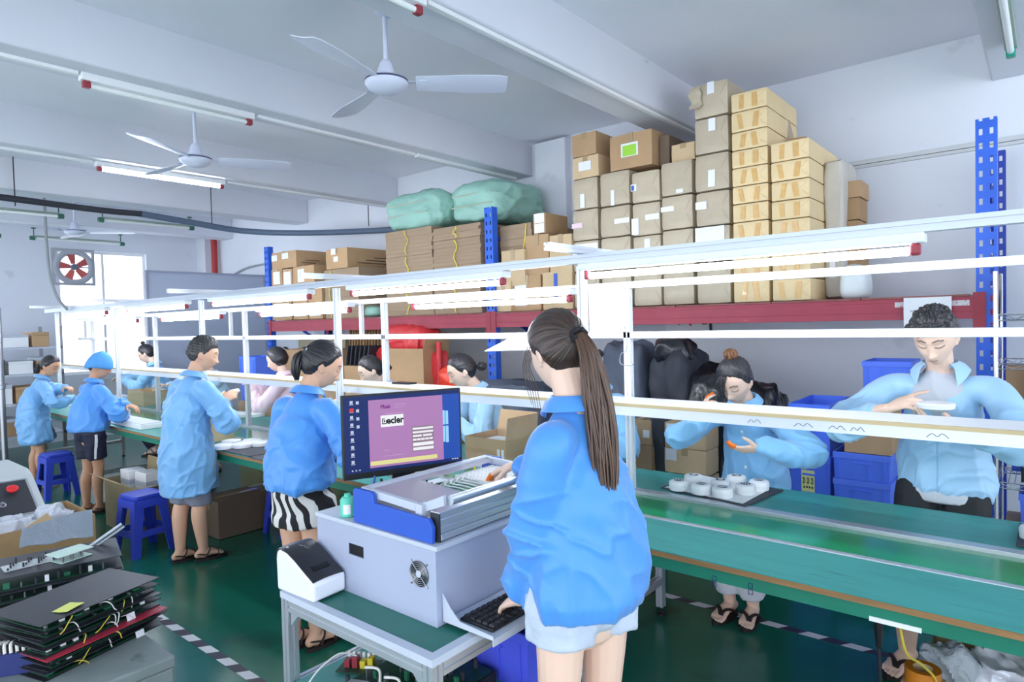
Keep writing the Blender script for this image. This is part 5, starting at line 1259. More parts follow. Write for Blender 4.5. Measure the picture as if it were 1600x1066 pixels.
# blue stools
m_stool = pm('stool_blue', (52, 72, 190), .38, noise=(4, .04))
def stool(loc, rz, label):
    t = thing('plastic_stool', label, 'stool', (loc[0], loc[1], 0), rz, 'blue plastic stools')
    H, a, b = .44, .115, .155
    MB().prism([(-a+.02, -a), (a-.02, -a), (a, -a+.02), (a, a-.02), (a-.02, a), (-a+.02, a), (-a, a-.02), (-a, -a+.02)], H-.03, H).build('seat', m_stool, t, 0, .006)
    for (z0, z1, nm_) in ((.14, .185, 'stretcher'), (H-.09, H-.031, 'apron')):
        V = []
        for z, q in ((z0, 0), (z1, 0), (z1, .012), (z0, .012)):
            k = b+(a-b)*z/H+.001-q; V += [(-k, -k, z), (k, -k, z), (k, k, z), (-k, k, z)]
        F = [(r*4+q, r*4+(q+1) % 4, ((r+1) % 4)*4+(q+1) % 4, ((r+1) % 4)*4+q) for r in range(4) for q in range(4)]
        MB().add(V, F).build(nm_, m_stool, t, 0)
    for sx in (-1, 1):
        for sy in (-1, 1):
            w0, w1 = .05, .07; V = []
            for z, k, w in ((0, b, w0), (H-.0305, a, w1)):
                V.append([(sx*k, sy*k, z), (sx*(k-w), sy*k, z), (sx*(k-w), sy*(k-.014), z), (sx*(k-.014), sy*(k-.014), z), (sx*(k-.014), sy*(k-w), z), (sx*k, sy*(k-w), z)])
            V = np.array(V[0]+V[1]); F = [(5, 4, 3, 2, 1, 0), (6, 7, 8, 9, 10, 11)]+[(i, (i+1) % 6, 6+(i+1) % 6, 6+i) for i in range(6)]
            if sx*sy < 0: F = [f[::-1] for f in F]
            MB().add(V, F).build('leg', m_stool, t, 0)
    return t
stool((-5.24, 1.90), .12, 'blue plastic stool in the open between the pile and the coat man')
stool((-7.75, 2.02), .05, 'blue plastic stool between the two leftmost women')
stool((-4.72, 2.80), .0, 'blue plastic stool under the bench beyond the black mats')
stool((-1.98, 3.02), .2, 'blue plastic stool mostly hidden behind the front worker')
# cartons at the cap woman's feet
t = open_carton((-6.22, 1.96, 0), (-5.56, 2.30, .40), 'open brown carton with white boxes on the floor by the coat man', flaps=(60, 5, None, 80), mat=pm('carton_olive', (158, 140, 104), .75, noise=(5, .08)))
for k, (x, y, lab) in enumerate(((-6.02, 2.12, 'white box with papers at the left in the floor carton'), (-5.80, 2.16, 'white box at the right in the floor carton'))):
    t = thing('white_box', lab, 'box', (x, y, .006), .1*k); MB().bb((-.09, -.07, 0), (.09, .07, .47)).build('box_body', m_white, t, 0, .003); MB().bb((-.0905, -.0708, .36), (.0905, .0708, .40)).build('tape_strip', m_greyl, t, 0)
carton((-5.30, 2.34, .001), (-4.98, 2.75, .30), 'brown carton under the bench behind the coat man, shade in its colour', mat=pm('dark_carton', (116, 98, 82), .7), st=[(.1, .15, .35, .5)])  # ordinary carton; the shade under the bench is painted into its dark board colour
# steel pole and shelves of stock at the far left
p = at(24, 730, Z=0.); 
t = thing('steel_pole', 'upright stainless steel pole near the left edge', 'pole', (p[0], 2.05, 0))
MB().tube([(0, 0, .012), (0, 0, 1.98)], .034, 14).build('tube', m_steel, t); MB().lathe([(.07, 0), (.07, .01), (.036, .0118)], 16).build('base_plate', m_steel, t)
MB().lathe([(.036, .98), (.043, .985), (.043, 1.03), (.036, 1.035)], 14, cap=False).build('clamp_ring', m_steel, t)
# ------------------------------------------------------------------ things on the benches
TB = BZ+.001
m_mat = pm('black_mat', (58, 60, 72), .6, noise=(6, .06))
o = MB().bb((-4.66, 2.205, TB), (-4.20, 2.525, TB+.005)).build('work_mat', m_mat, None, 0); tag(o, 'black work mat under white discs on the near bench', 'mat')
o = MB().bb((-4.18, 2.190, TB), (-3.72, 2.51, TB+.005)).build('work_mat', m_mat, None, 0); tag(o, 'black work mat left of the woman in zebra shorts', 'mat')
m_disc = pm('disc_white', (240, 241, 244), .35)
m_discblk = pm('disc_dark', (70, 74, 84), .5)
def disc_unit(loc, r, h, label, group, faces=True, rz=0):
    t = thing('round_device', label, 'device', loc, rz, group)
    MB().lathe([(r*.93, 0), (r*.97, h*.06), (r*.97, h*.40), (r*1.0, h*.42), (r*1.0, h*.72), (r*.93, h*.90), (r*.75, h*.98), (r*.5, h)], 28).build('housing', m_disc, t, 30)
    MB().lathe([(r*.975, h*.395), (r*.975, h*.418)], 28, cap=False).build('seam', m_greyl, t)
    if faces:
        MB().lathe([(r*.49, h*1.0), (r*.49, h*1.012), (.0005, h*1.014)], 24).build('label_disc', m_discblk, t)
        for k in range(3): MB().box((r*.28*(k-1), 0, h*1.016), (r*.12, r*.5, .0008), rotz(.4)).build('label_print', m_disc, t, 0)
    return t
# tray with eight discs at right
A, B_, C_ = at(1032, 764, Z=TB), at(1165, 793, Z=TB), at(1224, 768, Z=TB); D_ = A+(C_-B_)
t = thing('black_tray_mat', 'black foam mat lined with white paper under eight round devices', 'mat', (0, 0, 0))
MB().hexa([(*A[:2], TB), (*B_[:2], TB), (*D_[:2], TB), (*C_[:2], TB), (*A[:2], TB+.008), (*B_[:2], TB+.008), (*D_[:2], TB+.008), (*C_[:2], TB+.008)]).build('mat', m_mat, t, 0)
cen = (A+B_+C_+D_)/4
q = [cen+(v-cen)*k for v, k in ((A, .93), (B_, .90), (D_, .93), (C_, .78))]
MB().hexa([(*v[:2], TB+.0082) for v in q]+[(*v[:2], TB+.0092) for v in q]).build('paper_sheet', m_white, t, 0)
zt3 = TB+.0095
dl = ['leftmost round white device on the black mat', 'round white device second from left at the front', 'front round white device nearest the belt', 'round white device at the back left of the mat', 'round white device in the middle of the mat, half hidden', 'round white device at the back centre of the mat', 'round white device with a dark seam at the front right', 'rightmost round white device at the back of the mat']
for k, (px, py) in enumerate(((1061, 765), (1096, 771), (1129, 776), (1084, 756), (1126, 764), (1151, 757), (1165, 771), (1186, 765))):
    p = at(px, py, Z=zt3); disc_unit((p[0], p[1], zt3), .049, .048, dl[k], 'round devices on the black mat', True, .5*k)
# discs and parts on the left mats
for k, (px, py) in enumerate(((349, 701), (378, 699), (395, 693), (362, 694), (408, 696))):
    p = at(px, py, Z=TB+.006); disc_unit((p[0], min(p[1], 2.46), TB+.0055), .07, .035, ['round white cover at the left end of the black mat', 'round white cover at the front middle of the black mat', 'round white cover at the right rear of the black mat', 'round white cover at the rear left of the black mat', 'round white cover at the right end of the black mat'][k], 'white covers on the left mat', False)
p = at(432, 709, Z=TB+.006); disc_unit((p[0]+.06, p[1], TB+.0055), .075, .04, 'round white cover half hidden by the woman in zebra shorts', 'white covers on the left mat', False)
t = open_carton((-2.905, 2.98, TB), (-2.56, 3.30, TB+.15), 'small open brown carton on the far bench behind the monitor', flaps=(None, 14, None, 6), rz=0, st=[(.80, .05, .86, .6), (.90, .05, .96, .6)])
o = MB().bb((-2.88, 3.02, TB+.012), (-2.62, 3.26, TB+.11)).build('white_parts', m_greyl, None, 0, .004); tag(o, 'pale part lying inside the small open carton behind the monitor', 'part')
t = carton((-5.22, 2.26, TB), (-4.98, 2.50, TB+.21), 'tan carton on the near bench right of the coat man', mat=m_carton2)
t = open_carton((-8.60, 3.00, TB), (-8.12, 3.28, TB+.17), 'open tan carton on the far bench by the woman with glasses', flaps=(None, None, None, None), mat=m_carton2)
def slab(lo, hi, label, mat=None, name='white_tray', cat='tray'):
    lo, hi = np.array(lo, float), np.array(hi, float); c = (lo+hi)/2; t = thing(name, label, cat, (c[0], c[1], lo[2])); h = (hi-lo)/2
    MB().bb((-h[0], -h[1], 0), (h[0], h[1], 2*h[2]-.006)).build('tray_body', mat or m_white, t, 0, .004); MB().bb((-h[0]+.01, -h[1]+.01, 2*h[2]-.0058), (h[0]-.01, h[1]-.01, 2*h[2])).build('top_face', m_greyl, t, 0); return t
slab((-7.05, 2.26, TB), (-6.2, 2.46, TB+.05), 'long white tray lying under the cap woman\'s hand')
slab((-7.4, 2.32, TB), (-7.1, 2.5, TB+.10), 'white box on the near bench beside the cap woman', None, 'white_carton', 'box')
for k in range(4):
    p = at(352+16*k, 651, Z=TB); disc_unit((p[0], min(3.28, max(3.03, p[1])), TB), .085, .045, ['leftmost white cover on the far bench by the woman in pink', 'second white cover on the far bench by the woman in pink', 'third white cover on the far bench by the woman in pink', 'rightmost white cover on the far bench by the woman in pink'][k], 'white covers on the far bench', False)
slab((-9.3, 3.0, TB), (-8.9, 3.2, TB+.06), 'white tray on the far bench left of the tan carton')
o = MB().bb((at(1588, 852, Z=TB)[0], 2.99, TB), (.35, 3.30, TB+.008)).build('black_foam_mat', m_mat, None, 0); tag(o, 'black foam mat at the right edge of the far bench', 'mat')
disc_unit((at(1606, 852, Z=TB)[0]+.02, 3.10, TB+.0085), .049, .048, 'single round white device at the right edge of the photo', None)
# phone on the shelf, sheet holder, wire hook
p = at(656, 597, Z=1.2505)
o = MB().bb((-.085, -.04, 0), (.085, .04, .010)).build('phone', m_black, None, 0, .004, loc=(p[0], min(p[1], 2.85), 1.2508)); tag(o, 'black phone lying on the long white shelf above the monitor', 'phone')
t = thing('document_holder', 'white framed document sleeve hanging tilted from the middle bar', 'document holder', (0, 0, 0))
ca, cb, cc, cd = at(757, 549, Y=2.78), at(800, 527, Y=2.895), at(835, 526, Y=2.895), at(830, 547, Y=2.78)
E1, E2 = cb-ca, cd-ca
def sheetq(a, b, c, d, th): 
    G = np.array([[a+(d-a)*j/3+(b-a)*i/3*(1-j/3)+(c-d)*i/3*(j/3) for j in range(4)] for i in range(4)]); return MB().sheet(G, th)
sheetq(ca, cb, cc, cd, .004).build('frame', m_white, t, 0)
m4 = (ca+cb+cc+cd)/4; s_ = [m4+(v-m4)*.72+np.array([0, -.001, .0042]) for v in (ca, cb, cc, cd)]
sheetq(*s_, .0015).build('printed_sheet', pm('printed_grey', (176, 186, 200), .5, noise=(90, .3)), t, 0)
MB().tube([cc, cc+np.array([0, .004, .02]), cc+np.array([0, .03, .03])], .002, 6).build('hook', m_steel, t)
x = FRX[4]
o = MB().tube([(x+.005, 2.885, 1.60), (x-.01, 2.88, 1.62), (x+.012, 2.882, 1.58), (x+.008, 2.884, 1.49), (x-.024, 2.885, 1.47), (x-.028, 2.885, 1.42), (x+.03, 2.884, 1.41), (x+.05, 2.884, 1.425)], .0022, 6, n=5).build('wire_hook', m_steel, None); tag(o, 'bent wire hook hanging on the light frame post right of the ponytail', 'hook')
p = at(786, 735, Z=.80)
t = thing('glue_tube', 'small yellow tube standing on the bench behind the fixture', 'tube', (p[0]-.02, 2.56, BZ+.005))
MB().lathe([(.010, 0), (.011, .05), (.006, .07), (.003, .095), (.001, .096)], 12).build('tube_body', m_yellow, t)
# under the right end: open carton with bubble wrap, foil bag, orange roll
t = open_carton((-.36, 2.66, 0), (.45, 3.04, .34), 'open carton full of wrapping under the right end of the bench', flaps=(None, 10, None, None), mat=pm('carton_olive', (158, 140, 104), .75, noise=(5, .08)))
m_bub = pm('bubble_wrap', (196, 206, 214), .2, alpha=.8, bump=(90, .8)); m_foil = pm('silver_bag', (226, 230, 240), .32, .12, bump=(14, .5))
def crumpled(name, c, h, mat, seed, label, cat):
    q_ = qbox(h, 24, 3.4, .01, 12, seed); V_ = q_.v[0]; V_ += unit_rows(V_)*((1-np.minimum(1, np.abs(wob(V_, 18, seed))*2.2))**1.5*.035+(1-np.minimum(1, np.abs(wob(V_, 36, seed+1))*2.2))**1.5*.016-.02)[:, None]
    o = q_.build(name, mat, None, 30, loc=c); return tag(o, label, cat)
p = at(1452, 1032, Z=.36); crumpled('bubble_wrap', (p[0]+.07, max(p[1], 2.76), .33), (.085, .08, .10), m_bub, 8, 'bubble wrap bulging out of the carton under the bench', 'wrapping')
p = at(1540, 1040, Z=.38); crumpled('silver_bag', (p[0]+.08, max(p[1], 2.80), .36), (.13, .11, .07), m_foil, 9, 'silver white plastic bag in the carton under the bench', 'bag')
p = at(1442, 1050, Y=2.56); rh = p[2]-.27
t = thing('amber_roll', 'amber tape roll on a small box under the bench at the bottom right', 'tape roll', (p[0], 2.56, .0))
MB().bb((-.06, -.06, 0), (.06, .06, .235+rh)).build('box_below', m_carton, t, 0)
MB().lathe([(.03, .236+rh), (.055, .236+rh), (.055, .285+rh), (.03, .285+rh)], 24, cap=False).build('roll', pm('amber_tape', (198, 120, 34), .25, coat=.5), t); MB().lathe([(.03, .2361+rh), (.03, .2849+rh)], 24, cap=False).build('core', m_carton2, t)
conduit('yellow_wire', [(-.36, 2.27, .68), (-.345, 2.30, .58), (-.32, 2.42, .50), (-.29, 2.52, .40), (-.27, 2.50, .25), (-.26, 2.48, .02)], .0042, m_wirey, 'yellow wire hanging from the bench into the carton', 'wire', 8, 6)
t = thing('hanging_cable', 'black cable with a thick strain relief hanging below the bench apron', 'cable', (-.415, 2.26, 0))
MB().limb([(0, 0, .70), (0, 0, .66), (0, 0, .60)], [(.022, .014), (.02, .013), (.009, .009)], 12).build('strain_relief', m_black, t); MB().tube([(0, 0, .60), (.002, .0, .45), (-.01, .01, .25), (-.02, .0, .01)], .005, 8, n=5).build('cord', m_black, t)
# the stocked shelves beyond the line's far end
t = thing('stock_shelf', 'far shelf of boxes and dark parts beyond the left end of the line', 'shelving', (-10.75, 2.05, 0))
for x in (-.45, .45):
    for y in (-.75, .75): MB().bb((x-.02, y-.02, 0), (x+.02, y+.02, 1.75)).build('post', m_steel, t, 0)
for z in (.3, .72, 1.1, 1.45): MB().bb((-.47, -.77, z), (.47, .77, z+.025)).build('shelf', m_greyl, t, 0)
r_ = np.random.default_rng(4); k = 0
for z, hh in ((.326, .3), (.746, .28), (1.126, .26), (1.476, .2)):
    y = -.70
    while y < .55:
        w_ = r_.uniform(.16, .34); h_ = hh*r_.uniform(.6, 1.); n_ = 2 if k % 2 else 1
        tt_ = thing('stock_box', ['dark', 'white', 'brown', 'black', 'grey'][k % 5]+' box on the far left stock shelf', 'box', (-10.75+.18, 2.05+y+w_/2, z), 0, 'boxes on the far left shelf')
        mm = [m_dark, m_white, m_carton, m_black, m_mach][k % 5]
        MB().bb((-.22, -w_/2+.01, 0), (.22, w_/2-.01, h_*.8)).build('box_body', mm, tt_, 0, .006); MB().bb((-.222, -w_/2+.008, h_*.8+.0005), (.222, w_/2-.008, h_)).build('box_lid', mm if k % 2 else m_greyl, tt_, 0, .004)
        y += w_+.02; k += 1
# ------------------------------------------------------------------ people: shape library
m_skin = pm('skin', (236, 196, 172), .45, attr='Col', spec=.35)
bs = m_skin.node_tree.nodes['Principled BSDF']; bs.inputs['Subsurface Weight'].default_value = .08; bs.inputs['Subsurface Radius'].default_value = (.02, .008, .005)
SKINS = {'fair': (240, 205, 184), 'warm': (222, 176, 148), 'tan': (204, 156, 126)}
def remesh(mb, name, voxel, smooth=4, sfac=.5):
    me = mb.mesh('tmp', 0); o = bpy.data.objects.new('tmp', me); COL.objects.link(o)
    m = o.modifiers.new('r', 'REMESH'); m.mode = 'VOXEL'; m.voxel_size = voxel
    if smooth: s = o.modifiers.new('s', 'SMOOTH'); s.factor = sfac; s.iterations = smooth
    dg = bpy.context.evaluated_depsgraph_get(); dg.update(); out = bpy.data.meshes.new_from_object(o.evaluated_get(dg)); out.name = name
    bpy.data.objects.remove(o); bpy.data.meshes.remove(me)
    return out
def getv(me): a = np.empty(len(me.vertices)*3, 'f'); me.vertices.foreach_get('co', a); return a.reshape(-1, 3).astype(float)
def getn(me): a = np.empty(len(me.vertices)*3, 'f'); me.vertices.foreach_get('normal', a); return a.reshape(-1, 3).astype(float)
def setv(me, V): me.vertices.foreach_set('co', V.astype('f').ravel()); me.update()
def setcol(me, C):
    at_ = me.color_attributes.new('Col', 'FLOAT_COLOR', 'POINT'); a = np.ones((len(me.vertices), 4), 'f'); a[:, :3] = C; at_.data.foreach_set('color', a.ravel())
def linc(c): return np.array(lin(c))
def link_mesh(me, name, mat, parent, base):
    V = getv(me); setv(me, V-np.array(base)); me.shade_smooth()
    me.materials.clear(); me.materials.append(mat); o = bpy.data.objects.new(name, me); COL.objects.link(o); o.parent = parent; me.name = name
    return o
def sm01(x): x = np.clip(x, 0, 1); return x*x*(3-2*x)
def head_base(D):
    P = D*np.array([.074, .096, .115]); x, y, z = P.T
    t = np.clip((-z-.012)/.1, 0, 1)
    x = x*(1-.34*t**1.25); y = np.where(y > 0, y*(1-.05*np.exp(-(z/.05)**2))+.006*t, y*(1-.62*t)*(1+.05*np.clip(z/.08, 0, 1)))
    z = np.where(z < 0, z*(.99), z)
    return np.stack([x, y, z], 1)
def head_mesh(mb, M, c, s, fem=True):
    na, ne = 84, 64; el = np.linspace(-PI/2, PI/2, ne+1)[1:-1]; az = np.linspace(0, 2*PI, na, endpoint=False)
    D = np.array([(0, 0, -1.)]+[(math.sin(a)*math.cos(e), math.cos(a)*math.cos(e), math.sin(e)) for e in el for a in az]+[(0, 0, 1.)])
    P = head_base(D); x, y, z = P.T; fr = sm01((y-.0)/.05)
    def g(A, x0, z0, sx, sz, mir=True):
        r = A*np.exp(-((x-x0)/sx)**2-((z-z0)/sz)**2)
        if mir and x0: r = r+A*np.exp(-((x+x0)/sx)**2-((z-z0)/sz)**2)
        return r
    d = g(.004 if fem else .006, .028, .031, .022, .010)+g(-.0085, .031, .010, .017, .012)+g(.0055, .031, .006, .011, .0075)+g(.003, .045, -.018, .02, .018)
    d = d+g(.005, 0, -.062, .028, .020)+g(.0032, 0, -.0565, .016, .0045)+g(.0042, 0, -.0685, .014, .0050)+g(-.0035, 0, -.0625, .022, .0024)+g(.007, 0, -.100, .018, .014)+g(-.0035, 0, -.082, .015, .006)
    d = d+g(.022 if fem else .025, 0, -.030, .0105, .0125)+g(.012, 0, -.004, .008, .024)+g(.009, .0125, -.034, .0075, .0075)+g(.004, 0, .05, .05, .03)
    P = P.copy(); P[:, 1] += d*fr
    F = [(0, 1+j, 1+(j+1) % na) for j in range(na)]
    ne_ = len(el)
    for i in range(ne_-1):
        for j in range(na): a = 1+i*na; F.append((a+j, a+na+j, a+na+(j+1) % na, a+(j+1) % na))
    l = 1+(ne_-1)*na; F += [(l+j, l+na, l+(j+1) % na) for j in range(na)]
    mb.add((P*s)@M.T+c, F)
    for sx in (-1, 1):
        mb.ball(c+M@(np.array([sx*.0745, -.008, -.004])*s), np.array([.0085, .019, .031])*s, 14, 10, M@rotz(sx*.38)@rotx(-.15))
        mb.ball(c+M@(np.array([sx*.072, .002, -.028])*s), np.array([.007, .011, .012])*s, 10, 8, M)
def face_color(V, M, c, s, skin, C, brow=(40, 32, 30), lip=(198, 120, 116), eyes='down'):
    """natural colours of lips, brows and lashes"""
    Q = ((V-c)@M)/s; x, y, z = Q.T; f = (y > .055)
    ax = abs(x)
    lipm = f*(np.exp(-(np.clip(abs(x)-.012, 0, 1)/.007)**2-((z+.0625)/.0085)**2)); k = np.clip((lipm-.45)*3, 0, 1)[:, None]*.75
    C = C*(1-k)+linc(lip)*k
    bz = .0335+.004*np.sin((ax-.012)/.034*PI)-.003*(ax > .035)
    k = (f | (y > .04))*np.clip(1.5-abs(z-bz)/.0032, 0, 1)*(ax > .011)*(ax < .047); k = (k*.85)[:, None]; C = C*(1-k)+linc(brow)*k
    lz = .0005+.0045*((ax-.031)/.015)**2 if eyes == 'down' else .008-.005*((ax-.031)/.016)**2
    k = (y > .05)*np.clip(1.4-abs(z-lz)/.0026, 0, 1)*(abs(ax-.031) < .0165); k = (k*.9)[:, None]; C = C*(1-k)+linc((34, 26, 26))*k
    if eyes == 'open':
        k = (y > .05)*(abs(ax-.031) < .006)*(abs(z-.005) < .005); C = np.where(k[:, None], linc((40, 28, 24)), C)
    return C
def hand(mb, w, d, n, side, s=1., curl=.5, thumb=.5, curls=None, spread=1.):
    """w wrist, d finger direction, n back of the hand; returns finger paths (thumb first)"""
    d = unit(d); n = unit(n-d*(n@d)); x = np.cross(n, d)*(1 if side == 'R' else -1)      # towards the thumb
    L = lambda a, b, c_: w+(x*a+d*b+n*c_)*s
    mb.limb([L(0, -.02, 0), L(.0, .012, 0), L(.004, .045, .001), L(.003, .082, -.002)], np.array([(.026, .019), (.029, .0175), (.038, .0155), (.038, .0115)])*s, 14, up=n, n=4)
    paths = []
    fx = ((.029, .084, .078), (.0105, .090, .086), (-.0085, .087, .080), (-.0265, .078, .062)); seg = (.45, .30, .25)
    b = np.array([.034, .030, -.006]); tdir = unit(x*(.80-.35*thumb)+d*.62-n*(.25+.55*thumb)); p = L(.020, .022, -.004); pts = [p]
    td2 = unit(tdir+d*.35-n*.25*thumb-x*.45*thumb); q = L(*b); pts += [q, q+tdir*.034*s, q+tdir*.034*s+td2*.030*s]
    mb.limb(pts, np.array([.014, .0125, .0105, .0085])*s, 10, n=4); paths.append(np.array(pts[1:]))
    for k, (a, bb_, ln) in enumerate(fx):
        cu = (curls[k] if curls else curl*(1+.08*k)); pts = [L(a*.8, bb_-.03, 0), L(a, bb_, -.001)]; ang = 0.; sp = a*2.2*spread
        for i in range(3):
            ang += cu*(.75, .95, .65)[i]
            v = unit(d*math.cos(ang)-n*math.sin(ang)+x*sp*math.cos(ang)); pts.append(pts[-1]+v*ln*seg[i]*s)
        r = (.0098, .0092, .0085, .0078, .0066) if k < 3 else (.0085, .0080, .0074, .0068, .0058)
        mb.limb(pts, np.array(r)*s, 10, n=4); paths.append(np.array(pts[1:]))
    return paths
def foot(mb, a, f, s, toes=True):
    """ankle a (centre), f toe direction"""
    f = unit([f[0], f[1], 0]); z = np.array([0, 0, 1.]); x = np.cross(f, z); L = lambda p, q, r: np.array([a[0], a[1], 0])+(x*p+f*q)*s+z*r*s
    g = .022
    mb.limb([L(0, -.045, g+.030), L(0, -.01, g+.040), L(0, .05, g+.036), L(.002, .10, g+.022), L(.003, .135, g+.014)], np.array([(.026, .028), (.033, .038), (.037, .030), (.043, .019), (.044, .012)])*s, 14, up=z, n=4)
    mb.limb([L(0, -.005, g+.03), L(0, -.004, g+.09)], np.array([(.034, .038), (.031, .034)])*s, 12, up=f, n=3)
    if toes:
        for k in range(5):
            p = (-.034+.017*k); q = .148-.006*abs(k-1.2)**1.5
            mb.limb([L(p*.9, .115, g+.012), L(p, q, g+.010), L(p, q+.022, g+.006)], np.array([.0095, .0095, .008])*s*(1.25 if k == (0) else 1), 8, n=3)
def two_bone(a, b, l1, l2, pole):
    v = b-a; d = np.linalg.norm(v); d2 = min(d, (l1+l2)*.995); u = v/d; b = a+u*d2
    c = (l1*l1-l2*l2+d2*d2)/(2*d2); h = math.sqrt(max(l1*l1-c*c, 1e-6)); p = unit(pole-u*(pole@u))
    return a+u*c+p*h, b
# hair ---------------------------------------------------------------
def hair_mat(name, dark, light, rough=.38):
    if name in MATS: return MATS[name]
    m = bpy.data.materials.new(name); m.use_nodes = True; nt = m.node_tree; N = nt.nodes; Lk = nt.links; b = N['Principled BSDF']
    a = N.new('ShaderNodeAttribute'); a.attribute_name = 'strand'
    n = N.new('ShaderNodeTexNoise'); n.inputs['Scale'].default_value = 1.; n.inputs['Detail'].default_value = 3; Lk.new(a.outputs['Vector'], n.inputs['Vector'])
    r = N.new('ShaderNodeMapRange'); r.inputs['From Min'].default_value = .35; r.inputs['From Max'].default_value = .68; Lk.new(n.outputs['Fac'], r.inputs['Value'])
    x = N.new('ShaderNodeMix'); x.data_type = 'RGBA'; x.inputs[6].default_value = (*lin(dark), 1); x.inputs[7].default_value = (*lin(light), 1); Lk.new(r.outputs['Result'], x.inputs[0]); Lk.new(x.outputs[2], b.inputs['Base Color'])
    b.inputs['Roughness'].default_value = rough; b.inputs['Specular IOR Level'].default_value = .6
    bp = N.new('ShaderNodeBump'); bp.inputs['Strength'].default_value = .5; bp.inputs['Distance'].default_value = .004; Lk.new(n.outputs['Fac'], bp.inputs['Height']); Lk.new(bp.outputs['Normal'], b.inputs['Normal'])
    MATS[name] = m; return m
def set_strand(me, S):
    at_ = me.attributes.new('strand', 'FLOAT_VECTOR', 'POINT'); at_.data.foreach_set('vector', S.astype('f').ravel())
HL_W = [(0, .082), (30, .077), (55, .054), (72, .012), (84, -.004), (98, -.018), (115, -.055), (140, -.082), (180, -.086)]
HL_M = [(0, .062), (30, .060), (50, .052), (66, .026), (80, .004), (92, .000), (106, -.025), (125, -.055), (180, -.066)]
def hair_cap(M, c, s, mat, parent, base, line=HL_W, thick=.014, gather=(0, -1, .15), vol=None, spiky=0., seed=0, name='hair', part=None, lead=0.):
    na, ne = 150, 90; el = np.linspace(-PI/2, PI/2, ne+1)[1:-1]; az = np.linspace(0, 2*PI, na, endpoint=False)
    E_, A_ = np.meshgrid(el, az, indexing='ij'); D = np.stack([np.sin(A_)*np.cos(E_), np.cos(A_)*np.cos(E_), np.sin(E_)], -1).reshape(-1, 3)
    P = head_base(D); x, y, z = P.T
    azd = np.degrees(np.abs(np.arctan2(x, y))); zb = np.interp(azd, [q[0] for q in line], [q[1] for q in line])
    G = unit(gather); e1 = unit(np.cross(G, [1, 0, 0.01])); e2 = np.cross(G, e1)
    an = np.arctan2(D@e2, D@e1); dist = np.arccos(np.clip(D@G, -1, 1))
    r = np.random.default_rng(seed); ph = r.uniform(0, 6, 8); fr = r.integers(18, 70, 8)
    st = sum(np.sin(fr[k]*an+ph[k]+1.5*np.sin(2*dist+k)) for k in range(8))/4
    zb = zb+.003*st*spiky+.002*st
    m = sm01((z-zb)/.010+.5)
    t = thick+.0012*st+(vol(D, P) if vol is not None else 0)
    if spiky: t = t+.006*spiky*wob(D, 26, seed)+.003*spiky*st
    t = t*(.30+.70*sm01((z-zb)/.045))
    off = -.014*(1-m)+t*m
    P = P+unit_rows(P)*off[:, None]
    V = (P*s)@M.T+c
    F = []; ne_ = len(el)
    for i in range(ne_-1):
        for j in range(na): a = i*na; F.append((a+j, a+na+j, a+na+(j+1) % na, a+(j+1) % na))
    F.append(tuple(range(na-1, -1, -1))[::-1]); F.append(tuple((ne_-1)*na+j for j in range(na))[::-1])
    mb = MB().add(V, F); me = mb.mesh(name, 0); S = np.stack([np.cos(an)*22, np.sin(an)*22, dist*1.2], 1)
    if part is not None:   # parting line: strands run from the parting
        S = np.stack([P[:, 1]*240+P[:, 2]*60, np.abs(P[:, 0])*10, P[:, 2]*12], 1)
    set_strand(me, S); return link_mesh(me, name, mat, parent, base)
def strands(paths, rad, mat, parent, base, name, seg=6, n=5):
    mb = MB(); S = []
    for i, (P, r) in enumerate(zip(paths, rad)):
        n0 = mb.n; mb.tube(P, r, seg, n=n); k = mb.n-n0
        ring = np.arange(k)//seg; ang = (np.arange(k) % seg)*1.3; S.append(np.stack([np.full(k, i*3.7)+ang, ang+i, ring*.05], 1))
    me = mb.mesh(name, 0); set_strand(me, np.vstack(S)); return link_mesh(me, name, mat, parent, base)
def bundle_tail(ctrl, wid, nst, seed, r0=.006, flat=.7, up=None):
    """strand paths round a guide curve; wid = half width per control point"""
    r = np.random.default_rng(seed); C = np.array(ctrl, float); T = np.gradient(C, axis=0); paths = []; rads = []
    for k in range(nst):
        a = r.uniform(0, 2*PI); q = math.sqrt(r.uniform(0, 1)); P = []
        e = r.uniform(.82, 1.0)
        for i in range(len(C)):
            t = unit(T[i]); x = unit(np.cross(t, up if up is not None else [0, 1, 0.01])); y = np.cross(t, x)
            aa = a+.35*math.sin(i*.9+k); P.append(C[i]+x*math.cos(aa)*q*wid[i]+y*math.sin(aa)*q*wid[i]*flat)
        P = np.array(P); L = len(P); rr = np.array([r0*(1-.75*(i/(L-1))**3) for i in range(L)])
        if e < 1: P[-1] = P[-2]+(P[-1]-P[-2])*(e-.2)
        paths.append(P); rads.append(rr)
    return paths, rads
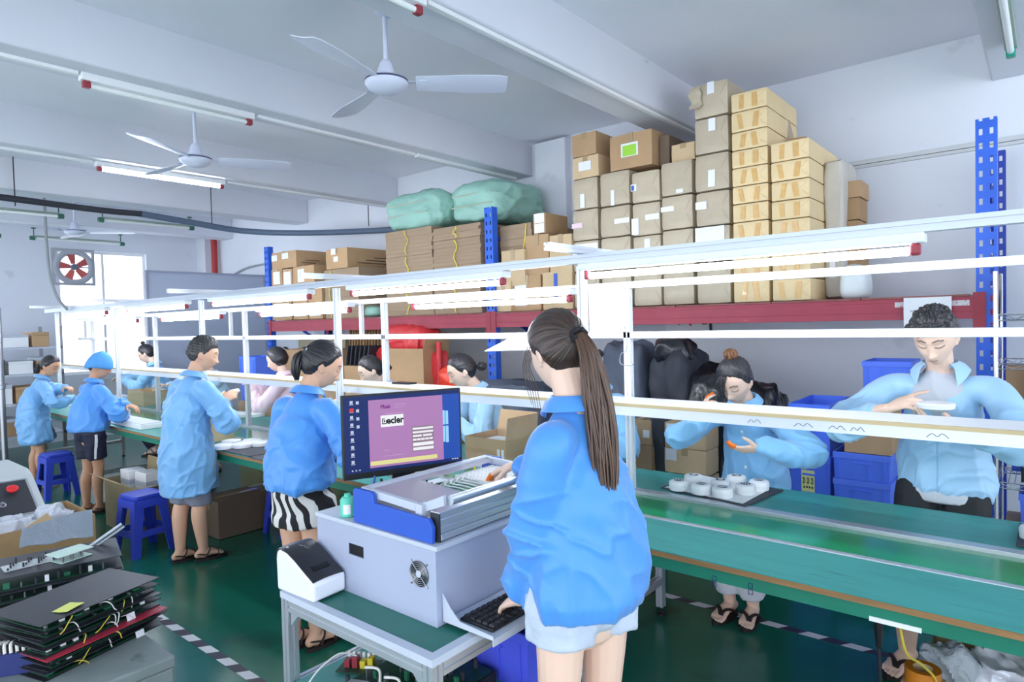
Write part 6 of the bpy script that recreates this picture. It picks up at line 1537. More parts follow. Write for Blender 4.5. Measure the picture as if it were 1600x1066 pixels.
# clothing -----------------------------------------------------------
def cloth_mat(name, rgb, rough=.42, sheen=.3, fine=True):
    if name in MATS: return MATS[name]
    m = pm(name, rgb, rough, sheen=sheen, noise=(3, .03), bump=(13, .42, (1, 1, .55)))
    if fine:
        nt = m.node_tree; N = nt.nodes; b = N['Principled BSDF']; tc = N.new('ShaderNodeTexCoord'); w = N.new('ShaderNodeTexWave'); w.inputs['Scale'].default_value = 95; w.wave_type = 'BANDS'; w.bands_direction = 'X'
        nt.links.new(tc.outputs['Object'], w.inputs['Vector'])
        old = b.inputs['Base Color'].links[0].from_socket; mr = N.new('ShaderNodeMapRange'); mr.inputs['To Min'].default_value = .955; mr.inputs['To Max'].default_value = 1.03; nt.links.new(w.outputs['Fac'], mr.inputs['Value'])
        mx = N.new('ShaderNodeMix'); mx.data_type = 'RGBA'; mx.blend_type = 'MULTIPLY'; mx.inputs[0].default_value = 1; nt.links.new(old, mx.inputs[6]); nt.links.new(mr.outputs['Result'], mx.inputs[7]); nt.links.new(mx.outputs[2], b.inputs['Base Color'])
    return m
def crease(P, k, seed, w=2.2):
    """soft creases along the zero lines of a smooth random field"""
    return (1-np.minimum(1, np.abs(wob(P, k, seed))*w))**1.6
def aniso(P, d, along, across):
    d = unit(d); u = P@d; return P*across+np.outer(u*(along-across), d)
def collar(mb, c, ax, f, r0, r1, h0, h1, gap=.35, tip=.02):
    """folded shirt collar round axis ax at c, opening towards f"""
    ax = unit(ax); f = unit(f-ax*(f@ax)); x = np.cross(f, ax); n = 26; G = np.zeros((n, 4, 3))
    for i in range(n):
        a = gap+(2*PI-2*gap)*i/(n-1); e = abs(i/(n-1)-.5)*2; t = tip*max(0, e-.72)/.28
        dr = f*math.cos(a)+x*math.sin(a)*1.05
        G[i, 0] = c+dr*r0*.98+ax*(h0-.018); G[i, 1] = c+dr*r0+ax*h0; G[i, 2] = c+dr*(r0*.45+r1*.55)+ax*(h0*.62+h1*.38); G[i, 3] = c+dr*r1+ax*(h1-t*1.6)+f*t*.5
    return mb.sheet(G, .005)
PEOPLE = []
def _headpos(xy, th, H, lean, head, hip_shift, stoop, drop=0):
    f = np.array([math.cos(th), math.sin(th), 0]); r = np.array([f[1], -f[0], 0]); z = np.array([0, 0, 1.]); spine = lambda a: z*math.cos(a)+f*math.sin(a)
    nb = np.array([*xy, 0])+z*(.525*H-drop)+f*hip_shift+spine(lean*.35)*.095*H+spine(lean*.9)*.105*H+spine(lean*1.15+stoop)*.125*H
    yaw, pitch, _ = head; hf0 = f*math.cos(yaw)+r*math.sin(yaw); hf = hf0*math.cos(pitch)-z*math.sin(pitch); hu = z*math.cos(pitch)+hf0*math.sin(pitch); na = lean*1.0+pitch*.55+stoop
    return nb+spine(na)*(.062*H)+hu*.040*H+hf*.012*H
def person(label, xy, heading, Ht, lean=.1, head=(0, .3, 0), wrists=None, poles=(None, None), hands=(None, None), skin='fair', fem=True,
           voxel=.0055, jacket=None, hair=None, lower=None, shoes=None, feet=None, headscale=1.04, hs=1., twist=0., cots=None, tshirt=None, stoop=0., hip_shift=0., eyes='down', toes=False, seed=0, sh=1., head_px=None, teez=.9, drop=None):
    """heading: angle the body faces; head = (yaw, pitch down, roll) relative to it; wrists: (left, right) places in the room"""
    if head_px:
        xy = list(xy)
        for _ in range(6):
            hc_ = _headpos(xy, heading, Ht, lean, head, hip_shift, stoop, drop or 0); q = at(*head_px, Y=hc_[1]); xy[0] += q[0]-hc_[0]
            if drop is None: Ht = min(1.84, max(1.40, Ht+(q[2]-hc_[2])/.93))
            else: drop = max(0., drop-(q[2]-hc_[2]))
        Ht = round(Ht, 4)
    x0, y0 = xy; base = np.array([x0, y0, 0.]); th = heading; f = np.array([math.cos(th), math.sin(th), 0]); r = np.array([f[1], -f[0], 0]); z = np.array([0, 0, 1.])
    t = thing('person', label, 'person', base, 0)
    H = Ht
    hip = base+z*(.525*H-(drop or 0))+f*hip_shift
    def spine(a): return z*math.cos(a)+f*math.sin(a)
    waist = hip+spine(lean*.35)*.095*H; chest = waist+spine(lean*.9)*.105*H; nb = chest+spine(lean*1.15+stoop)*.125*H
    rt = r*math.cos(twist)+f*math.sin(twist); 
    shc = nb-spine(lean*1.15)*.034*H; sw = (.104 if fem else .118)*H*sh
    S = {'R': shc+rt*sw-spine(lean)*.018*H, 'L': shc-rt*sw-spine(lean)*.018*H}
    yaw, pitch, roll = head
    hf0 = f*math.cos(yaw)+r*math.sin(yaw); hf = hf0*math.cos(pitch)-z*math.sin(pitch); hu = z*math.cos(pitch)+hf0*math.sin(pitch); hr = np.cross(hf, hu)
    hr, hu = hr*math.cos(roll)+hu*math.sin(roll), hu*math.cos(roll)-hr*math.sin(roll)
    Mh = np.stack([hr, hf, hu], 1); hsz = headscale*(.5+.5*H/1.65)*.98
    hc = _headpos(xy, heading, H, lean, head, hip_shift, stoop, drop or 0)
    # arms
    ua, fa = .172*H, .150*H; E = {}; Wr = {}
    for sd, w, p in (('L', wrists[0], poles[0]), ('R', wrists[1], poles[1])):
        sgn = 1 if sd == 'R' else -1
        pole = np.array(p) if p is not None else (r*sgn*.55-z*.8-f*.45)
        E[sd], Wr[sd] = two_bone(S[sd], np.array(w, float), ua, fa, pole)
    # legs
    hw = .050*H; an = {}; kn = {}
    fs = feet or (( -.10, -.02, 0), (.10, .02, 0))
    for sd, (a, b, rot) in (('L', fs[0]), ('R', fs[1])):
        an[sd] = base+r*a+f*b+z*.085; hp = hip+r*(hw if sd == 'R' else -hw)-z*.02*H
        kn[sd] = (hp*.5+an[sd]*.5)+f*.018+z*.01
        if drop: kn[sd] = two_bone(hp, an[sd], .245*H, .235*H, f+z*.05)[0]
    mb = MB(); k = H/1.65
    mb.limb([hip-z*.05*H, hip, waist, chest, shc-spine(lean)*.035*H], np.array([(.135, .095), (.140, .098), (.112, .080), (.128, .090), (.105, .064)])*k*.9, 20, up=f, n=4)
    mb.limb([shc-spine(lean)*.02, nb, hc-hu*.05*hsz-hf*.012], np.array([.075, .055, .052])*k, 16, n=4)
    head_mesh(mb, Mh, hc, hsz, fem)
    fp = {}
    for sd in 'LR':
        fa_ = unit(Wr[sd]-E[sd])
        mb.limb([S[sd]*.75+shc*.25, S[sd], S[sd]*.5+E[sd]*.5, E[sd], E[sd]*.6+Wr[sd]*.4, Wr[sd]], np.array([.046, .043, .041, .037, .036, .026])*k*(.92 if fem else 1.02), 14, n=4)
        hp = hands[0 if sd == 'L' else 1] or {}
        d = np.array(hp.get('d', fa_)); n = np.array(hp.get('n', z-fa_*.2)); fp[sd] = hand(mb, Wr[sd]+unit(d)*.012, d, n, sd, hp.get('s', 1.0)*(.95 if fem else 1.05), hp.get('curl', .5), hp.get('thumb', .5), hp.get('curls'))
        hp_ = hip+r*(hw if sd == 'R' else -hw)
        ftd = f*math.cos(fs[0 if sd == 'L' else 1][2])+r*math.sin(fs[0 if sd == 'L' else 1][2])
        mb.limb([hp_, hp_*.6+kn[sd]*.4, kn[sd], kn[sd]*.65+an[sd]*.35-f*.014, an[sd]], np.array([.074, .070, .054, .055, .034])*k*(.97 if fem else 1.0), 16, n=5)
        foot(mb, an[sd], ftd, k*.96, toes)
    me = remesh(mb, 'body', voxel, 3, .45); V = getv(me); C = np.tile(linc(SKINS[skin]), (len(V), 1))
    C = face_color(V, Mh, hc, hsz, skin, C, eyes=eyes); setcol(me, C)
    link_mesh(me, 'body', m_skin, t, base)
    ctx = dict(t=t, base=base, f=f, r=r, z=z, hip=hip, waist=waist, chest=chest, nb=nb, shc=shc, S=S, E=E, W=Wr, Mh=Mh, hc=hc, hs=hsz, H=H, k=k, spine=spine, lean=lean, fp=fp, an=an, kn=kn, fs=fs, rt=rt, fem=fem, hw=hw)
    if tshirt: make_tshirt(ctx, tshirt, teez)
    if jacket: make_jacket(ctx, seed=seed, **jacket)
    if lower: make_lower(ctx, seed=seed, **lower)
    if shoes: make_shoes(ctx, **shoes)
    if hair: hair(ctx)
    if cots: make_cots(ctx, cots)
    PEOPLE.append(ctx); return ctx
def flat_limb(mb, P, R, seg, up, n=6):
    """flat at the first point, rounded at the last"""
    P = np.asarray(P, float); R = np.asarray(R, float)
    if R.ndim == 1: R = np.stack([R, R], 1)
    Q = crom(np.hstack([P, R]), n); b = Q[-1]; tb = unit(Q[-1, :3]-Q[-2, :3]); post = []
    for u in (1., .85, .5):
        w = math.sqrt(max(1-u*u, .0009)); post.insert(0, np.r_[b[:3]+tb*u*min(b[3], b[4]), b[3:]*w])
    Q = np.vstack([Q, post]); mb.tube(Q[:, :3], np.maximum(Q[:, 3:], 2e-4), seg, up)
def torso_path(c, hem, loose, chest=1.):
    f, z, k, H = c['f'], c['z'], c['k'], c['H']; hemp = np.array([*(c['hip']*.6+c['waist']*.4)[:2], hem])+f*.022*k*(1 if hem < c['hip'][2]-.06 else 0)
    hipz = c['hip'][2]; P = []; R = []
    if hem < hipz-.06:
        P += [hemp, hemp*.5+c['hip']*.5]; R += [(.182*loose, .158*loose), (.176*loose, .150*loose)]
    P += [c['hip']] if hem < hipz-.06 else [hemp]; R += [(.172*loose, .140*loose)]
    sp = c['spine'](c['lean'])
    P += [c['waist'], c['chest'], c['shc']-sp*.052*H, c['shc']-sp*.012*H, c['shc']+sp*.016*H, c['nb']+sp*.002*H]
    R += [(.158*loose, .128*loose), (.150*(.5+.5*loose)*chest, .122*(.5+.5*loose)), (.138*chest, .104), (.118, .086), (.078, .068), (.058, .056)]
    return np.array(P), np.array(R)*k
def make_jacket(c, mat=None, hem=.75, loose=1., sleeve=1., cuff=.034, long=False, fold=.012, voxel=.009, seed=0, vneck=None, sleeve_end=0., collar_=True, buttons=0, name='jacket', chest=1., gather=True, zip_=False):
    f, r, z, k, H = c['f'], c['r'], c['z'], c['k'], c['H']; mb = MB()
    P, R = torso_path(c, hem, loose, chest)
    flat_limb(mb, P, R, 30, f)
    for sd in 'LR':
        S, E, W = c['S'][sd], c['E'][sd], c['W'][sd]; fa = unit(W-E); We = W-fa*sleeve_end
        m1 = S*.5+E*.5; m2 = E*.5+We*.5; dn = -z*.010*sleeve
        pts = [S*.62+c['shc']*.38-z*.012, S-z*.012+unit(S-c['shc'])*(-.012), S*.75+E*.25+dn*.3, m1+dn, E+dn*1.4, m2+dn*1.6, E*.14+We*.86+dn*.6, We]
        sl = .45+.55*sleeve
        rr = np.array([.062, .065*sl, .066*sl, .061*sleeve, .060*sleeve, .055*sleeve, .047*sleeve, cuff])*k
        mb.limb(pts, rr, 18, n=5)
    me = remesh(mb, name, voxel, 9, .5); V = getv(me); N = getn(me); Q = V-c['base']
    d = np.zeros(len(V))
    # folds: long soft vertical ones on the body, rings on the sleeves
    sdist = {}
    for sd in 'LR':
        S, E, W = c['S'][sd], c['E'][sd], c['W'][sd]; a = E-S; b = W-E
        def seg(p, q): 
            v = q-p; u = np.clip(((V-p)@v)/(v@v), 0, 1); return np.linalg.norm(V-p-u[:, None]*v, axis=1), u
        d1, u1 = seg(S, E); d2, u2 = seg(E, W); on = np.minimum(d1, d2); sdist[sd] = on
        wsl = sm01(1.9-on/(.07*k*max(sleeve, 1)))*sm01((np.where(d1 < d2, u1, 1+u2)-.2)/.3)
        near = np.exp(-((np.where(d1 < d2, u1-1, u2))/.45)**2)+.9*np.exp(-((np.where(d1 < d2, 1.0, 1-u2))/.3)**2)
        dd = unit(unit(a)+unit(b)); rad = crease(aniso(Q, dd, 1.5, .55), 15, seed+ord(sd))+.7*crease(aniso(Q, dd, 1.5, .8), 26, seed+ord(sd)+3)
        d += wsl*rad*fold*.75*(.35+near)
    body = np.ones(len(V))*(1-np.clip(sum(sm01(2.0-sdist[s]/(.072*k)) for s in 'LR'), 0, 1)*.9)
    low = sm01((c['nb'][2]-V[:, 2])/.25)
    d += body*low*fold*(1.15*crease(aniso(Q, z+.25*r, .34, 1.), 8.5, seed+7)+.55*crease(aniso(Q, z-.4*r, .6, 1.), 15, seed+9)+.35*crease(Q, 27, seed+10))
    d += body*low*fold*.9*wob(Q, 6., seed+5)
    if gather:
        g = sm01(1-abs(V[:, 2]-hem-.03)/.06)*body; an_ = np.arctan2((V-c['hip'])@r, (V-c['hip'])@f); d += g*(.5+.5*np.sin(an_*30+2*np.sin(an_*5)))*.0022-sm01(1-(V[:, 2]-hem)/.05)*body*.014
    d -= d.mean()*.6
    V = V+N*d[:, None]; setv(me, V)
    if vneck:   # open front: cut the chest faces away inside a V below the collar
        depth, half = vneck; top = c['nb']+c['spine'](c['lean'])*.02; fz = ((V-c['base'])@f); xx = (V-c['base'])@r; zz = V[:, 2]
        import bmesh
        bm = bmesh.new(); bm.from_mesh(me); fmin = ((c['shc']-c['base'])@f)+.01; b0 = c['base']
        apex = top-z*depth
        def infront(co): p = np.array(co)-b0; return p@f > fmin and co[2] > apex[2]-.02 and abs(p@r) < half*1.5
        for sg in (-1, 1):
            fs = [q for q in bm.faces if infront(q.calc_center_median())]; es = list({e for q in fs for e in q.edges}); vs = list({v for q in fs for v in q.verts})
            nrm = unit(z*half+(-sg)*(-1)*0-r*sg*depth*1.) if False else unit(np.cross(unit(z*depth+r*sg*half), f))
            bmesh.ops.bisect_plane(bm, geom=vs+es+fs, plane_co=Vector(apex), plane_no=Vector(nrm))
        kill = []
        for q in bm.faces:
            co = np.array(q.calc_center_median()); p = co-b0; u = (co[2]-apex[2])/depth
            if p@f > fmin and u > 0 and abs((p-(apex-b0))@r) < half*u and u < 1.4: kill.append(q)
        bmesh.ops.delete(bm, geom=kill, context='FACES'); bm.to_mesh(me); bm.free()
    o = link_mesh(me, name, mat, c['t'], c['base'])
    if collar_:
        cm = MB(); sp = c['spine'](c['lean']*1.15); cc = c['nb']-c['base']
        collar(cm, cc-sp*.004*H, sp, f, .064*k, (.105 if vneck else .094)*k, .036*k, -.004, gap=.75 if vneck else .42, tip=.028 if vneck else .016)
        co = cm.build('collar', mat, c['t'], 60)
    for sd in 'LR':   # knitted cuffs
        fa = unit(c['W'][sd]-c['E'][sd]); We = c['W'][sd]-fa*sleeve_end-c['base']
        MB().tube([We-fa*.018, We-fa*.008, We+fa*.012], np.array([cuff*1.06, cuff*1.10, cuff*1.0])*k, 18).build('cuff', mat, c['t'], 60)
    if buttons:
        for i in range(buttons):
            u = (i+.6)/buttons; p = c['nb']*(1-u)+np.array([*c['hip'][:2], hem+.05])*u; d0 = Vector(p+f*.6-c['base']); 
            hit, loc, nor, _ = o.ray_cast(d0, Vector(-f))
            if hit: MB().lathe([(.0085, 0), (.0085, .003), (.003, .0035)], 12, np.array(loc)+f*.0005, np.array(Vector((0, 0, 1)).rotation_difference(Vector(nor)).to_matrix())).build('button', m_white, c['t'])
    if zip_:
        pts = []
        for u in np.linspace(.28, .97, 22):
            p = c['nb']*(1-u)+np.array([*c['hip'][:2], hem])*u; hit, loc, nor, _ = o.ray_cast(Vector(p+f*.6-c['base']), Vector(-f))
            if hit and Vector(loc).length < 3: pts.append(np.array(loc)+f*.001)
        if len(pts) > 6: MB().tube(pts, [(.004, .0015)]*len(pts), 6, up=f).build('zip', pm('zip_blue', (150, 190, 224), .4), c['t'])
    return o
def make_tshirt(c, mat, kwz=.9):
    mb = MB(); P, R = torso_path(c, kwz, .80, .9); R = np.minimum(R*1., [.150, .112]); R[-1] = (.052*c['k'], .050*c['k']); P[-1] = P[-1]-c['spine'](c['lean'])*.02
    R[:2] = np.array([(.158, .126)]*2)*c['k']; P[0] = np.array([*P[0][:2], kwz])
    flat_limb(mb, P+c['f']*.004, R, 24, c['f']); me = remesh(mb, 'tshirt', .010, 3); V = getv(me); V = V+getn(me)*(.008*crease(V, 14, 3))[:, None]; setv(me, V)
    link_mesh(me, 'tshirt', mat, c['t'], c['base'])
def make_lower(c, mat=None, kind='trousers', hem=.1, loose=1., name=None, seed=0, stripe=None):
    """trousers / shorts / skirt: hem = height of the lower edge above the floor"""
    mb = MB(); k, f, r, z = c['k'], c['f'], c['r'], c['z']; name = name or kind
    mb.limb([c['hip']-z*.02, c['hip']+z*.03, c['waist']], np.array([(.146, .112), (.146, .108), (.125, .092)])*k*loose, 22, up=f, n=4)
    if kind == 'skirt':
        p = np.array([*c['hip'][:2], hem]); flat_limb(mb, [p+f*.03, c['hip']*.5+p*.5+f*.025, c['hip']-z*.02], np.array([(.172, .150), (.168, .146), (.150, .120)])*k*loose, 26, f)
    else:
        for sd in 'LR':
            hp = c['hip']+r*(c['hw'] if sd == 'R' else -c['hw']); kn, an = c['kn'][sd], c['an'][sd]
            def atz(h):
                if h > kn[2]: u = (hp[2]-h)/(hp[2]-kn[2]); return hp*(1-u)+kn*u
                u = (kn[2]-h)/(kn[2]-an[2]); return kn*(1-u)+an*u
            hs_ = [h for h in (hp[2], hp[2]*.8+kn[2]*.2, hp[2]*.4+kn[2]*.6, kn[2], kn[2]*.5+an[2]*.5, an[2]+.02) if h > hem+.02]+[hem]
            rr = [np.interp(h, [an[2], kn[2], hp[2]], [.070, .088, .102])*k*loose for h in hs_]
            flat_limb(mb, [atz(h) for h in hs_[::-1]], np.array(rr[::-1]), 18, f, 4)
    me = remesh(mb, name, .010, 4); V = getv(me); Q = V-c['base']; d = .009*crease(aniso(Q, z, .5, 1.), 11, seed+3)+.004*crease(Q, 24, seed+4); V = V+getn(me)*(d-d.mean())[:, None]; setv(me, V)
    o = link_mesh(me, name, mat, c['t'], c['base'])
    if stripe is not None:
        sd = stripe; hp = c['hip']+r*(c['hw'] if sd == 'R' else -c['hw']); pts = []
        for u in np.linspace(.05, .95, 10):
            h = hp[2]*(1-u)+hem*u; hit, loc, nor, _ = o.ray_cast(Vector(np.array([*(hp+r*(.5 if sd == 'R' else -.5)-f*.02)[:2], h])-c['base']), Vector(-r if sd == 'R' else r))
            if hit: pts.append(np.array(loc))
        if len(pts) > 3: MB().tube(pts, [(.014, .003)]*len(pts), 8, up=r, n=2).build('side_stripe', m_white, c['t'])
    return o
def make_shoes(c, kind='flipflop', mat=None, sole=None):
    mat = mat or m_black; sole = sole or mat; k = c['k']*.96; z = c['z']
    for sd in 'LR':
        i = 0 if sd == 'L' else 1; a = c['an'][sd]; rot = c['fs'][i][2]; f = c['f']*math.cos(rot)+c['r']*math.sin(rot); x = np.cross(f, z)
        o0 = np.array([a[0], a[1], 0])-c['base']
        out = []
        for u in np.linspace(0, 2*PI, 28, endpoint=False):
            q = .055+.125*math.cos(u); w = (.040+.012*(math.cos(u)*.5+.5))*math.sin(u); out.append((q*k, w*k))
        V = [o0+f*q+x*w+z*h for h in (.001, .020*k+.001) for q, w in out]; n = len(out)
        F = [tuple(range(n)), tuple(range(2*n-1, n-1, -1))]+[(j, n+j, n+(j+1) % n, (j+1) % n) for j in range(n)]
        s = MB().add(V, F).build('sandal', sole, c['t'], 30)
        L = lambda p, q, h: o0+(x*p+f*q+z*h)*k
        st = MB()
        if kind == 'flipflop':
            for e in (-1, 1): st.tube([L(-.014, .132, .040), L(e*.014-.008, .105, .068), L(e*.043, .062, .066), L(e*.050, .015, .024)], [(.011, .006)]*4, 8, up=z, n=5)
        else:
            st.tube([L(-.047, .09, .022), L(-.03, .10, .048), L(.0, .105, .058), (L(.035, .10, .046)), L(.048, .09, .022)], [(.016, .004)]*5, 8, up=f, n=4)
            st.tube([L(-.040, .0, .03), L(-.03, .035, .078), L(0, .05, .086), L(.03, .035, .078), L(.040, .0, .03)], [(.012, .004)]*5, 8, up=f, n=4)
            st.tube([L(-.036, .0, .05), L(-.03, -.035, .06), L(0, -.052, .062), L(.03, -.035, .06), L(.036, .0, .05)], [(.010, .004)]*5, 8, up=z, n=4)
        st.build('strap', mat, s, 50)
def make_cots(c, spec):
    m = pm('orange_finger_cot', (246, 120, 36), .35)
    for sd, idx in spec:
        for i in idx:
            P = c['fp'][sd][i]-c['base']; q = crom(P, 5); q = q[len(q)//3:]; d = unit(q[-1]-q[-2])
            q = np.vstack([q, q[-1]+d*.006, q[-1]+d*.009]); rr = np.array([.0102]*(len(q)-2)+[.0075, .002])
            MB().tube(q, rr, 12).build('finger_cot', m, c['t'], 60)
# ------------------------------------------------------------------ the people
h_black = hair_mat('hair_black', (24, 23, 27), (52, 50, 56))
h_brown = hair_mat('hair_brown', (40, 27, 24), (120, 86, 64), .32)
h_brownd = hair_mat('hair_dark_brown', (32, 24, 23), (80, 58, 47), .32)
h_soft = hair_mat('hair_soft_black', (34, 32, 36), (78, 74, 78))
c_blue = cloth_mat('smock_blue', (80, 152, 230))
c_pale = cloth_mat('smock_pale_blue', (166, 208, 240))
c_coat = cloth_mat('smock_coat_blue', (120, 178, 228))
c_sky = cloth_mat('smock_sky_blue', (140, 200, 246))
c_pink = cloth_mat('smock_pink', (252, 220, 232))
c_greyshort = pm('denim_pale', (196, 206, 222), .8, noise=(20, .08), bump=(60, .2))
c_tee = pm('tee_grey', (196, 200, 208), .85, bump=(30, .15))
c_black = pm('trouser_black', (26, 27, 33), .7, bump=(30, .15))
c_navy = pm('shorts_navy', (28, 32, 58), .65, bump=(20, .2))
c_grey = pm('shorts_grey', (128, 132, 148), .75, bump=(20, .2))
c_white = pm('trouser_white', (224, 226, 236), .75, bump=(20, .2))
m_sandal = pm('sandal_dark', (40, 32, 32), .6)
m_cork = pm('sandal_cork', (176, 146, 108), .7)
def zebra():
    m = bpy.data.materials.new('zebra_print'); m.use_nodes = True; nt = m.node_tree; N = nt.nodes; b = N['Principled BSDF']; tc = N.new('ShaderNodeTexCoord'); mp = N.new('ShaderNodeMapping'); mp.inputs['Scale'].default_value = (1, 1, .62); mp.inputs['Rotation'].default_value = (.5, .35, 0)
    w = N.new('ShaderNodeTexWave'); w.inputs['Scale'].default_value = 5.2; w.inputs['Distortion'].default_value = 7; w.inputs['Detail'].default_value = 1.2; w.inputs['Detail Scale'].default_value = 1.1
    r = N.new('ShaderNodeValToRGB'); r.color_ramp.elements[0].position = .44; r.color_ramp.elements[1].position = .50; r.color_ramp.elements[0].color = (*lin((26, 26, 30)), 1); r.color_ramp.elements[1].color = (*lin((222, 220, 216)), 1)
    nt.links.new(tc.outputs['Object'], mp.inputs[0]); nt.links.new(mp.outputs[0], w.inputs[0]); nt.links.new(w.outputs['Fac'], r.inputs[0]); nt.links.new(r.outputs[0], b.inputs['Base Color']); b.inputs['Roughness'].default_value = .8; return m
c_zebra = zebra()
def loc_(c, a, b, h): return c['hc']+c['Mh']@(np.array([a, b, h])*c['hs'])
def rel(c, P): return [np.array(p)-c['base'] for p in P]
def hairball(c, name, centre, r, mat, seed, amp=.25, sq=(1, 1, .85)):
    mb = MB(); g = np.random.default_rng(seed); paths = []; rads = []
    for k in range(26):   # coils of a bun
        a0 = g.uniform(0, 6.28); tilt = g.normal(size=3); ax = unit(tilt); e = unit(np.cross(ax, [.3, .2, 1])); e2 = np.cross(ax, e); rr = r*g.uniform(.72, 1.0)
        paths.append([centre-c['base']+(e*math.cos(a0+u)+e2*math.sin(a0+u))*rr*np.array(sq) for u in np.linspace(0, 3.6, 8)]); rads.append([r*.15*(.5+.5*math.sin(PI*i/7))+.001 for i in range(8)])
    mbp = strands(paths, rads, mat, c['t'], c['base']*0, name, 6, 3)
    return mbp
def core(c, name, centre, r, mat):
    mb = MB().ball(np.array(centre)-c['base'], r, 16, 12); me = mb.mesh(name, 0); set_strand(me, mb.verts()*np.array([160, 160, 20])); o = link_mesh(me, name, mat, c['t'], (0, 0, 0)); return o
# --- 1 front worker
def hair1(c):
    vol = lambda D, P: .008*sm01((P[:, 2]-.0)/.08)+.006*sm01(-P[:, 1]/.09)
    hair_cap(c['Mh'], c['hc'], c['hs'], h_brownd, c['t'], c['base'], HL_W, .013, (0, -.93, .05), vol, 0, 5)
    tie = loc_(c, 0, -.121, .004); f, r, z = c['f'], c['r'], c['z']
    back = c['nb']
    ctrl = [loc_(c, 0, -.095, .004), tie, tie-f*.034-z*.05+r*.004, tie-f*.055-z*.14+r*.010, tie-f*.072-z*.26+r*.016, tie-f*.082-z*.38+r*.014, tie-f*.088-z*.50+r*.006, tie-f*.085-z*.60-r*.006]
    wid = [.030, .014, .028, .042, .047, .044, .032, .010]
    p, q = bundle_tail(ctrl, wid, 210, 3, .0044, .75, up=f)
    strands([np.array(P)-c['base'] for P in p], q, h_brown, c['t'], c['base']*0, 'ponytail', 5, 5)
    s = MB(); fw = unit(tie-ctrl[0]); e = unit(np.cross(fw, z)); e2 = np.cross(fw, e)
    n = 40; s.tube([tie-c['base']+(e*math.cos(2*PI*i/n*2)+e2*math.sin(2*PI*i/n*2))*.020+fw*(.007*math.cos(2*PI*i/n*5)) for i in range(n)], [.0075+.0022*math.sin(i*2.7) for i in range(n)], 8, n=2); s.build('hair_tie', pm('hair_tie_black', (30, 28, 34), .7), c['t'], 60)
    side = []
    for k in range(5):
        a = loc_(c, -.050+.007*k, .075-.004*k, .055); side.append([a-c['base'], loc_(c, -.072+.006*k, .094, .0)-c['base'], loc_(c, -.074+.009*k, .100, -.06)-c['base'], loc_(c, -.066+.008*k, .110+.004*k, -.12-.02*k)-c['base']])
    strands(side, [[.0016, .0014, .0011, .0006]]*5, h_brown, c['t'], c['base']*0, 'loose_strands', 5, 5)
p1 = person('woman with a long brown ponytail in a blue smock and pale shorts at the cart', (-.985, 1.545), math.radians(162), 1.66, .055, (.02, .42, .0), head_px=(872, 552),
    wrists=((-1.225, 1.47, .815), (-1.47, 1.79, 1.135)), poles=((.75, -.55, -.3), (.3, .6, -.75)), hands=({'d': (-.72, .28, -.42), 'n': (-.45, -.15, .85), 'curls': (.25, .35, .45, .55), 'thumb': .4}, {'d': (-.92, .05, -.32), 'n': (-.25, .0, .95), 'curls': (.3, .45, .55, .6)}),
    voxel=.0036, jacket=dict(mat=c_blue, hem=.832, loose=1.08, sleeve=1.14, cuff=.038, fold=.022, voxel=.007, gather=True, sleeve_end=.03, chest=.9), sh=.84, twist=.38, lower=dict(mat=c_greyshort, kind='shorts', hem=.748, loose=1.02), shoes=dict(kind='flipflop', mat=m_sandal), hair=hair1, headscale=1.02,
    feet=((-.09, .0, -.1), (.09, .03, .1)), cots=(('L', (1, 2)), ('R', (1,))), seed=11)
# --- 2 young man at right
def hair2(c):
    vol = lambda D, P: .016*sm01((P[:, 2]-.03)/.06)
    hair_cap(c['Mh'], c['hc'], c['hs'], h_soft, c['t'], c['base'], HL_M, .012, (.1, -.35, .93), vol, 1.0, 8)
    st = []; g = np.random.default_rng(5)
    for k in range(60):
        u = (k+.5)/60; a = (-.060+.120*u); up_ = g.uniform(.0, .02)
        st.append([loc_(c, a*.9, .060, .100)-c['base'], loc_(c, a*1.02+.008, .088, .104+up_)-c['base'], loc_(c, a+.022+g.uniform(-.008, .008), .096, .092+up_*.8)-c['base'], loc_(c, a+.040+g.uniform(-.012, .012), .099, .074+g.uniform(-.004, .012)-(.012 if k % 9 == 0 else 0))-c['base']])
    strands(st, [[.0055, .005, .0038, .001]]*60, h_soft, c['t'], c['base']*0, 'fringe', 6, 4)
xm = at(1462, 620, Y=3.56)[0]
dv = at(1462, 636, Y=3.16)
p2 = person('young man with short dark hair in an open blue smock behind the right bench', (xm, 3.54), math.radians(-93), 1.72, .14, (.04, .55, -.02), drop=0., head_px=(1461, 527), teez=at(1440, 797, Y=3.40)[2],
    wrists=(at(1505, 672, Y=3.20)+np.array([0, 0, .0]), at(1385, 640, Y=3.22)), poles=((.85, .25, -.45), (-.85, .25, -.45)),
    hands=({'d': (-.92, -.25, .22), 'n': (.15, -.3, -.95), 'curls': (.35, .4, .45, .5), 'thumb': .2}, {'d': (.80, -.35, .42), 'n': (-.3, -.55, .70), 'curls': (.12, .9, 1.0, 1.05), 'thumb': .6}),
    voxel=.0036, fem=False, jacket=dict(mat=c_pale, hem=at(1460, 782, Y=3.40)[2], loose=1.0, sleeve=1.08, cuff=.046, fold=.020, voxel=.0075, sleeve_end=.075, vneck=(.27, .085), zip_=True), tshirt=c_tee,
    lower=dict(mat=c_black, kind='trousers', hem=.42), shoes=dict(kind='flipflop', mat=m_sandal), hair=hair2, skin='fair', feet=((-.10, -.02, -.2), (.12, .14, .25)), headscale=1.06, toes=True, seed=21, hip_shift=-.02)
disc_unit((dv[0], dv[1], dv[2]-.005), .070, .026, 'round white device held in the young man\'s hands', None, False)
